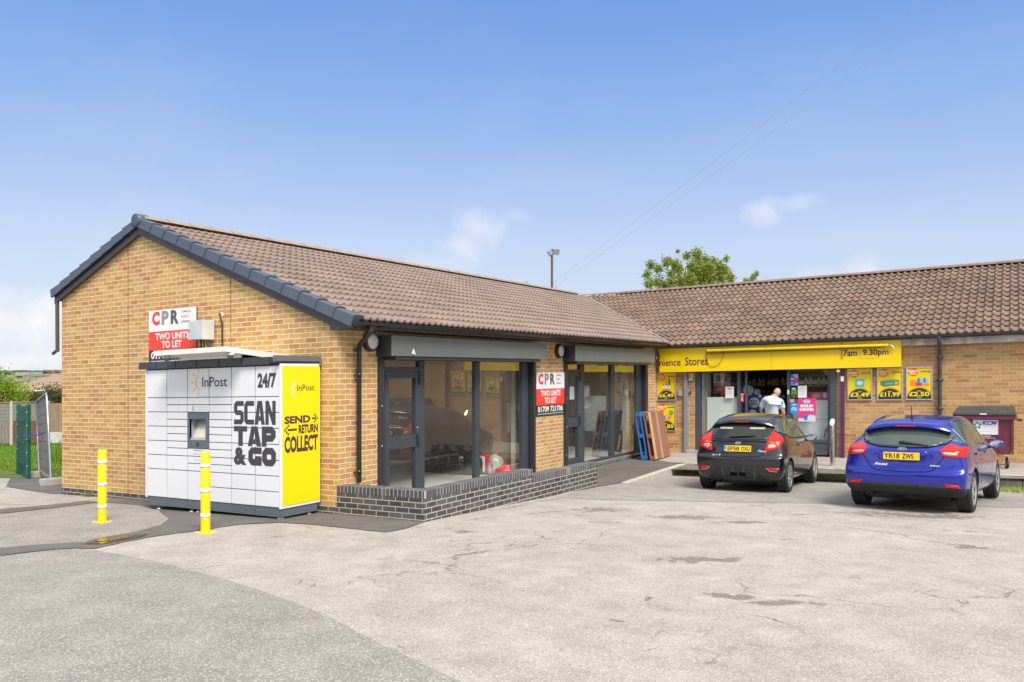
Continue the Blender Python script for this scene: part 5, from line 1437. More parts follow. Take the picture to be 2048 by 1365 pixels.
def pallet(label, base, lean, wd, ht, skin, mats, deckmats):
    """stands on edge; local x = thickness (outer deck at +x), y = width, z = height"""
    p = lthing('pallet', label, 'pallet', base, 0, 'pallets leaning on the shopfront', sit=False)
    p.rotation_euler = (0, lean, 0)
    n = len(deckmats); w_ = wd/n
    for i, mm in enumerate(deckmats):
        m = M(); m.box(.122,.144, i*w_+.006, (i+1)*w_-.006, random.uniform(0,.015), ht-random.uniform(0,.02)); m.build('deck_board', mm, p, bevel=.004)
    for z0 in (.0, ht/2-.05, ht-.1):
        m = M(); m.box(.1,.121,0,wd,z0,z0+.1); m.build('stringer', mats, p, bevel=.003)
        for y0 in (0, wd/2-.05, wd-.1):
            m = M(); m.box(.022,.099,y0,y0+.1,z0,z0+.1); m.build('block', mats, p, bevel=.004)
    for y0 in (0, wd/2-.05, wd-.1):
        m = M(); m.box(0,.021,y0,y0+.1,0,ht); m.build('runner', skin, p, bevel=.003)
    return p
pallet('blue painted pallet leaning nearest to the glass of the right hand unit', (.40,10.02,-.195), R_(-9.0), 1.0, 1.16, PBL, PBL, [PBL,PBL,PG,PBL,PBL,PBL])
pallet('brown wooden pallet with worn boards leaning outside the blue pallet', (.625,10.02,-.195), R_(-9.5), 1.0, 1.16, PB, PB, [PC,PB,PB,PG,PB,PB,PB])
# ---------------------------------------------------------------- things inside unit one
FZ = -.045
BAG = plain('bin_bag_black', (.016,.016,.018), .16, var=.2, spec=.7)
def blob_bag(name, label, cat, x, y, r, h, mm, seed, group=None, knot=True):
    r *= 1.14; h *= .96
    from mathutils import noise
    b_ = thing(name, label, cat, (x, y, FZ), group)
    prof = [(0,0),(.7,.0),(.93,.07),(1,.22),(1,.40),(.93,.55),(.82,.67),(.64,.77),(.42,.84),(.24,.885),(.17,.91)]
    if knot: prof += [(.30,.955),(.40,1.0),(.15,.97)]
    m = M(); n = 40; vs = []
    for pr, pz in prof:
        for k in range(n):
            a = 2*PI*k/n
            q = Vector((math.cos(a)*pr, math.sin(a)*pr, pz))
            d = 1 + .24*noise.noise(q*2.4+Vector((seed*7.3,0,0))) + (.16*noise.noise(Vector((math.cos(a)*4, math.sin(a)*4, pz*2+seed))) + .12*abs(noise.noise(Vector((math.cos(a)*9, math.sin(a)*9, pz*5+seed)))))*(1 if pz < .9 else 2.5)
            vs.append((x+r*pr*d*math.cos(a), y+r*pr*d*math.sin(a), FZ+h*pz*(1+.05*noise.noise(q+Vector((0,seed,0))))))
    fs = [(i*n+k,i*n+(k+1)%n,(i+1)*n+(k+1)%n,(i+1)*n+k) for i in range(len(prof)-1) for k in range(n)]
    m.add(vs, fs, smooth=True); o = m.build('bag', mm, b_)
    if knot:
        m = M(); m.lathe([(r*.12,h*.89),(r*.14,h*.905),(r*.12,h*.92)], (x,y,FZ), (0,0,1), 12); m.build('tie', BLK, b_)
    return b_
G1 = 'black rubbish bags inside the empty unit'
blob_bag('rubbish_bag','black rubbish bag leftmost of the heap, seen low behind the unit one door','rubbish bag',-2.36,5.0,.20,.40,BAG,1,G1)
blob_bag('rubbish_bag','tall black rubbish bag second from the left, beside the door post of unit one','rubbish bag',-2.05,5.05,.19,.56,BAG,2,G1)
blob_bag('rubbish_bag','black rubbish bag with a thin knotted neck, third from the left in the row','rubbish bag',-1.66,4.88,.18,.60,BAG,3,G1)
blob_bag('rubbish_bag','black rubbish bag half hidden behind the others, against the inner wall','rubbish bag',-2.30,5.32,.20,.46,BAG,7,G1)
blob_bag('rubbish_bag','large black rubbish bag with a ragged tuft, in the middle of the row','rubbish bag',-1.34,4.90,.20,.58,BAG,4,G1)
blob_bag('rubbish_bag','black rubbish bag next to the upright red and white sack','rubbish bag',-1.02,4.92,.185,.57,BAG,5,G1)
SACKR = plain('sack_red', (.70,.045,.03), .4, var=.1)
sk = thing('building_sack', 'upright red and white building sack standing behind the window mullion', 'sack', (-.86,4.98,FZ))
m = M(); m.obox((-.86,4.98,FZ+.20), (.14,.06,0), (-.03,.06,0), (0,0,.2)); m.build('bag', SACKR, sk, bevel=.03)
m = M(); m.obox((-.835,4.912,FZ+.21), (.055,.024,0), (-.0008,.0016,0), (0,0,.15)); m.build('print', WHITE, sk)
m = M(); m.obox((-.86,4.98,FZ+.05), (.143,.062,0), (-.031,.062,0), (0,0,.05)); m.build('base', plain('sack_grey', (.12,.12,.12), .5), sk, bevel=.02)
cl = blob_bag('clear_sack','clear plastic sack with red print, tied at the top, right of the window mullion','sack',-.66,5.12,.15,.46,plain('clear_plastic',(.55,.52,.48),.2),9)
m = M(); m.box(-.70,-.60,4.962,4.968,FZ+.14,FZ+.27); m.build('print', SACKR, cl)
rs = thing('red_sack', 'low slumped red plastic sack on the floor beside the clear sack', 'sack', (-.48,5.1,FZ))
m = M(); m.blob((-.47,5.12,FZ+.06), (.22,.16,.13), 5, .35, 24, 14, freq=3); m.build('bag', plain('sack_red_film', (.75,.05,.03), .25, var=.15), rs)
pp = thing('wall_paper', 'pale sheet of paper taped inside near the right edge of the first window', 'paper', (-.5,5.5,.9))
m = M(); m.box(-.62,-.42,5.508,5.516,.75,1.35); m.build('sheet', CARDB, pp)
pp = thing('door_notice', 'white printed notice taped inside the glass door of the right hand unit', 'notice', (-.1,7.3,1.36))
m = M(); m.box(-.101,-.098,7.23,7.44,1.36,1.64); m.build('sheet', CARDB, pp)
m = M()
for k in range(6): m.add([(-.0965,7.26,1.58-.035*k),(-.0965,7.41-.03*(k%2),1.58-.035*k),(-.0965,7.41-.03*(k%2),1.587-.035*k),(-.0965,7.26,1.587-.035*k)], [(0,1,2,3)])
m.build('print', PALE, pp)
# red rag lying behind the purple post
rg = thing('red_bag', 'crumpled red bag lying on the pavement behind the blue car', 'bag', (5.2,11.6,-.19))
m = M(); m.blob((5.25,11.55,-.10), (.22,.16,.13), 3, .5, 20, 12, freq=3.5); m.build('bag', plain('bag_red', (.30,.03,.035), .4, var=.15), rg)
# ---------------------------------------------------------------- fences at the side of the building
gf = thing('mesh_fence', 'short green mesh security fence bay between two green posts at the left edge', 'fence', (-11.5,1.75,-.2))
pa, pb = Vector((-12.43,2.1,g(-12.43,2.1))), Vector((-10.72,1.43,g(-10.72,1.43)))
for q in (pa, pb):
    m = M(); m.box(q.x-.03,q.x+.03,q.y-.04,q.y+.04,q.z-.1,q.z+1.68); po = m.build('post', GREENP, gf, bevel=.004)
    m = M()
    for zz in (.3,.6,.9,1.2,1.5): m.lathe([(.014,0),(.014,.012),(0,.014)], (q.x+.02,q.y-.04,q.z+zz), (.3,-1,0), 8)
    m.build('bolt', ZINC, po)
m = M(); d = pb-pa; L = d.length; dn = d.normalized(); nn_ = Vector((-dn.y, dn.x, 0)).normalized()
for i in range(int(L/.0125/2.0)):
    p = pa + d*(i+.5)/int(L/.0125/2.0) - nn_*.03
    m.box(p.x-.002,p.x+.002,p.y-.002,p.y+.002,p.z+.06,p.z+1.64)
nz = 44
for i in range(nz):
    z = .08+1.54*i/(nz-1)
    bulge = .05 if min(abs(z-c) for c in (.35,.85,1.35)) < .05 else 0
    a = pa - nn_*(.034+bulge) + Vector((0,0,z)); b_ = pb - nn_*(.034+bulge) + Vector((0,0,z))
    m.tube([a, b_], .0028, 4, caps=False)
for zc in (.35,.85,1.35):
    for k in range(3):
        a = pa - nn_*(.05) + Vector((0,0,zc-.04+.04*k)); b_ = pb-nn_*.05+Vector((0,0,zc-.04+.04*k)); m.tube([a,b_], .006, 5, caps=False)
m.build('mesh_panel', GREENP, gf)
hf = thing('site_fence_panel', 'leaning galvanised temporary fence panel tied beside the green fence', 'fence panel', (-9.9,1.4,-.2))
A_ = Vector((-11.01,1.83,g(-11.01,1.83)+.09)); B_ = Vector((-8.95,.96,g(-8.95,.96)+.09))
up = Vector((-.30,.12,1.76)); up2 = Vector((-.46,.16,1.80)); up = Vector((-.52,.2,1.66))
m = M()
Cq, Dq = B_+up2, A_+up
m.tube([A_+Vector((0,0,-.08)), A_+up*.5, Dq+Vector((.03,0,-.06)), Dq+Vector((.12,-.05,.0)), Cq+Vector((-.1,.04,.02)), Cq+Vector((0,0,-.06)), B_+up2*.5, B_+Vector((0,0,-.08))], .021, 10)
m.tube([A_+Vector((0,0,.06)), B_+Vector((0,0,.06))], .019, 10)
m.build('frame', GALV, hf)
m = M()
nv = 56
for i in range(1, nv):
    t = i/nv; m.tube([A_.lerp(B_, t)+Vector((0,0,.06)), Dq.lerp(Cq, t)], .0019, 4, caps=False)
for i in range(1, 9):
    t = i/9; m.tube([A_.lerp(Dq, t), B_.lerp(Cq, t)], .0022, 4, caps=False)
m.build('mesh_infill', plain('mesh_dull', (.16,.165,.17), .6, .3), hf)
for (x, y), lab in (((-10.95,1.80),'concrete block foot under the far end of the leaning fence panel'),((-8.85,.92),'concrete block foot under the near end of the leaning fence panel, next to the gable')):
    ft = thing('fence_foot', lab, 'fence foot', (x, y, g(x,y)), 'block feet of the temporary fence')
    m = M(); z = g(x,y); dd = (B_-A_).normalized(); pr = Vector((-dd.y, dd.x, 0))
    m.obox((x,y,z+.075), dd*.12, pr*.22, (0,0,.075)); m.build('block', CONC, ft, bevel=.02)
    m = M(); m.obox(Vector((x,y,z+.085))-pr*.223, dd*.10, pr*.004, (0,0,.045)); m.build('end_face', plain('foot_pale', (.55,.50,.38), .8), ft)
tie = thing('blue_tie', 'thin blue plastic tie holding the leaning panel to the green post', 'tie', (-10.6,1.4,.8))
m = M(); m.tube([(-10.78,1.36,g(-10.7,1.4)+.98),(-10.55,1.36,g(-10.7,1.4)+.97),(-10.35,1.5,g(-10.7,1.4)+1.0),(-10.1,1.45,g(-10.7,1.4)+1.08)], .012, 6); m.build('strap', plain('tie_blue', (.03,.06,.42), .5), tie)
# ---------------------------------------------------------------- cars
def paint(name, c, metal=.0, rough=.25):
    m, t, b = nt(name); co = objco(t)
    b.inputs['Base Color'].default_value = col4(c); b.inputs['Metallic'].default_value = metal; b.inputs['Roughness'].default_value = rough
    b.inputs['Coat Weight'].default_value = 1.0; b.inputs['Coat Roughness'].default_value = .02; b.inputs['Coat IOR'].default_value = 1.55
    sep = N(t, 'ShaderNodeSeparateXYZ', ins={0: co})
    d = math_(t, 'MULTIPLY', mrange(t, sep.outputs[2], .4, .15, 0, .06), mrange(t, noise(t, co, 5, 6, .65), .35, .7))
    cc = mixc(t, d, c, (.20,.17,.14)); t.links.new(cc, b.inputs['Base Color'])
    t.links.new(mrange(t, d, 0, .3, .02, .35), b.inputs['Coat Roughness'])
    return m
CARGLASS = plain('car_glass', (.010,.016,.015), .03, var=.01, spec=.75)
CARGLASS2 = plain('car_glass_light', (.06,.085,.075), .03, var=.01, spec=.8)
m_, t_, b_ = nt('lamp_red'); b_.inputs['Base Color'].default_value = (.62,.012,.004,1); b_.inputs['Roughness'].default_value = .2; b_.inputs['Specular IOR Level'].default_value = .3; b_.inputs['Coat Weight'].default_value = .25; b_.inputs['Coat Roughness'].default_value = .02
LRED = m_
m_, t_, b_ = nt('lamp_clear'); b_.inputs['Base Color'].default_value = (.50,.42,.38,1); b_.inputs['Roughness'].default_value = .25; b_.inputs['Coat Weight'].default_value = 1; b_.inputs['Metallic'].default_value=.3
LCLR = m_
LAMB = plain('lamp_amber', (.62,.16,.02), .15)
PLATEY = plain('plate_yellow', (.90,.60,.01), .35, var=.01); PLATEB = plain('plate_blue', (.03,.22,.62), .35)
PLASTG = plain('bumper_plastic', (.030,.032,.036), .75, var=.05, spec=.25)
TYRE = plain('tyre', (.022,.022,.023), .75, var=.2, vs=12)
ALLOY = plain('alloy', (.55,.56,.58), .3, .75, var=.08)
CHROME = plain('chrome', (.75,.76,.78), .12, .95, var=.02)
SEAM_ = plain('shut_line', (.004,.004,.005), .7, spec=.1)
UNDER = plain('underside', (.02,.019,.018), .8, var=.3)
def lerpt(tab, x):
    if x <= tab[0][0]: return tab[0][1]
    for (a, va), (b, vb) in zip(tab[:-1], tab[1:]):
        if x <= b:
            u = (x-a)/(b-a); return va+(vb-va)*u
    return tab[-1][1]
def chaikin(p, n=1, closed=True):
    for _ in range(n):
        q = []
        for i in range(len(p)):
            a, b = p[i], p[(i+1)%len(p)]
            q += [(a[0]*.75+b[0]*.25, a[1]*.75+b[1]*.25), (a[0]*.25+b[0]*.75, a[1]*.25+b[1]*.75)]
        p = q
    return p
class Car:
    def __init__(self, label, base, rz, pitch, lv, pnt, R, tw, track, wb, capr, capf):
        self.t = lthing('parked_car', label, 'car', base, rz, 'cars parked facing the store', pitch=pitch)
        self.R = R; self.wb = wb
        rf = [0,.3,.56,.78,.93]; ss = [.035,.075,.13,.20,.29,.39,.50,.61,.71,.80,.88,.94,.975]
        cols = []
        grid = []
        for L in lv:
            row = []
            w = L['w']; wp = L.get('wp', [(0,.96),(.12,.99),(.3,1),(.7,1),(.88,.96),(1,.86)]); yr, yf = L['yr'], L['yf']
            zt = L['z']
            cr = L.get('cr', capr); cf = L.get('cf', capf)
            W_ = lambda s_: w*lerpt(wp, s_)
            for f in rf: row.append((f*W_(0), yr+cr*f**3.2, lerpt(zt,0)+L.get('bow',0)*f*f))
            y0, y1 = yr+cr*1.25, yf-cf*1.25
            for s_ in ss:
                y = y0+(y1-y0)*(s_-ss[0])/(ss[-1]-ss[0])
                row.append((W_(s_), y, lerpt(zt, s_)))
            for f in reversed(rf): row.append((f*W_(1), yf-cf*f**2.4, lerpt(zt,1)))
            grid.append(row)
        nC = len(grid[0])
        bm = bmesh.new(); V = []
        def ring(row):
            r = [bm.verts.new(p) for p in row]
            l = [bm.verts.new((-p[0],p[1],p[2])) for p in row[1:-1]]
            return r + l[::-1]            # closed loop round the car
        loops = [ring(r) for r in grid]
        n = len(loops[0])
        for a, b in zip(loops[:-1], loops[1:]):
            for i in range(n): bm.faces.new((a[i], a[(i+1)%n], b[(i+1)%n], b[i]))
        def closeloop(lp, z, flip):
            # strips between the mirrored halves
            for i in range(1, nC-2):
                q = (lp[i], lp[i+1], lp[n-i-1], lp[n-i])
                bm.faces.new(q[::-1] if flip else q)
            q = (lp[0], lp[1], lp[n-1]); bm.faces.new(q[::-1] if flip else q)
            q = (lp[nC-1], lp[nC], lp[nC-2]); bm.faces.new(q[::-1] if flip else q)
        closeloop(loops[0], 0, True); closeloop(loops[-1], 0, False)
        bmesh.ops.recalc_face_normals(bm, faces=bm.faces)
        me = bpy.data.meshes.new('tmp'); bm.to_mesh(me); bm.free()
        cl = me.attributes.new('crease_edge', 'FLOAT', 'EDGE')
        key = {}
        for k, L in enumerate(lv):
            if L.get('crease'): key[k] = L['crease']
        for e in me.edges:
            a, b = e.vertices
            if a//n == b//n and a//n in key and abs((a%n)-(b%n)) in (1, n-1): cl.data[e.index].value = key[a//n]
        ob = bpy.data.objects.new('tmp', me); COL.objects.link(ob)
        md = ob.modifiers.new('s','SUBSURF'); md.levels = 3; md.render_levels = 3
        bpy.context.view_layer.update(); dg = bpy.context.evaluated_depsgraph_get()
        full = bpy.data.meshes.new_from_object(ob.evaluated_get(dg))
        self.bvh = BVHTree.FromPolygons([v.co.copy() for v in full.vertices], [tuple(p.vertices) for p in full.polygons])
        # wheel arches
        cut = M()
        for y in (0, wb):
            for sx in (-1, 1): cut.lathe([(0,0),(R+.052,0),(R+.052,.42),(0,.42)], (sx*.98,y,R), (-sx,0,0), 40)
        ce_ = cut.build('tmpcut', UNDER, None, local=True, weld=True)
        bmc = bmesh.new(); bmc.from_mesh(ce_.data); bmesh.ops.remove_doubles(bmc, verts=bmc.verts, dist=1e-5); bmesh.ops.recalc_face_normals(bmc, faces=bmc.faces); bmc.to_mesh(ce_.data); bmc.free()
        ob.data = full; ob.modifiers.clear(); full.materials.clear(); full.materials.append(pnt); full.materials.append(UNDER)
        bo = ob.modifiers.new('b','BOOLEAN'); bo.operation = 'DIFFERENCE'; bo.object = ce_; bo.solver = 'EXACT'; bo.material_mode = 'TRANSFER'
        bpy.context.view_layer.update(); dg = bpy.context.evaluated_depsgraph_get()
        fin = bpy.data.meshes.new_from_object(ob.evaluated_get(dg))
        bpy.data.objects.remove(ce_); bpy.data.objects.remove(ob)
        fin.name = 'body'
        for p in fin.polygons:
            p.use_smooth = p.material_index == 0
            if p.normal.z < -.75 and p.center.z < .32: p.material_index = min(1, len(fin.materials)-1)
        self.body = bpy.data.objects.new('body', fin); COL.objects.link(self.body); self.body.parent = self.t; self.body['_base'] = (0,0,0); self.body['_local'] = 1
    def hit(self, view, a, b):
        o, d = {'R': ((a,-6,b),(0,1,0)), 'S': ((6,a,b),(-1,0,0)), 'L': ((-6,a,b),(1,0,0)), 'F': ((a,9,b),(0,-1,0)), 'T': ((a,b,6),(0,0,-1))}[view]
        h = self.bvh.ray_cast(Vector(o), Vector(d))
        return (h[0], h[1], -Vector(d)) if h[0] is not None else None
    def patch(self, name, view, poly, off, mat, parent=None, cell=.045, skirt=.02, smooth=1):
        if smooth: poly = chaikin(poly, smooth)
        bm = bmesh.new()
        # densify
        pts = []
        for i in range(len(poly)):
            a, b = poly[i], poly[(i+1)%len(poly)]; k = max(1, int(math.dist(a,b)/.04))
            for j in range(k): pts.append((a[0]+(b[0]-a[0])*j/k, a[1]+(b[1]-a[1])*j/k))
        f = bm.faces.new([bm.verts.new((p[0],p[1],0)) for p in pts])
        bmesh.ops.triangulate(bm, faces=[f])
        for ax in (0, 1):
            lo, hi = min(p[ax] for p in pts), max(p[ax] for p in pts); c = lo+cell
            while c < hi-1e-4:
                bmesh.ops.bisect_plane(bm, geom=bm.verts[:]+bm.edges[:]+bm.faces[:], plane_co=(c,0,0) if ax == 0 else (0,c,0), plane_no=(1,0,0) if ax == 0 else (0,1,0)); c += cell
        ca = self.hit(view, sum(p[0] for p in pts)/len(pts), sum(p[1] for p in pts)/len(pts))
        avg = None
        if ca and off >= .009:
            an = ca[1] if ca[1].dot(ca[2]) > 0 else -ca[1]; avg = (an+ca[2]).normalized()
        bad = []
        for v in bm.verts:
            h = self.hit(view, v.co.x, v.co.y)
            if h is None: bad.append(v); continue
            nn = h[1] if h[1].dot(h[2]) > 0 else -h[1]
            v.co = h[0] + (avg or nn)*off
        if bad: bmesh.ops.delete(bm, geom=bad, context='VERTS')
        bmesh.ops.recalc_face_normals(bm, faces=bm.faces)
        outw = {'R': Vector((0,-1,0)), 'S': Vector((1,0,0)), 'L': Vector((-1,0,0)), 'F': Vector((0,1,0)), 'T': Vector((0,0,1))}[view]
        if sum(fc.normal.dot(outw) for fc in bm.faces) < 0: bmesh.ops.reverse_faces(bm, faces=bm.faces)
        for fc in bm.faces: fc.smooth = True
        if skirt:
            be = [e for e in bm.edges if len(e.link_faces) == 1]
            r = bmesh.ops.extrude_edge_only(bm, edges=be)
            for v in [g_ for g_ in r['geom'] if isinstance(g_, bmesh.types.BMVert)]: v.co -= outw*skirt
        me = bpy.data.meshes.new(name); bm.to_mesh(me); bm.free(); me.materials.append(mat)
        o = bpy.data.objects.new(name, me); COL.objects.link(o); o.parent = parent or self.t; o['_base'] = (0,0,0); o['_local'] = 1
        return o
    def line(self, name, view, pts, wd, off, mat, parent=None):
        """thin strip following the skin"""
        m = M(); P = []
        for i in range(len(pts)-1):
            a, b = pts[i], pts[i+1]; k = max(1, int(math.dist(a,b)/.03))
            for j in range(k): P.append((a[0]+(b[0]-a[0])*j/k, a[1]+(b[1]-a[1])*j/k))
        P.append(pts[-1]); A = []; B = []
        for i, p in enumerate(P):
            q0, q1 = P[max(0,i-1)], P[min(len(P)-1,i+1)]; dx, dy = q1[0]-q0[0], q1[1]-q0[1]; l = math.hypot(dx,dy) or 1; nx_, ny_ = -dy/l*wd/2, dx/l*wd/2
            ha, hb = self.hit(view, p[0]+nx_, p[1]+ny_), self.hit(view, p[0]-nx_, p[1]-ny_)
            if not ha or not hb: continue
            A.append(ha[0]+(ha[1] if ha[1].dot(ha[2]) > 0 else -ha[1])*off); B.append(hb[0]+(hb[1] if hb[1].dot(hb[2]) > 0 else -hb[1])*off)
        n = len(A); m.add(A+B, [(i,i+1,n+i+1,n+i) for i in range(n-1)])
        return m.build(name, mat, parent or self.t)
    def both(self, fn, name, view, pts, *a, **k):
        """the same piece on the right and the left"""
        if view in ('R','F','T'): return fn(name, view, pts, *a, **k), fn(name, view, [(-p[0],p[1]) for p in pts][::-1], *a, **k)
        return fn(name, 'S', pts, *a, **k), fn(name, 'L', pts[::-1], *a, **k)
    def surf(self, view, a, b):
        h = self.hit(view, a, b); return h[0], (h[1] if h[1].dot(h[2]) > 0 else -h[1])
    def wheels(self, tw, track, spokes, rimr):
        R = self.R
        m = M(); h = tw/2
        m.lathe([(rimr-.01,-h*.9),(rimr+.01,-h),(R*.84,-h*1.06),(R*.95,-h*1.0),(R*.985,-h*.88),(R,-h*.7)]+sum([[(R,-h*.7+i*h*.28),(R-.008,-h*.7+i*h*.28+.002),(R-.008,-h*.7+i*h*.28+.008),(R,-h*.7+i*h*.28+.01)] for i in range(1,5)],[])+[(R,h*.7),(R*.985,h*.88),(R*.95,h),(R*.84,h*1.06),(rimr+.01,h),(rimr-.01,h*.9)], (0,0,0), (1,0,0), 48)
        w0 = m.build('wheel', TYRE, self.t)
        m = M(); m.lathe([(rimr-.03,-h*.7),(rimr-.012,-h*.2),(rimr-.02,h*.6),(rimr+.004,h*.98),(rimr-.012,h*1.0),(rimr-.022,h*.85)], (0,0,0), (1,0,0), 48)
        for k in range(spokes):
            for dd in (-.11, .11):
                a = 2*PI*k/spokes; a2 = a+dd
                c, s_ = math.cos(a), math.sin(a); c2, s2 = math.cos(a2), math.sin(a2)
                p0 = Vector((h*.72, .045*c, .045*s_)); p1 = Vector((h*.80, (rimr-.02)*c2, (rimr-.02)*s2)); d = (p1-p0); L = d.length; d.normalize(); sd_ = Vector((1,0,0)).cross(d).normalized()
                m.obox((p0+p1)/2, d*L/2, sd_*.012, Vector((.013,0,0)))
        m.lathe([(.062,h*.5),(.06,h*.8),(.03,h*.86),(0,h*.87)], (0,0,0), (1,0,0), 20)
        m.build('rim', ALLOY, w0)
        m = M(); m.lathe([(0,-h*.2),(rimr-.035,-h*.2)], (0,0,0), (1,0,0), 30); m.lathe([(0,h*.1),(R*.42,h*.1),(R*.42,-.01)], (0,0,0), (1,0,0), 30); m.build('brake', UNDER, w0)
        first = True
        for y in (0, self.wb):
            for sx in (1, -1):
                w = w0 if first else copy_tree(w0, self.t); first = False
                w.location = (sx*track/2, y, R); w.rotation_euler = (random.uniform(0,1), 0, 0 if sx > 0 else PI)
    def plate(self, z, y, tilt, txt, h=.111, band=True):
        ay = Vector((0, math.cos(tilt), math.sin(tilt))); up_ = Vector((0,-math.sin(tilt)*-1, 1)); up_ = Vector((0, math.sin(tilt), math.cos(tilt))); nn = Vector((0,-math.cos(tilt), math.sin(tilt)))
        c = Vector((0,y,z)); m = M(); m.obox(c, (.26,0,0), nn*.005, up_*h/2); p = m.build('number_plate', PLATEY, self.t, bevel=.003)
        f = nn*.0065; x0 = -.26
        if band:
            m = M(); q = [c+f+Vector((-.258,0,0))-up_*(h/2-.003), c+f+Vector((-.215,0,0))-up_*(h/2-.003), c+f+Vector((-.215,0,0))+up_*(h/2-.003), c+f+Vector((-.258,0,0))+up_*(h/2-.003)]
            m.add(q, [(0,1,2,3)]); m.build('band', PLATEB, p); x0 = -.20
            m = M(); text(m, 'GB', c+f*1.3+Vector((-.25,0,0))-up_*.04, (1,0,0), up_, w=.028, h=.018, bold=.03); m.build('lettering', WHITE, p)
        a, b = txt.split(' ')
        m = M(); text(m, a, c+f+Vector((x0+.012,0,0))-up_*.039, (1,0,0), up_, w=.225, h=.078, bold=.03); text(m, b, c+f+Vector((x0+.272,0,0))-up_*.039, (1,0,0), up_, w=.165, h=.078, bold=.03)
        m.build('lettering', INK, p)
    def badge(self, z, txt='Ford', k=1.0):
        p, nn = self.surf('R', 0, z); nn = (nn*Vector((0,1,1))).normalized(); u = Vector((1,0,0)); v = nn.cross(u)*-1; v = Vector((0,-nn.z*-1*-1,0)) if False else u.cross(nn)*-1
        if v.z < 0: v = -v
        m = M(); n = 28
        m.add([p+nn*.006+u*.062*k*math.cos(2*PI*i/n)+v*.026*k*math.sin(2*PI*i/n) for i in range(n)]+[p-nn*.004+u*.062*k*math.cos(2*PI*i/n)+v*.026*k*math.sin(2*PI*i/n) for i in range(n)], [tuple(range(n))]+[(i,n+i,n+(i+1)%n,(i+1)%n) for i in range(n)])
        b = m.build('badge', CHROME, self.t)
        m = M(); m.add([p+nn*.0075+u*.055*k*math.cos(2*PI*i/n)+v*.0205*k*math.sin(2*PI*i/n) for i in range(n)], [tuple(range(n))]); m.build('oval', plain('badge_blue', (.01,.03,.14), .25), b)
        m = M(); text(m, txt, p+nn*.009-u*.036*k-v*.012*k, u, v, w=.072*k, h=.024*k, bold=.03, shear=.35); m.build('lettering', CHROME, b)
    def word(self, txt, x, z, w, h, shear=.3, bold=.04, mat=None):
        p, nn = self.surf('R', x+w/2, z+h/2); u = Vector((1,0,0)); u = (u-nn*nn.dot(u)).normalized(); v = nn.cross(u)
        if v.z < 0: v = -v
        m = M(); text(m, txt, p+nn*.004-u*w/2-v*h/2, u, v, w=w, h=h, bold=bold, shear=shear); m.build('lettering', mat or CHROME, self.t)
    def wiper(self, x0, z0, x1, z1, r=.014):
        m = M(); pts = []
        for k in range(7):
            t = k/6; x = x0+(x1-x0)*t; z = z0+(z1-z0)*t; p, nn = self.surf('R', x, z); pts.append(p+nn*(.028-.008*t))
        m.tube(pts, [r*1.5,r*1.4,r*1.2,r,r*.9,r*.7,r*.5], 8)
        p, nn = self.surf('R', x0, z0-.0); m.lathe([(.032,0),(.028,.03),(.0,.036)], p, nn, 14)
        m.build('rear_wiper', BLACKP, self.t)
    def mirror(self, y, z, x, mat, k=1.0):
        for sx in (1, -1):
            m = M(); m.blob((sx*(x+.13*k), y, z), (.115*k,.065,.072*k), 1, .05, 20, 12); m.obox((sx*(x+.01),y+.02,z-.05), (.05,0,0), (0,.03,0), (0,0,.02))
            # flatten the back
            for v in m.v:
                if v.y < y-.035: v.y = y-.035
            b = m.build('wing_mirror', mat, self.t)
            m = M(); m.add([(sx*(x+.13*k)+.098*k*math.cos(2*PI*i/24), y-.037, z+.058*k*math.sin(2*PI*i/24)) for i in range(24)], [tuple(range(24))]); m.build('mirror_glass', plain('mirror_silver', (.62,.66,.70), .03, .95, var=.01), b)
    def spoiler(self, w, yr0, zr0, yt, zt, drop, mat, fwd=.10):
        """roof spoiler: from the roof back to a trailing edge curving down at the sides"""
        m = M(); n = 24; top = []; edge = []; und = []; mid = []
        for i in range(n+1):
            x = -w+2*w*i/n; q = abs(x/w)
            h = self.hit('T', x*.97, yr0+.02*q); zb = h[0].z if h else zr0
            top.append(Vector((x*.97, yr0+.02*q, zb+.002)))
            e = Vector((x, yt+fwd*q**3, zt-drop*q**2.6))
            edge.append(e); mid.append(top[-1].lerp(e,.5)+Vector((0,0,.012)))
            und.append(Vector((x*.96, yt+fwd*q**3+.14, zt-.045-drop*q**2.6*.9)))
        low = [e+Vector((0,.006,-.018)) for e in edge]
        V = top+mid+edge+low+und; k = n+1
        fs = [(r*k+i, r*k+i+1, (r+1)*k+i+1, (r+1)*k+i) for r in range(4) for i in range(n)]
        m.add(V, [f[::-1] for f in fs], smooth=True)
        o = m.build('roof_spoiler', mat, self.t)
        bm = bmesh.new(); bm.from_mesh(o.data); bmesh.ops.recalc_face_normals(bm, faces=bm.faces); bm.to_mesh(o.data); bm.free()
        m = M(); a = [Vector((x, yt-.004+fwd*abs(x/w)**3, zt-.004-drop*abs(x/w)**2.6)) for x in [(-.14+.28*i/8)*w/.6 for i in range(9)]]
        m.add([p+Vector((0,-.002,.004)) for p in a]+[p+Vector((0,.0,-.015)) for p in a], [(i,i+1,10+i,9+i)[::-1] for i in range(8)])
        m.build('brake_lamp', LRED, o)
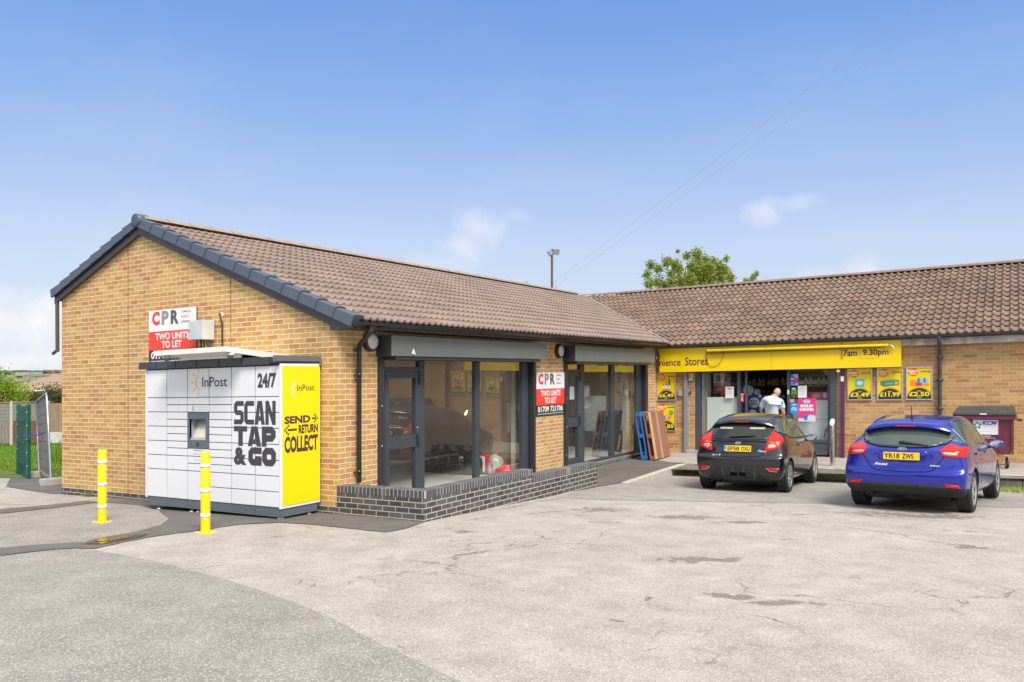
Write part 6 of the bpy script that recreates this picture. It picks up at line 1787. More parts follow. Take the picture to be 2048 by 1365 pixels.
FIE = [
 dict(w=.70, yr=-.46, yf=3.15, z=[(0,.20),(.1,.18),(.9,.18),(1,.20)], cr=.10),
 dict(w=.80, yr=-.575, yf=3.24, z=[(0,.25),(.15,.22),(.85,.22),(1,.25)]),
 dict(w=.848, yr=-.615, yf=3.29, z=[(0,.40),(.2,.38),(.8,.38),(1,.40)]),
 dict(w=.861, yr=-.640, yf=3.31, z=[(0,.58),(.2,.57),(.8,.57),(1,.56)]),
 dict(w=.861, yr=-.635, yf=3.28, z=[(0,.655),(.2,.70),(.8,.68),(1,.66)], crease=.3),
 dict(w=.858, yr=-.585, yf=3.20, z=[(0,.685),(.12,.80),(.8,.78),(1,.76)], crease=.25),
 dict(w=.848, yr=-.560, yf=2.92, z=[(0,.85),(.1,.92),(.5,.88),(.85,.86),(1,.86)], wp=[(0,.90),(.07,.97),(.15,.99),(.3,1),(.7,1),(.88,.95),(1,.80)]),
 dict(w=.822, yr=-.535, yf=2.52, z=[(0,.955),(.1,1.03),(.5,.955),(1,.97)], crease=.3, wp=[(0,.86),(.07,.95),(.15,.985),(.3,1),(.7,1),(.88,.96),(1,.86)]),
 dict(w=.785, yr=-.455, yf=2.38, z=[(0,1.04),(.1,1.10),(.5,1.02),(.9,1.01),(1,1.03)], cr=.16, wp=[(0,.86),(.08,.95),(.2,.98),(.4,1),(.7,1),(.9,.94),(1,.86)]),
 dict(w=.715, yr=-.315, yf=2.06, z=[(0,1.18),(.2,1.23),(.5,1.21),(.9,1.20),(1,1.21)], cr=.17, wp=[(0,.86),(.1,.94),(.3,.99),(.5,1),(.8,.97),(1,.90)]),
 dict(w=.610, yr=-.155, yf=1.70, z=[(0,1.325),(.12,1.352),(.5,1.405),(.8,1.40),(1,1.38)], cr=.15, wp=[(0,.88),(.12,.95),(.4,1),(.8,1),(1,.92)], crease=.25),
 dict(w=.50, yr=-.10, yf=1.58, z=[(0,1.375),(.5,1.45),(.8,1.44),(1,1.415)], cr=.10),
 dict(w=.25, yr=.0, yf=1.40, z=[(0,1.405),(.5,1.475),(.8,1.47),(1,1.445)], cr=.05)]
BLACKC = paint('car_paint_black', (.006,.0065,.011), .2, .3)
c = Car('black three door hatchback parked in front of the store door', (3.945,6.40,g(3.945,6.40)), .02, R_(-2.3), FIE, BLACKC, .297, .20, 1.49, 2.489, .10, .22)
c.t.scale = (.925,.95,.95)
c.wheels(.20, 1.49, 5, .205)
# glass
rg_ = [(-.56,1.235),(0,1.285),(.56,1.235),(.63,1.10),(.56,1.00),(.30,.962),(-.30,.962),(-.56,1.00),(-.63,1.10)]
c.patch('rear_window', 'R', rg_, .004, CARGLASS)
c.both(c.patch, 'side_window', 'S', [(.60,1.00),(1.35,.995),(1.75,.985),(1.42,1.215),(1.12,1.36),(.66,1.385)], .003, CARGLASS2, smooth=0)
c.both(c.patch, 'quarter_window', 'S', [(.55,1.005),(.58,1.385),(.15,1.355),(-.14,1.26),(-.26,1.19),(-.12,1.09),(.2,1.03)], .003, CARGLASS2, smooth=0)
c.both(c.line, 'window_trim', 'S', [(1.80,.972),(1.2,.98),(.5,.99),(.15,1.015),(-.14,1.075),(-.28,1.18)], .012, .004, SEAM_)
c.patch('windscreen', 'F', [(-.60,1.06),(0,1.04),(.60,1.06),(.53,1.30),(0,1.37),(-.53,1.30)], .004, CARGLASS)
c.both(c.patch, 'headlight', 'F', [(.44,.66),(.72,.69),(.78,.82),(.66,.86)], .006, LCLR)
c.patch('grille', 'F', [(-.45,.30),(.45,.30),(.50,.50),(-.50,.50)], .004, BLACKP)
# tail lamps, tall and pointed
for nm in (c.both(c.patch, 'tail_light', 'R', [(.585,1.15),(.60,1.135),(.70,.965),(.755,.905),(.757,.845),(.66,.80),(.50,.765),(.495,.785),(.53,.90)], .012, LRED, smooth=1, cell=.022)): pass
c.both(c.patch, 'tail_light', 'S', [(-.50,.86),(-.33,.93),(-.24,1.07),(-.22,1.15),(-.36,1.0),(-.50,.93)], .009, LRED, smooth=1, cell=.022)
c.both(c.patch, 'lamp_reflector', 'R', [(.545,.845),(.575,.915),(.70,.885),(.69,.845),(.58,.815)], .017, LCLR, cell=.03)
c.both(c.patch, 'lamp_indicator', 'R', [(.565,.915),(.60,.965),(.66,.925),(.66,.90)], .0185, LAMB, cell=.03)
c.both(c.patch, 'reflector', 'R', [(.545,.462),(.60,.478),(.745,.470),(.765,.462),(.72,.415),(.60,.425)], .006, LRED, cell=.03, smooth=0)
c.both(c.line, 'reflector_trim', 'R', [(.53,.475),(.595,.418),(.72,.408)], .010, .007, SILVER)
# hatch, bumper and door lines
c.line('hatch_line', 'R', [(-.50,.80),(-.445,.705),(-.40,.672),(0,.655),(.40,.672),(.445,.705),(.50,.80)], .011, .0015, SEAM_)
c.line('hatch_crease', 'R', [(-.52,.948),(0,.935),(.52,.948)], .018, .002, SEAM_)
c.patch('diffuser', 'R', [(-.36,.475),(0,.50),(.36,.475),(.56,.30),(.58,.22),(.50,.215),(.40,.26),(-.40,.26),(-.50,.215),(-.58,.22),(-.56,.30)], .014, PLASTG, smooth=0, cell=.025)
for x in (-.13, .03):
    c.patch('diffuser_slot', 'R', [(x,.315),(x+.13,.315),(x+.13,.385),(x,.385)], .016, SEAM_, smooth=0)
c.both(c.line, 'bumper_line', 'S', [(-.36,.64),(-.30,.72),(-.27,.80),(-.30,.86)], .008, .0015, SEAM_)
c.both(c.line, 'door_line', 'S', [(.62,1.38),(.59,1.0),(.57,.6),(.60,.36),(.72,.30),(1.55,.28),(1.66,.42),(1.72,.75),(1.80,.96)], .009, .0015, SEAM_)
c.both(c.line, 'sill_line', 'S', [(.42,.30),(1.2,.27),(2.0,.28)], .012, .002, SEAM_)
for sx in (1,-1):
    m = M(); m.obox((sx*.862,.80,.86), (.014,0,0), (0,.10,.004), (0,0,.016)); m.build('door_handle', BLACKC, c.t, bevel=.01)
c.mirror(1.62,.965,.80,BLACKC)
c.spoiler(.60,.04,1.40,-.275,1.315,.105,BLACKC)
c.plate(.815,-.592,.10,'EF58 OXU')
c.badge(.915,'Ford',.95)
c.word('Fiesta', .375,.755,.16,.045); c.word('Zetec', -.50,.675,.125,.030, .2); c.word('S', -.36,.672,.032,.038, .1, .06); c.word('ECON', -.575,.80,.07,.018, 0, .03)
c.wiper(-.16,1.02,.30,1.045)
m = M(); m.box(-.55,.55,-.20,2.9,.14,.20); m.box(-.62,.62,-.02,.08,.20,.28); m.tube([(-.30,-.5,.21),(-.30,.1,.20)], .03, 8); m.blob((-.05,-.25,.21),(.3,.2,.06),1,.1); m.build('chassis', UNDER, c.t)
m = M(); m.tube([(-.33,-.57,.20),(-.33,-.40,.20)], .028, 12, caps=False); m.build('exhaust', STEEL, c.t)
# parcel shelf posters seen through the back window
for x0, x1 in ((-.42,-.16),(.17,.44)):
    c.line('headrest_stripe', 'R', [(x0,1.185),(x1,1.185)], .032, .0055, plain('glass_light', (.40,.38,.34), .3))

FOC = [
 dict(w=.74, yr=-.60, yf=3.42, z=[(0,.26),(.1,.20),(.9,.18),(1,.20)], cr=.10),
 dict(w=.85, yr=-.735, yf=3.50, z=[(0,.30),(.15,.25),(.85,.22),(1,.25)]),
 dict(w=.895, yr=-.79, yf=3.55, z=[(0,.405),(.2,.39),(.8,.38),(1,.40)], crease=.35),
 dict(w=.911, yr=-.805, yf=3.57, z=[(0,.53),(.2,.57),(.8,.57),(1,.56)]),
 dict(w=.911, yr=-.80, yf=3.54, z=[(0,.615),(.2,.70),(.8,.68),(1,.66)], crease=.3),
 dict(w=.906, yr=-.755, yf=3.46, z=[(0,.655),(.12,.80),(.8,.78),(1,.76)], crease=.2),
 dict(w=.898, yr=-.745, yf=3.12, z=[(0,.85),(.1,.92),(.5,.88),(.85,.86),(1,.86)], wp=[(0,.90),(.06,.96),(.14,.99),(.3,1),(.7,1),(.88,.95),(1,.80)]),
 dict(w=.872, yr=-.745, yf=2.70, z=[(0,.935),(.1,1.02),(.5,.955),(1,.97)], crease=.35, wp=[(0,.86),(.07,.94),(.15,.98),(.3,1),(.7,1),(.88,.96),(1,.86)]),
 dict(w=.835, yr=-.675, yf=2.55, z=[(0,1.00),(.1,1.09),(.5,1.02),(.9,1.01),(1,1.03)], cr=.18, wp=[(0,.84),(.08,.93),(.2,.98),(.4,1),(.7,1),(.9,.94),(1,.86)]),
 dict(w=.755, yr=-.50, yf=2.18, z=[(0,1.16),(.2,1.23),(.5,1.21),(.9,1.20),(1,1.21)], cr=.19, wp=[(0,.83),(.1,.92),(.3,.98),(.5,1),(.8,.97),(1,.90)]),
 dict(w=.645, yr=-.31, yf=1.78, z=[(0,1.325),(.12,1.355),(.5,1.41),(.8,1.405),(1,1.38)], cr=.16, wp=[(0,.86),(.12,.94),(.4,1),(.8,1),(1,.92)], crease=.25),
 dict(w=.53, yr=-.24, yf=1.64, z=[(0,1.375),(.5,1.455),(.8,1.445),(1,1.415)], cr=.10),
 dict(w=.27, yr=-.12, yf=1.45, z=[(0,1.405),(.5,1.48),(.8,1.475),(1,1.445)], cr=.05)]
BLUEC = paint('car_paint_blue', (.003,.014,.33), .45, .26)
c = Car('bright blue five door hatchback parked beside the plum waste bin', (6.80,5.17,g(6.80,5.17)), -.100, R_(-2.4), FOC, BLUEC, .316, .215, 1.555, 2.648, .11, .24)
c.t.scale = (.925,.95,.95)
c.wheels(.215, 1.555, 5, .215)
c.patch('rear_window', 'R', [(-.60,1.235),(0,1.29),(.60,1.235),(.665,1.14),(.60,1.055),(.36,.995),(0,.982),(-.36,.995),(-.60,1.055),(-.665,1.14)], .004, CARGLASS2)
c.line('window_trim', 'R', [(-.672,1.15),(-.60,1.045),(-.36,.985),(0,.972),(.36,.985),(.60,1.045),(.672,1.15)], .010, .005, SEAM_)
for nm, pl in (('side_window', [(.50,1.005),(1.4,.995),(1.88,.985),(1.50,1.23),(1.18,1.37),(.57,1.395)]), ('rear_side_window', [(-.20,1.045),(.0,1.02),(.44,1.005),(.50,1.39),(.05,1.365),(-.14,1.32)]), ('quarter_window', [(-.25,1.05),(-.19,1.30),(-.34,1.22),(-.44,1.165),(-.36,1.09)])):
    c.both(c.patch, nm, 'S', pl, .003, CARGLASS2, smooth=0)
c.both(c.line, 'window_trim', 'S', [(1.95,.972),(1.2,.982),(.4,.992),(-.1,1.02),(-.34,1.065),(-.47,1.165),(-.34,1.25),(-.16,1.335),(.1,1.385),(.6,1.41)], .012, .004, CHROME)
c.patch('windscreen', 'F', [(-.64,1.06),(0,1.04),(.64,1.06),(.56,1.30),(0,1.37),(-.56,1.30)], .004, CARGLASS)
c.both(c.patch, 'headlight', 'F', [(.46,.64),(.76,.69),(.82,.80),(.66,.80)], .006, LCLR)
c.patch('grille', 'F', [(-.42,.36),(.42,.36),(.48,.60),(-.48,.60)], .004, BLACKP)
c.both(c.patch, 'tail_light', 'R', [(.525,.925),(.58,1.015),(.63,1.045),(.72,1.02),(.80,.985),(.815,.90),(.80,.845),(.66,.845),(.565,.865)], .014, LRED, cell=.022)
c.both(c.patch, 'tail_light', 'S', [(-.64,.85),(-.55,.86),(-.36,.96),(-.30,1.0),(-.42,1.01),(-.62,1.0)], .012, LRED, cell=.022)
c.both(c.patch, 'lamp_reflector', 'R', [(.56,.905),(.575,.935),(.75,.915),(.76,.88),(.62,.875)], .019, LCLR, cell=.03)
c.both(c.patch, 'reflector', 'R', [(.585,.465),(.64,.46),(.77,.445),(.80,.41),(.76,.395),(.62,.405)], .006, LRED, cell=.03, smooth=0)
c.line('hatch_line', 'R', [(-.585,.865),(-.47,.70),(-.43,.652),(-.36,.632),(0,.618),(.36,.632),(.43,.652),(.47,.70),(.585,.865)], .011, .0015, SEAM_)
c.patch('plate_recess', 'R', [(-.33,.76),(.33,.76),(.36,.925),(.30,.945),(-.30,.945),(-.36,.925)], .0025, BLUEC, smooth=1)
c.patch('lower_bumper', 'R', [(-.80,.405),(-.5,.435),(0,.445),(.5,.435),(.80,.405),(.825,.33),(.78,.27),(.5,.29),(.2,.315),(-.2,.315),(-.5,.29),(-.78,.27),(-.825,.33)], .008, PLASTG, smooth=0)
c.both(c.patch, 'lower_bumper', 'S', [(-.70,.40),(-.45,.39),(-.37,.37),(-.37,.27),(-.60,.27),(-.70,.29)], .008, PLASTG, smooth=0)
c.line('bumper_rib', 'R', [(-.80,.372),(-.5,.395),(0,.402),(.5,.395),(.80,.372)], .014, .012, BLACKP)
c.both(c.line, 'bumper_line', 'S', [(-.38,.66),(-.40,.74),(-.44,.85)], .008, .0015, SEAM_)
c.both(c.line, 'door_line', 'S', [(-.12,1.33),(-.14,1.04),(-.02,.80),(.34,.62),(.38,.36),(.46,.30),(.62,.30),(.60,.7),(.56,1.0),(.55,1.40)], .009, .0015, SEAM_)
c.both(c.line, 'door_line', 'S', [(.60,.30),(1.62,.28),(1.72,.42),(1.80,.78),(1.92,.965)], .009, .0015, SEAM_)
for y in (.20, 1.12):
    for sx in (1,-1):
        q, nn = c.surf('S' if sx > 0 else 'L', y, .885); m = M(); m.obox(q+nn*.012, (.012,0,0), (0,.095,.004), (0,0,.015)); m.build('door_handle', BLUEC, c.t, bevel=.009)
c.mirror(1.74,.985,.85,BLUEC,1.05)
c.spoiler(.635,-.06,1.40,-.475,1.315,.095,BLUEC)
c.plate(.855,-.778,.04,'YR18 ZWS', band=False)
c.badge(.958,'Ford',1.1)
c.word('Focus', -.40,.705,.20,.040, .35, .05); c.word('EcoBoost', .40,.715,.125,.022, 0, .06)
c.wiper(-.03,1.045,.36,1.005,.016)
m = M(); q, nn = c.surf('T', 0, .02); m.tube([q, q+Vector((0,-.02,.01)), q+Vector((0,-.06,.20))], [.014,.008,.005], 8); m.lathe([(.035,0),(.02,.02),(0,.025)], q, (0,0,1), 12); m.build('antenna', BLK, c.t)
m = M(); m.box(-.6,.6,-.3,3.1,.16,.22); m.box(-.70,.70,-.03,.07,.20,.29); m.blob((-.35,-.45,.26),(.25,.2,.07),1,.1); m.blob((.15,-.35,.24),(.3,.2,.06),2,.15); m.build('chassis', UNDER, c.t)
m = M(); m.tube([(-.42,-.66,.265),(-.42,-.45,.265)], .028, 12, caps=False); m.build('exhaust', STEEL, c.t)
for sx in (1,-1):
    m = M(); pts = []
    for k in range(12):
        y = -.10+1.5*k/11; h = c.hit('T', sx*.555, y); pts.append(h[0]+Vector((0,0,.008)))
    m.tube(pts, .012, 6); m.build('roof_strip', CHROME if False else BLUEC, c.t)
# ---------------------------------------------------------------- people
def skin(name, V, E, mat, parent, lev=2, smoothmod=0):
    """limbs grown over a jointed skeleton: V = {joint: ((x,y,z), radius)}"""
    me = bpy.data.meshes.new(name); keys = list(V)
    me.from_pydata([V[k][0] for k in keys], [(keys.index(a), keys.index(b)) for a, b in E], [])
    o = bpy.data.objects.new(name, me); COL.objects.link(o)
    sm = o.modifiers.new('s', 'SKIN'); sm.use_smooth_shade = True
    sd = me.skin_vertices[0].data
    for i, k in enumerate(keys):
        r = V[k][1]; sd[i].radius = (r, r) if not isinstance(r, tuple) else r
    sd[0].use_root = True
    ss = o.modifiers.new('u', 'SUBSURF'); ss.levels = lev; ss.render_levels = lev
    bpy.context.view_layer.update()
    dg = bpy.context.evaluated_depsgraph_get()
    m2 = bpy.data.meshes.new_from_object(o.evaluated_get(dg))
    bpy.data.objects.remove(o); bpy.data.meshes.remove(me)
    m2.name = name; m2.materials.clear(); m2.materials.append(mat)
    for p in m2.polygons: p.use_smooth = True; p.material_index = 0
    ob = bpy.data.objects.new(name, m2); COL.objects.link(ob)
    ob.parent = parent; ob['_base'] = (0,0,0); ob['_local'] = 1
    return ob
SKIN = plain('skin', (.58,.33,.24), .5, var=.06, vs=15)
def hand(V, E, pre, wrist, d, side, curl=.4):
    """palm, four bent fingers of different length and a thumb from the side of the palm"""
    w = Vector(wrist); d = Vector(d).normalized(); s_ = Vector(side).normalized(); n = d.cross(s_)
    V[pre+'palm'] = (tuple(w+d*.05), (.036,.02))
    E.append((pre+'wr', pre+'palm'))
    for i, L in enumerate((.070,.080,.074,.058)):
        b_ = w + d*.095 + s_*(.027-.018*i)
        V[f'{pre}f{i}a'] = (tuple(b_), .0095); V[f'{pre}f{i}b'] = (tuple(b_+d*L*.5+n*L*.2*curl), .0088); V[f'{pre}f{i}c'] = (tuple(b_+d*L*.8+n*L*.7*curl), .0078)
        E += [(pre+'palm', f'{pre}f{i}a'), (f'{pre}f{i}a', f'{pre}f{i}b'), (f'{pre}f{i}b', f'{pre}f{i}c')]
    V[pre+'t1'] = (tuple(w+d*.045+s_*.040+n*.01), .011); V[pre+'t2'] = (tuple(w+d*.08+s_*.052+n*.03), .0095)
    E += [(pre+'palm', pre+'t1'), (pre+'t1', pre+'t2')]
def head_parts(p, c, f, u, hair, r=1.0, bald=False):
    """nose, eyes, mouth, ears and hair round a head centred c, facing f"""
    c, f, u = Vector(c), Vector(f).normalized(), Vector(u).normalized(); s_ = f.cross(u).normalized(); u = s_.cross(f)
    hm = M()
    vs = []; fs = []; n, mm = 24, 14
    for j in range(mm+1):
        th = PI*j/mm
        for k in range(n):
            a = 2*PI*k/n
            x, y, z = math.sin(th)*math.cos(a), math.sin(th)*math.sin(a), math.cos(th)
            # y forward: flatter face, fuller back, narrow chin
            rx = .076*(1-.18*max(0,-z)); ry = .094*(1-.10*max(0,y)); rz_ = .118
            yy = ry*y + (.015*max(0,-z) if y > 0 else .0)
            vs.append(c + s_*rx*x*r + f*yy*r + u*rz_*z*r)
    for j in range(mm):
        for k in range(n): fs.append((j*n+k,(j+1)*n+k,(j+1)*n+(k+1)%n,j*n+(k+1)%n))
    hm.add(vs, fs, smooth=True)
    hm.blob(c+f*.094*r-u*.012*r, (.013,.017,.022), 1, 0, 10, 8)
    for sg in (-1,1):
        hm.blob(c+s_*sg*.078*r-u*.005*r-f*.005*r, (.010,.018,.030), 2, 0, 10, 8)
    h = hm.build('head', SKIN, p)
    em = M()
    for sg in (-1,1): em.blob(c+s_*sg*.030*r+f*.080*r+u*.018*r, (.011,.008,.007), 1, 0, 8, 6)
    em.build('eyes', WHITE2, h)
    em = M(); em.blob(c+f*.082*r-u*.055*r, (.022,.008,.006), 1, 0, 10, 6); em.build('mouth', plain('lips', (.40,.15,.12), .5), h)
    hv = []; hf_ = []
    for j in range(9):
        th = PI*.62*j/8
        for k in range(n):
            a = 2*PI*k/n
            x, y, z = math.sin(th)*math.cos(a), math.sin(th)*math.sin(a), math.cos(th)
            if bald and z > .45: q = .985
            elif y > .55 and z < .5: q = .95
            else: q = 1.04+.015*math.sin(7*a+j)
            hv.append(c + s_*.077*x*r*q + f*(.094*y*q)*r + u*.119*z*r*q)
    for j in range(8):
        for k in range(n): hf_.append((j*n+k,(j+1)*n+k,(j+1)*n+(k+1)%n,j*n+(k+1)%n))
    q = M(); q.add(hv, hf_, smooth=True); q.build('hair', hair, h)

# man in a pale blue shirt at the store door, back to the car park
p1 = lthing('person', 'grey haired man in a pale blue short sleeved shirt standing in the store doorway', 'person', (3.07,11.75,-.195), R_(-4), sit=False)
V = dict(pel=((0,0,.93),(.15,.115)), wai=((0,.0,1.08),(.15,.11)), che=((.005,.01,1.27),(.165,.115)), ctop=((.015,.03,1.40),(.12,.09)), nek=((.04,.055,1.475),.058), nk2=((.065,.085,1.53),.055),
  ls=((-.165,.015,1.395),.066), le=((-.275,.03,1.13),.046), lwr=((-.235,.20,.98),.03), rs=((.19,.015,1.375),.066), re=((.275,.02,1.12),.046), rwr=((.262,.13,.90),.03),
  lh=((-.09,0,.88),.098), lk=((-.10,.02,.48),.062), la=((-.10,-.02,.09),.045), lt=((-.115,.13,.045),.042), rh=((.09,0,.88),.098), rk=((.11,.03,.48),.062), ra=((.11,-.01,.09),.045), rt=((.13,.14,.045),.042))
E = [('pel','wai'),('wai','che'),('che','ctop'),('ctop','nek'),('nek','nk2'),('ctop','ls'),('ls','le'),('le','lwr'),('ctop','rs'),('rs','re'),('re','rwr'),('pel','lh'),('lh','lk'),('lk','la'),('la','lt'),('pel','rh'),('rh','rk'),('rk','ra'),('ra','rt')]
hand(V, E, 'l', V['lwr'][0], (.1,.55,-.8), (1,0,0)); hand(V, E, 'r', V['rwr'][0], (-.1,.4,-.9), (-1,0,0))
skin('body', V, E, SKIN, p1)
head_parts(p1, (.095,.125,1.575), (.30,.80,-.42), (.12,.3,.95), plain('hair_grey', (.42,.38,.36), .8, var=.2, vs=40), .94, bald=True)
SH = plain('shirt_blue', (.50,.60,.72), .75, var=.05, vs=8, bumps=.1)
Vs = dict(mid=((0,.0,1.12),(.195,.155)), w2=((0,.0,.82),(.20,.155)), che=((.005,.005,1.28),(.215,.16)), ctop=((.015,.02,1.40),(.17,.13)), nek=((.036,.045,1.465),.080),
  ls=((-.18,.012,1.385),.092), le=((-.268,.025,1.165),.075), rs=((.205,.012,1.365),.092), re=((.273,.02,1.155),.075))
skin('shirt', Vs, [('mid','w2'),('mid','che'),('che','ctop'),('ctop','nek'),('ctop','ls'),('ls','le'),('ctop','rs'),('rs','re')], SH, p1)
TR = plain('trousers_dark', (.045,.045,.055), .8)
Vt = dict(pel=((0,0,.93),(.17,.13)), lh=((-.09,0,.85),.115), lk=((-.10,.02,.48),.085), la=((-.10,-.02,.12),.072), rh=((.09,0,.85),.115), rk=((.11,.03,.48),.085), ra=((.11,-.01,.12),.072))
skin('trousers', Vt, [('pel','lh'),('lh','lk'),('lk','la'),('pel','rh'),('rh','rk'),('rk','ra')], TR, p1)
for sx, yy in ((-.105,0),(.12,.01)):
    skin('shoe', dict(a=((sx,yy-.05,.05),.052), b=((sx*1.05,yy+.06,.045),.05), c=((sx*1.15,yy+.17,.035),.04)), [('a','b'),('b','c')], BLK, p1)
# worker bending down inside the second unit
p2 = lthing('person', 'person in blue jeans and dark green top bending down inside the right hand unit', 'person', (-1.62,11.45,-.11), R_(80), sit=False)
V = dict(pel=((0,-.10,.74),(.13,.12)), wai=((0,.08,.84),(.13,.11)), che=((0,.30,.88),(.15,.115)), ctop=((0,.44,.85),(.11,.09)), nek=((0,.52,.81),.055), nk2=((0,.57,.79),.052),
  ls=((-.16,.43,.83),.06), le=((-.20,.47,.56),.043), lwr=((-.15,.56,.36),.03), rs=((.16,.43,.83),.06), re=((.20,.50,.56),.043), rwr=((.14,.60,.35),.03),
  lh=((-.09,-.10,.70),.095), lk=((-.12,.16,.42),.062), la=((-.12,.34,.09),.045), lt=((-.13,.48,.045),.042), rh=((.09,-.10,.70),.095), rk=((.11,.02,.40),.062), ra=((.11,-.06,.09),.045), rt=((.12,.08,.045),.042))
E = [('pel','wai'),('wai','che'),('che','ctop'),('ctop','nek'),('nek','nk2'),('ctop','ls'),('ls','le'),('le','lwr'),('ctop','rs'),('rs','re'),('re','rwr'),('pel','lh'),('lh','lk'),('lk','la'),('la','lt'),('pel','rh'),('rh','rk'),('rk','ra'),('ra','rt')]
hand(V, E, 'l', V['lwr'][0], (0,.3,-.9), (1,0,0)); hand(V, E, 'r', V['rwr'][0], (0,.3,-.9), (-1,0,0))
skin('body', V, E, SKIN, p2)
head_parts(p2, (0,.655,.77), (0,.5,-.85), (0,.8,.5), plain('hair_brown', (.09,.05,.03), .8), .95)
Vs = dict(wai=((0,.0,.79),(.155,.13)), mid=((0,.14,.85),(.155,.13)), che=((0,.30,.88),(.17,.13)), ctop=((0,.44,.855),(.125,.10)), ls=((-.17,.43,.83),.075), le=((-.20,.46,.58),.058), lw=((-.165,.54,.41),.045), rs=((.17,.43,.83),.075), re=((.20,.49,.58),.058), rw=((.15,.57,.41),.045))
skin('jumper', Vs, [('wai','mid'),('mid','che'),('che','ctop'),('ctop','ls'),('ls','le'),('le','lw'),('ctop','rs'),('rs','re'),('re','rw')], plain('jumper_green', (.035,.075,.075), .9), p2)
Vt = dict(pel=((0,-.09,.75),(.15,.14)), lh=((-.085,-.09,.69),.115), lk=((-.12,.16,.42),.085), la=((-.12,.33,.13),.068), rh=((.085,-.09,.69),.115), rk=((.11,.02,.40),.085), ra=((.11,-.06,.13),.068))
skin('jeans', Vt, [('pel','lh'),('lh','lk'),('lk','la'),('pel','rh'),('rh','rk'),('rk','ra')], plain('denim', (.13,.26,.42), .85, var=.12), p2)
for sx, yy in ((-.125,.36),(.115,-.04)):
    skin('boot', dict(a=((sx,yy-.04,.055),.05), b=((sx,yy+.07,.05),.05), c=((sx,yy+.17,.04),.042)), [('a','b'),('b','c')], plain('boot_tan', (.38,.26,.15), .7), p2)
# ---------------------------------------------------------------- beyond the buildings
from mathutils import noise as mnoise
_leafn = {}
def leafmat(name, c1, c2, c3):
    m, t, b = nt(name)
    gi = N(t, 'ShaderNodeNewGeometry').outputs['Random Per Island']
    c = ramp(t, gi, [(0,c1),(.5,c2),(1,c3)])
    t.links.new(c, b.inputs['Base Color']); b.inputs['Roughness'].default_value = .55; b.inputs['Specular IOR Level'].default_value = .3
    b.inputs['Subsurface Weight'].default_value = 0
    out = t.nodes['Material Output']
    tl = N(t, 'ShaderNodeBsdfTranslucent'); t.links.new(c, tl.inputs[0])
    mx = N(t, 'ShaderNodeMixShader', ins={0: .4, 1: b.outputs[0], 2: tl.outputs[0]}); t.links.new(mx.outputs[0], out.inputs[0])
    return m
def leaves(m, clumps, n, size, rnd, flat=.0):
    tot = sum(c[3]**2 for c in clumps)
    for (x, y, z, r) in clumps:
        k = int(n*r*r/tot)
        for _ in range(k):
            p = Vector((x,y,z)) + Vector((rnd.gauss(0,1), rnd.gauss(0,1), rnd.gauss(0,1.15)))*r*.5
            a = Vector((rnd.gauss(0,1), rnd.gauss(0,1), rnd.gauss(0,.6))).normalized(); b_ = a.cross(Vector((rnd.gauss(0,1), rnd.gauss(0,1), rnd.gauss(0,1)))).normalized()
            s_ = size*rnd.uniform(.6,1.3)
            m.add([p-a*s_, p+b_*s_*.45, p+a*s_, p-b_*s_*.45], [(0,1,2,3)])
BARK = plain('bark', (.12,.09,.065), .9, var=.3, vs=8, bumps=.4)
def tree(name, label, cat, base, clumps, n, size, mat, seed, trunk_r=.1, group=None):
    rnd = random.Random(seed)
    t = thing(name, label, cat, base, group)
    m = M(); b0 = Vector(base)
    cz = min(c[2]-c[3] for c in clumps); cc = Vector((sum(c[0] for c in clumps)/len(clumps), sum(c[1] for c in clumps)/len(clumps), max(b0.z+.3, cz+.2)))
    m.tube([b0-Vector((0,0,.2)), b0.lerp(cc,.5)+Vector((.05,.03,0)), cc], [trunk_r, trunk_r*.8, trunk_r*.6], 8)
    for c in clumps:
        e = Vector(c[:3]); mid = cc.lerp(e,.5)+Vector((rnd.uniform(-.1,.1),rnd.uniform(-.1,.1),.1))
        m.tube([cc, mid, e, e+(e-mid)*.5], [trunk_r*.4, trunk_r*.25, trunk_r*.12, trunk_r*.04], 5)
    m.build('trunk', BARK, t)
    m = M(); leaves(m, clumps, n, size, rnd); m.build('crown', mat, t)
    return t
LIME = leafmat('leaf_lime', (.14,.26,.018), (.25,.40,.03), (.38,.50,.04))
DKG = leafmat('leaf_olive', (.045,.065,.018), (.085,.10,.03), (.14,.12,.04))
ASH = leafmat('leaf_ash', (.16,.27,.045), (.27,.37,.05), (.42,.43,.05))
def far(px, py, D):
    """point on the line of sight of a picture position at depth D (used once, to lay out the background)"""
    return None
rnd = random.Random(11)
# garden tree and shrubs beyond the board fence (about 36 m away)
cl = []
for i in range(26):
    a = rnd.uniform(-1,1)
    x = -30.5+1.5*a+rnd.uniform(-.2,.2)-.3; y = 11.2+.92*a+rnd.uniform(-.7,.7); z = rnd.uniform(.5,2.3 if a < .1 else 2.3-1.0*(a-.1))
    cl.append((x,y,z,rnd.uniform(.32,.55)))
tree('garden_tree','bright lime green leafy tree beyond the board fence at the left edge','tree',(-30.4,11.2,-.6),cl,6000,.07,LIME,2,.12)
cl = [(-28.1+rnd.uniform(-.75,.9), 11.4+rnd.uniform(-.4,.5), rnd.uniform(.9,1.75), rnd.uniform(.25,.42)) for i in range(14)]
tree('garden_shrub','dark olive shrub above the board fence between the lime green tree and the gable','shrub',(-28.0,11.4,-.6),cl,2600,.06,DKG,3,.06)
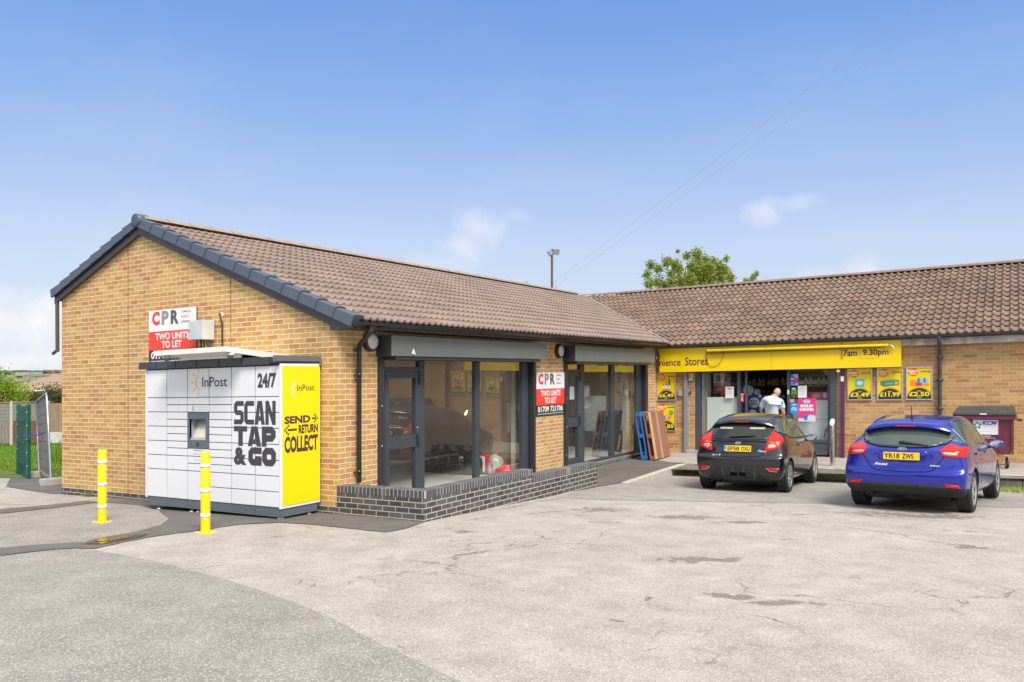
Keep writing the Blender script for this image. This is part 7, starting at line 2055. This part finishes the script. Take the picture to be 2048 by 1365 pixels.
# board fence with concrete posts
bf = thing('board_fence', 'long mixed timber garden fence with pale concrete posts behind the rough grass', 'fence', (-27.5,8.6,-.5))
P0, P1 = Vector((-29.6,6.6,-.45)), Vector((-22.2,11.6,-.55))
P0 = Vector((-27.61,8.28,-.38)); P1 = P0+Vector((.8517,.5240,0))*8.7
d = (P1-P0); L = d.length; dn = d.normalized(); pr = Vector((dn.y,-dn.x,0)).normalized()
BR = plankmat('fence_brown', [(.3,(.13,.055,.035)),(.7,(.22,.095,.06))]); GRY = plankmat('fence_grey', [(.3,(.16,.155,.15)),(.7,(.29,.28,.265))]); TAN = plankmat('fence_tan', [(.3,(.22,.16,.10)),(.7,(.34,.26,.17))])
n = 6
for i in range(n):
    a = P0+d*i/n; b_ = P0+d*(i+1)/n; mid = (a+b_)/2; kind = (GRY,GRY,BR,BR,BR,BR)[i]
    if i < 2:
        m = M()
        for k in range(5): m.obox(mid+Vector((0,0,1.02+.14*k)), dn*(L/n/2-.06), pr*.02, (0,0,.064))
        m.build('panel', GRY, bf)
        m = M()
        for k in range(11): m.obox(a.lerp(b_,(k+.5)/11)+pr*.03+Vector((0,0,.5)), dn*(L/n/22-.008), pr*.012, (0,0,.45))
        m.build('panel', GRY if i == 0 else BR, bf)
    else:
        m = M()
        for k in range(13): m.obox(a.lerp(b_,(k+.5)/13)+Vector((0,0,1.04)), dn*(L/n/26-.004), pr*(.015+.006*(k%2)), (0,0,.58))
        m.build('panel', BR if i != 2 else TAN, bf)
        m = M(); m.obox(mid+Vector((0,0,.24)), dn*(L/n/2-.06), pr*.03, (0,0,.22)); m.build('gravel_board', plain('gravel_board', (.52,.52,.50), .85, var=.15), bf)
    m = M(); m.obox(a+Vector((0,0,.85)), dn*.055, pr*.06, (0,0,.88)); m.build('post', plain('post_pale', (.45,.44,.41), .85), bf)
m = M(); m.obox(P0+d*.16+Vector((0,0,1.70)), dn*L*.165, pr*.05, (0,0,.02)); m.build('capping', TAN, bf)
# rough grass bank, tall weeds
GR = leafmat('grass_blade', (.11,.25,.02), (.19,.36,.03), (.32,.40,.07))
gsoil = plain('grass_soil', (.10,.13,.03), .95, var=.3, vs=2)
sheet('grass_verge', [(-14.5,2.6),(-12.6,2.4),(-11.2,1.9),(-9.6,2.2),(-6.9,3.2),(-6.9,18),(-30,20),(-40,10),(-40,-2),(-20,-2.2),(-15.5,1.0)], .01, gsoil, cell=2)
m = M(); rnd = random.Random(5)
def blade(x, y, h, w=.012):
    z = g(max(-40,x),min(14.5,y)); a = rnd.uniform(0,6.3); l = h*rnd.uniform(.1,.5); dx, dy = math.cos(a)*l, math.sin(a)*l; px, py = -math.sin(a)*w, math.cos(a)*w
    m.add([(x-px,y-py,z),(x+px,y+py,z),(x+dx*.4+px*.7,y+dy*.4+py*.7,z+h*.65),(x+dx*.4-px*.7,y+dy*.4-py*.7,z+h*.65)], [(0,1,2,3)])
    m.add([(x+dx*.4-px*.7,y+dy*.4-py*.7,z+h*.65),(x+dx*.4+px*.7,y+dy*.4+py*.7,z+h*.65),(x+dx,y+dy,z+h)], [(0,1,2)])
for i in range(24000):
    t = rnd.random()**1.3; x = -11-16*t+rnd.uniform(-3.5,3.5); y = 2.2+7*t+rnd.uniform(-2.5,3.2)
    if y < 2.0+max(0,(-11-x))*.05 or (x > -12.5 and y < 2.3): continue
    blade(x, y, rnd.uniform(.04,.13)*(1+.7*t), .012)
stuff(tag(m.build('grass', GR), 'bright green rough grass between the side path and the board fence', 'grass'))
m = M()
for i in range(5200):
    x = rnd.uniform(-15.5,-9.2); y = 2.7+rnd.random()*3.5+.28*(-9.2-x)
    blade(x, y, rnd.uniform(.25,.75), .012)
stuff(tag(m.build('tall_weeds', GR), 'tall green weeds and seeding grass behind the leaning fence panel', 'weeds'))
m = M()
for (x0,x1,y0,y1,n_,h) in ((1.75,3.4,9.69,9.775,260,.09),(4.9,5.7,9.66,9.775,170,.11),(4.9,6.2,9.40,9.49,200,.065),(1.72,3.0,9.36,9.49,300,.08),(7.6,12.5,9.0,9.48,2600,.10),(7.4,12.5,9.68,9.775,260,.09)):
    for i in range(n_):
        x = rnd.uniform(x0,x1); y = rnd.uniform(y0,y1)
        if mnoise.noise(Vector((x*2.2,y*3,0))) < -.12: continue
        z0 = g(x,y); a = rnd.uniform(0,6.3); hh = h*rnd.uniform(.4,1.2); w=.007
        dx, dy = math.cos(a)*hh*.5, math.sin(a)*hh*.5
        zb = -.276 if 9.5 < y < 9.8 else z0
        m.add([(x-w,y-w,zb),(x+w,y+w,zb),(x+dx,y+dy,zb+hh)], [(0,1,2)])
stuff(tag(m.build('kerb_weeds', leafmat('weed_leaf', (.22,.36,.05), (.34,.46,.08), (.50,.48,.16))), 'green and straw coloured weeds growing along the kerb in front of the parked cars', 'weeds'))
m = M()
for i in range(60):
    x = -5.95+rnd.gauss(0,.07); y = -.05-abs(rnd.gauss(0,.03)); hh = rnd.uniform(.04,.13); z = g(x,y); a = rnd.uniform(0,6.3)
    m.add([(x-.006,y,z),(x+.006,y,z),(x+math.cos(a)*hh*.6,y+math.sin(a)*hh*.3,z+hh)], [(0,1,2)])
stuff(tag(m.build('weed_tuft', GR), 'small tuft of weeds at the foot of the brick gable left of the yellow bollards', 'weeds'))
# houses behind the fence
def house(label, c, hw, hd, ze, zr, rm, chim=None, rot=0.0, hip=1.6):
    b = thing('house', label, 'house', (c[0], c[1], -.6))
    R = Matrix.Rotation(rot, 3, 'Z'); P = lambda x, y, z: Vector(c)*Vector((1,1,0)) + R @ Vector((x,y,0)) + Vector((0,0,z)) if False else Vector((c[0],c[1],0)) + R @ Vector((x,y,0)) + Vector((0,0,z))
    m = M()
    w = [P(-hw,-hd,-.6),P(hw,-hd,-.6),P(hw,hd,-.6),P(-hw,hd,-.6)]; m.prism(w, (0,0,ze+.6)); m.build('wall', BRICK_R, b)
    o = .35
    m = M(); e = [P(-hw-o,-hd-o,ze-.05),P(hw+o,-hd-o,ze-.05),P(hw+o,hd+o,ze-.05),P(-hw-o,hd+o,ze-.05)]; r0, r1 = P(-hw+hip,0,zr), P(hw-hip,0,zr)
    m.add(e+[r0,r1], [(0,1,5,4),(2,3,4,5),(3,0,4),(1,2,5),(3,2,1,0)])
    rf = m.build('roof', rm, b)
    m = M()
    for i in range(4):
        q0, q1 = e[i]-Vector((0,0,.12)), e[(i+1)%4]-Vector((0,0,.12)); m.tube([q0+Vector((0,0,.06)), q1+Vector((0,0,.06))], .06, 6)
    m.build('gutter', WHITE2, rf)
    if chim:
        x, y, z0, z1 = chim; m = M(); q = P(x,y,z0); m.obox(P(x,y,(z0+z1)/2), R@Vector((.42,0,0)), R@Vector((0,.3,0)), (0,0,(z1-z0)/2)); m.obox(P(x,y,z1-.05), R@Vector((.47,0,0)), R@Vector((0,.35,0)), (0,0,.06)); ch = m.build('chimney', BRICK_R, rf)
        m = M(); m.lathe([(.10,0),(.09,.3),(.0,.3)], P(x,y,z1), (0,0,1), 10); m.build('chimney_pot', plain('pot_red', (.25,.10,.06), .8), ch)
    m = M(); m.obox(P(0,-hd-.02,1.2), R@Vector((.7,0,0)), R@Vector((0,.03,0)), (0,0,.5)); wn = m.build('window', FRAME, b)
    return b
def roofmat(name, c1, c2):
    m, t, b = nt(name); co = objco(t)
    sep = N(t, 'ShaderNodeSeparateXYZ', ins={0: co}); z = math_(t, 'FRACT', math_(t, 'MULTIPLY', sep.outputs[2], 6.0))
    c = mixc(t, noise(t, co, 3, 4), c1, c2); c = mixc(t, mrange(t, z, .8, .95, 0, .6), c, tuple(x*.45 for x in c1))
    t.links.new(c, b.inputs['Base Color']); b.inputs['Roughness'].default_value = .85; return m
RM1 = roofmat('house_roof_tan', (.28,.20,.14), (.34,.25,.18)); RM2 = roofmat('house_roof_brown', (.17,.11,.09), (.22,.15,.12))
house('bungalow with a hipped tan tiled roof and white gutter rising behind the olive shrub', (-41.26,22.19), 4.5, 3.2, 1.85, 2.75, RM1, None, YAW, 1.4)
house('farther house with a dark brown roof and square brick chimney, behind the hipped bungalow', (-50.75,25.74), 4.0, 3.0, 2.05, 2.55, RM2, (-1.7,.4,2.2,2.95), YAW, .8)
# distant hillside with pale houses
m = M(); rnd = random.Random(3)
R2 = Vector((.8517,.5240,0)); F2 = Vector((-.5240,.8517,0)); C2 = Vector((8.1,-8.5,0))
n = 60; vs = []
for j, (dd, zf) in enumerate(((330,-2),(380,.55),(430,1.0),(480,.8))):
    for i in range(n):
        q = C2 + F2*dd + R2*(-330+330*i/(n-1))
        h = 6.6+1.3*mnoise.noise(Vector((i*.12,0,0)))+.5*mnoise.noise(Vector((i*.5,3,0)))
        vs.append((q.x,q.y,-6 if j == 0 else h*zf))
m.add(vs, [(j*n+i,j*n+i+1,(j+1)*n+i+1,(j+1)*n+i) for j in range(3) for i in range(n-1)], smooth=True)
struct(m.build('hill', plain('hill_green', (.17,.20,.13), .9, var=.25, vs=.05)))
m = M()
for i in range(90):
    q = C2 + F2*(372+rnd.uniform(0,40)) + R2*(-300+rnd.uniform(0,180)); z = 2.6+rnd.random()*3.6
    m.box(q.x-2.2,q.x+2.2,q.y-2,q.y+2,z-.6,z+.55); 
o_ = stuff(tag(m.build('far_houses', plain('far_house', (.42,.36,.32), .9, var=.3, vs=.1)), 'tiny pale houses scattered over the distant hillside', 'houses'))
m = M(); cl = []
for i in range(150):
    q = C2 + F2*(425) + R2*(-300+rnd.uniform(0,180)); m.blob((q.x,q.y,6.3+rnd.random()), (2.4,2.4,.9), i, .5, 8, 6)
stuff(tag(m.build('far_wood', plain('far_wood', (.08,.12,.06), .9)), 'hazy line of trees along the top of the distant hillside', 'wood'))
# ash tree behind the store roof
def at(px, py, D):
    X = (px-1024)/1634.96; Y = (760.42-py)/1634.96 - .0203*X
    return (8.1091-.5240*D+.8517*X*D, -8.4942+.8517*D+.5240*X*D, 1.8097+Y*D)
ZP = [(945,215,24),(1010,250,26),(1085,190,28),(915,300,24),(935,375,30),(1000,365,30),(1178,100,11),(1160,210,26),(1120,285,22),(1185,265,26),(1250,140,22),(1340,125,30),(1290,225,28),(1350,185,30),(1350,255,36),(1415,165,22),(1440,240,34),(1480,190,24),(1530,225,28),(1588,165,20),(1580,270,28),(1625,325,26),(1120,375,34),(1200,360,36),(1280,345,40),(1360,340,40),(1450,330,40),(1540,330,38),(1060,395,24),(1300,290,32),(1400,300,36),(1500,280,32)]
rnd = random.Random(8); cl = []
for (zx, zy, r) in ZP:
    D = 38+rnd.uniform(-1.3,1.3); q = at(1080+zx/4.267, 480+zy/4.267, D); cl.append((*q, r/4.267*38/1635*1.5))
tree('ash_tree','loose yellow green tree showing above the old tiled roof','tree',(-4.8,28.2,-.6),cl,11000,.066,ASH,4,.05)
cl = [(*at(1080+1840/4.267,480+300/4.267,39), .13),(*at(1080+1855/4.267,480+285/4.267,39), .11),(*at(1080+1820/4.267,480+330/4.267,39), .16),(*at(1080+1750/4.267,480+350/4.267,39), .12),(*at(1080+1790/4.267,480+350/4.267,39), .15)]
b_ = at(1515,560,39)
tree('ash_sapling','small green sprig poking over the roof ridge to the right of the ash tree','tree',(b_[0],b_[1],-.6),cl,420,.055,ASH,5,.05)
# floodlight mast, aerial, overhead wires
mp = at(1104,540,30)
fm = thing('floodlight_mast', 'thin rusty mast with two floodlights rising behind the roof ridge', 'floodlight', (mp[0],mp[1],-.4))
m = M(); top = at(1104,499,30); m.tube([(mp[0],mp[1],-.4),(mp[0],mp[1],top[2])], .045, 8); m.build('pole', plain('rust_pole', (.16,.075,.05), .7), fm)
for px, sx, dr in ((1099.5,-1,(-.6,-.5,-.5)),(1112,1,(.6,-.6,-.35))):
    q = Vector(at(px,507 if sx < 0 else 504,30)); d = Vector(dr).normalized(); u = d.cross(Vector((0,0,1))).normalized(); w_ = u.cross(d)
    m = M(); m.obox(q, u*.12, d*.05, w_*.10); m.obox(q-d*.08, u*.07, d*.04, w_*.07); hd = m.build('floodlight', plain('flood_grey', (.30,.31,.33), .5, .3), fm, bevel=.008)
    m = M(); m.obox(q+d*.052, u*.10, d*.004, w_*.08); m.build('lamp_glass', plain('flood_glass', (.35,.36,.36), .1), hd)
    m = M(); m.tube([q-d*.1, (mp[0],mp[1],q.z-.05)], .018, 6); m.build('bracket', plain('rust_bracket', (.12,.07,.05), .7), hd)
q0 = Vector(at(1051,572,29)); q0r = Vector((q0.x,q0.y,3.0))
ae = thing('tv_aerial', 'small television aerial showing just above the ridge of the gabled building', 'aerial', tuple(q0r))
m = M(); m.tube([q0r, q0+Vector((0,0,.12))], .012, 6); m.build('mast', GALV, ae)
m = M(); a = Vector(at(1029,567,29)); b_ = Vector(at(1054,565,29)); m.tube([a,b_], .009, 5)
for k in range(8):
    c = a.lerp(b_, k/7); m.tube([c-Vector((.05,-.03,.0))+Vector((0,0,-.02)), c+Vector((.05,-.03,.0))], .005, 4)
m.tube([b_+Vector((0,0,-.1)), b_+Vector((0,0,.08))], .008, 4)
m.build('boom', GALV, ae)
for (p0, p1, lab) in (((1106,566),(1832,0),'thin overhead wire, the left of the pair running up from the floodlight mast'),((1112,572),(1892,0),'thin overhead wire, the right of the pair running up from the floodlight mast')):
    a = Vector(at(*p0,30.05)); b_ = Vector(at(*p1,13)); e = b_ + (b_-a)*.8
    ow = thing('overhead_wire', lab, 'wire', tuple(a), 'overhead wires')
    m = M(); pts = []
    for k in range(25):
        t = k/24; q = a.lerp(e, t); q = q+Vector((0,0,-.35*4*t*(1-t)*.3)); pts.append(q)
    m.tube(pts, .0025, 5); m.build('strand', plain('wire_grey', (.5,.52,.56), .6), ow)
    m = M(); m.tube([a, a+Vector((0,0,-.1))], .02, 6); m.build('insulator', GALV, ow)
# hedge and trees across the road behind the viewpoint (mirrored in the paintwork and the glass)
m = M(); rnd = random.Random(21)
for i in range(70):
    x = -55+i*2.0+rnd.uniform(-.6,.6); y = -46+rnd.uniform(-3,3)-.12*abs(x-10); h = rnd.uniform(2.2,5.5)
    m.blob((x,y,h*.45), (rnd.uniform(1.6,3),2.2,h*.62), i, .5, 14, 9, freq=2.6)
stuff(tag(m.build('far_hedge', plain('hedge_green', (.045,.075,.02), .9, var=.5, vs=1.2)), 'dark hedge and trees on the far side of the road, seen only as reflections', 'hedge'))
# ---------------------------------------------------------------- sky, sun, camera
w = bpy.data.worlds.new('World'); sc.world = w; w.use_nodes = True
t = w.node_tree; bg = t.nodes['Background']
SUN_AZ, SUN_EL = R_(36.0), R_(50.0)      # azimuth measured from +X towards -Y
sd = Vector((math.cos(SUN_EL)*math.cos(-SUN_AZ), math.cos(SUN_EL)*math.sin(-SUN_AZ), math.sin(SUN_EL)))
sky = N(t, 'ShaderNodeTexSky', sky_type='NISHITA'); sky.sun_disc = False
sky.sun_elevation = SUN_EL; sky.sun_rotation = math.atan2(sd.x, sd.y)
sky.air_density = 1.0; sky.dust_density = .6; sky.ozone_density = 1.6; sky.altitude = 60
dirv = N(t, 'ShaderNodeTexCoord').outputs['Generated']
sep = N(t, 'ShaderNodeSeparateXYZ', ins={0: dirv}); el = sep.outputs[2]
# thin summer haze: pale near the horizon
air = ramp(t, el, [(0,(.68,.77,.94)),(.08,(.66,.76,.94)),(.16,(.58,.695,.94)),(.22,(.45,.60,.925)),(.3,(.31,.495,.89)),(.38,(.22,.41,.86)),(.465,(.15,.33,.82)),(1,(.09,.25,.70))])
wisp = noise(t, N(t, 'ShaderNodeMapping', ins={'Vector': dirv, 'Rotation': (.3,.2,.5), 'Scale': (1.2,3.0,5.0)}).outputs[0], 2.2, 7, .6)
air = mixc(t, math_(t, 'MULTIPLY', mrange(t, wisp, .48, .75, 0, .20), mrange(t, el, .1, .4, 1, .35)), air, (.80,.83,.92))
air = N(t, 'ShaderNodeVectorMath', op='SCALE', ins={0: air, 'Scale': 5.3}).outputs[0]
c = mixc(t, .9, sky.outputs[0], air)
# clouds: flattened onto a layer so that they shrink towards the horizon
den = math_(t, 'ADD', el, .11)
px = math_(t, 'DIVIDE', sep.outputs[0], den); py = math_(t, 'DIVIDE', sep.outputs[1], den)
cv = N(t, 'ShaderNodeCombineXYZ', ins={0: px, 1: py, 2: 3.3}).outputs[0]
cn = noise(t, cv, .85, 9, .56)
k = mrange(t, cn, .60, .74, 0, 1)
k = math_(t, 'MULTIPLY', k, mrange(t, el, -.02, .05, .2, 1)); k = math_(t, 'MULTIPLY', k, mrange(t, el, .22, .34, 1, 0))
def cloud(vec, wd, ht, amt):
    """one particular cloud bank in a given direction"""
    d = Vector(vec).normalized()
    u = Vector((-d.y, d.x, 0)).normalized()
    a = N(t, 'ShaderNodeVectorMath', op='DOT_PRODUCT', ins={0: dirv, 1: tuple(u)}).outputs['Value']
    f = N(t, 'ShaderNodeVectorMath', op='DOT_PRODUCT', ins={0: dirv, 1: tuple(d)}).outputs['Value']
    b_ = math_(t, 'SUBTRACT', el, d.z)
    q = N(t, 'ShaderNodeCombineXYZ', ins={0: math_(t, 'DIVIDE', a, wd), 1: math_(t, 'DIVIDE', b_, ht)}).outputs[0]
    ln = N(t, 'ShaderNodeVectorMath', op='LENGTH', ins={0: q}).outputs['Value']
    nz = noise(t, dirv, 1.6/wd**.8 if wd < .1 else 9, 8, .62)
    v = math_(t, 'ADD', math_(t, 'SUBTRACT', 1.0, ln), math_(t, 'MULTIPLY', math_(t, 'SUBTRACT', nz, .5), 2.6))
    v = mrange(t, v, .15, 1.0, 0, amt)
    return math_(t, 'MULTIPLY', v, mrange(t, f, .0, .2, 0, 1))
def dirpx(x, y):
    X = (x-1024)/1634.96; Y = (760.42-y)/1634.96
    return (-.5240+.8517*X, .8517+.5240*X, Y)
tot = math_(t, 'MULTIPLY', k, .0)
for (x, y, wd, ht, amt) in ((20,650,.10,.055,.95),(-120,660,.16,.07,.95),(90,720,.12,.03,.7),(965,455,.045,.03,.42),(925,490,.05,.03,.34),(880,525,.05,.02,.25),(1520,425,.035,.018,.36),(1570,408,.04,.014,.30),(1735,535,.05,.025,.42),(1660,548,.07,.016,.30),(1030,435,.03,.012,.2)):
    tot = math_(t, 'MAXIMUM', tot, cloud(dirpx(x, y), wd, ht, amt))
back = math_(t, 'MULTIPLY', mrange(t, N(t, 'ShaderNodeVectorMath', op='DOT_PRODUCT', ins={0: dirv, 1: (.524,-.8517,0)}).outputs['Value'], .05, .45, 0, 1), mrange(t, cn, .38, .52, 0, 1))  # cloud cover behind the view, added out of sight as fill light
back = math_(t, 'MULTIPLY', back, mrange(t, el, .0, .06, 0, 1))
tot = math_(t, 'MAXIMUM', tot, back)
tot = math_(t, 'MAXIMUM', tot, math_(t, 'MULTIPLY', mrange(t, el, .52, .66, 0, 1), mrange(t, cn, .38, .56, .15, 1)))
shade = noise(t, dirv, 14, 6, .6)
cc = mixc(t, mrange(t, shade, .35, .65), (5.0,5.0,5.2), (6.4,6.2,6.0))
c = mixc(t, tot, c, cc)
bright = math_(t, 'MAXIMUM', back, math_(t, 'MULTIPLY', mrange(t, el, .52, .66, 0, 1), mrange(t, cn, .38, .56, .15, 1)))  # unseen back and overhead clouds, brightened again for more fill light
c = mixc(t, bright, c, (7.0,6.9,6.7))
t.links.new(c, bg.inputs[0]); bg.inputs[1].default_value = .10
sl = bpy.data.lights.new('sun', 'SUN'); sl.energy = 2.5; sl.angle = R_(22.0); sl.color = (1.0, .925, .82)
so = bpy.data.objects.new('sun', sl); COL.objects.link(so); so.rotation_euler = sd.to_track_quat('Z', 'Y').to_euler(); so.location = (0,0,20)
cam = bpy.data.cameras.new('camera'); co = bpy.data.objects.new('camera', cam); COL.objects.link(co)
cam.sensor_width = 36; cam.lens = 36*1634.96/2048; cam.shift_y = 77.92/2048; cam.clip_end = 3000; cam.clip_start = .05
co.location = (8.1091, -8.4942, 1.8097+s(8.1091,-8.4942)); co.rotation_euler = (PI/2, 0, YAW)
sc.camera = co
sc.view_settings.view_transform = 'Standard'; sc.view_settings.look = 'None'; sc.view_settings.gamma = 1; sc.view_settings.exposure = 0.86
sc.render.engine = 'CYCLES'
sc.cycles.max_bounces = 8; sc.cycles.diffuse_bounces = 4; sc.cycles.glossy_bounces = 4; sc.cycles.transparent_max_bounces = 12; sc.cycles.caustics_reflective = False; sc.cycles.caustics_refractive = False
sc.cycles.use_denoising = True
bpy.data.objects.remove(_to); bpy.data.curves.remove(_tc)
for o in bpy.data.objects:
    for kx in ('_base','_local'):
        if kx in o: del o[kx]
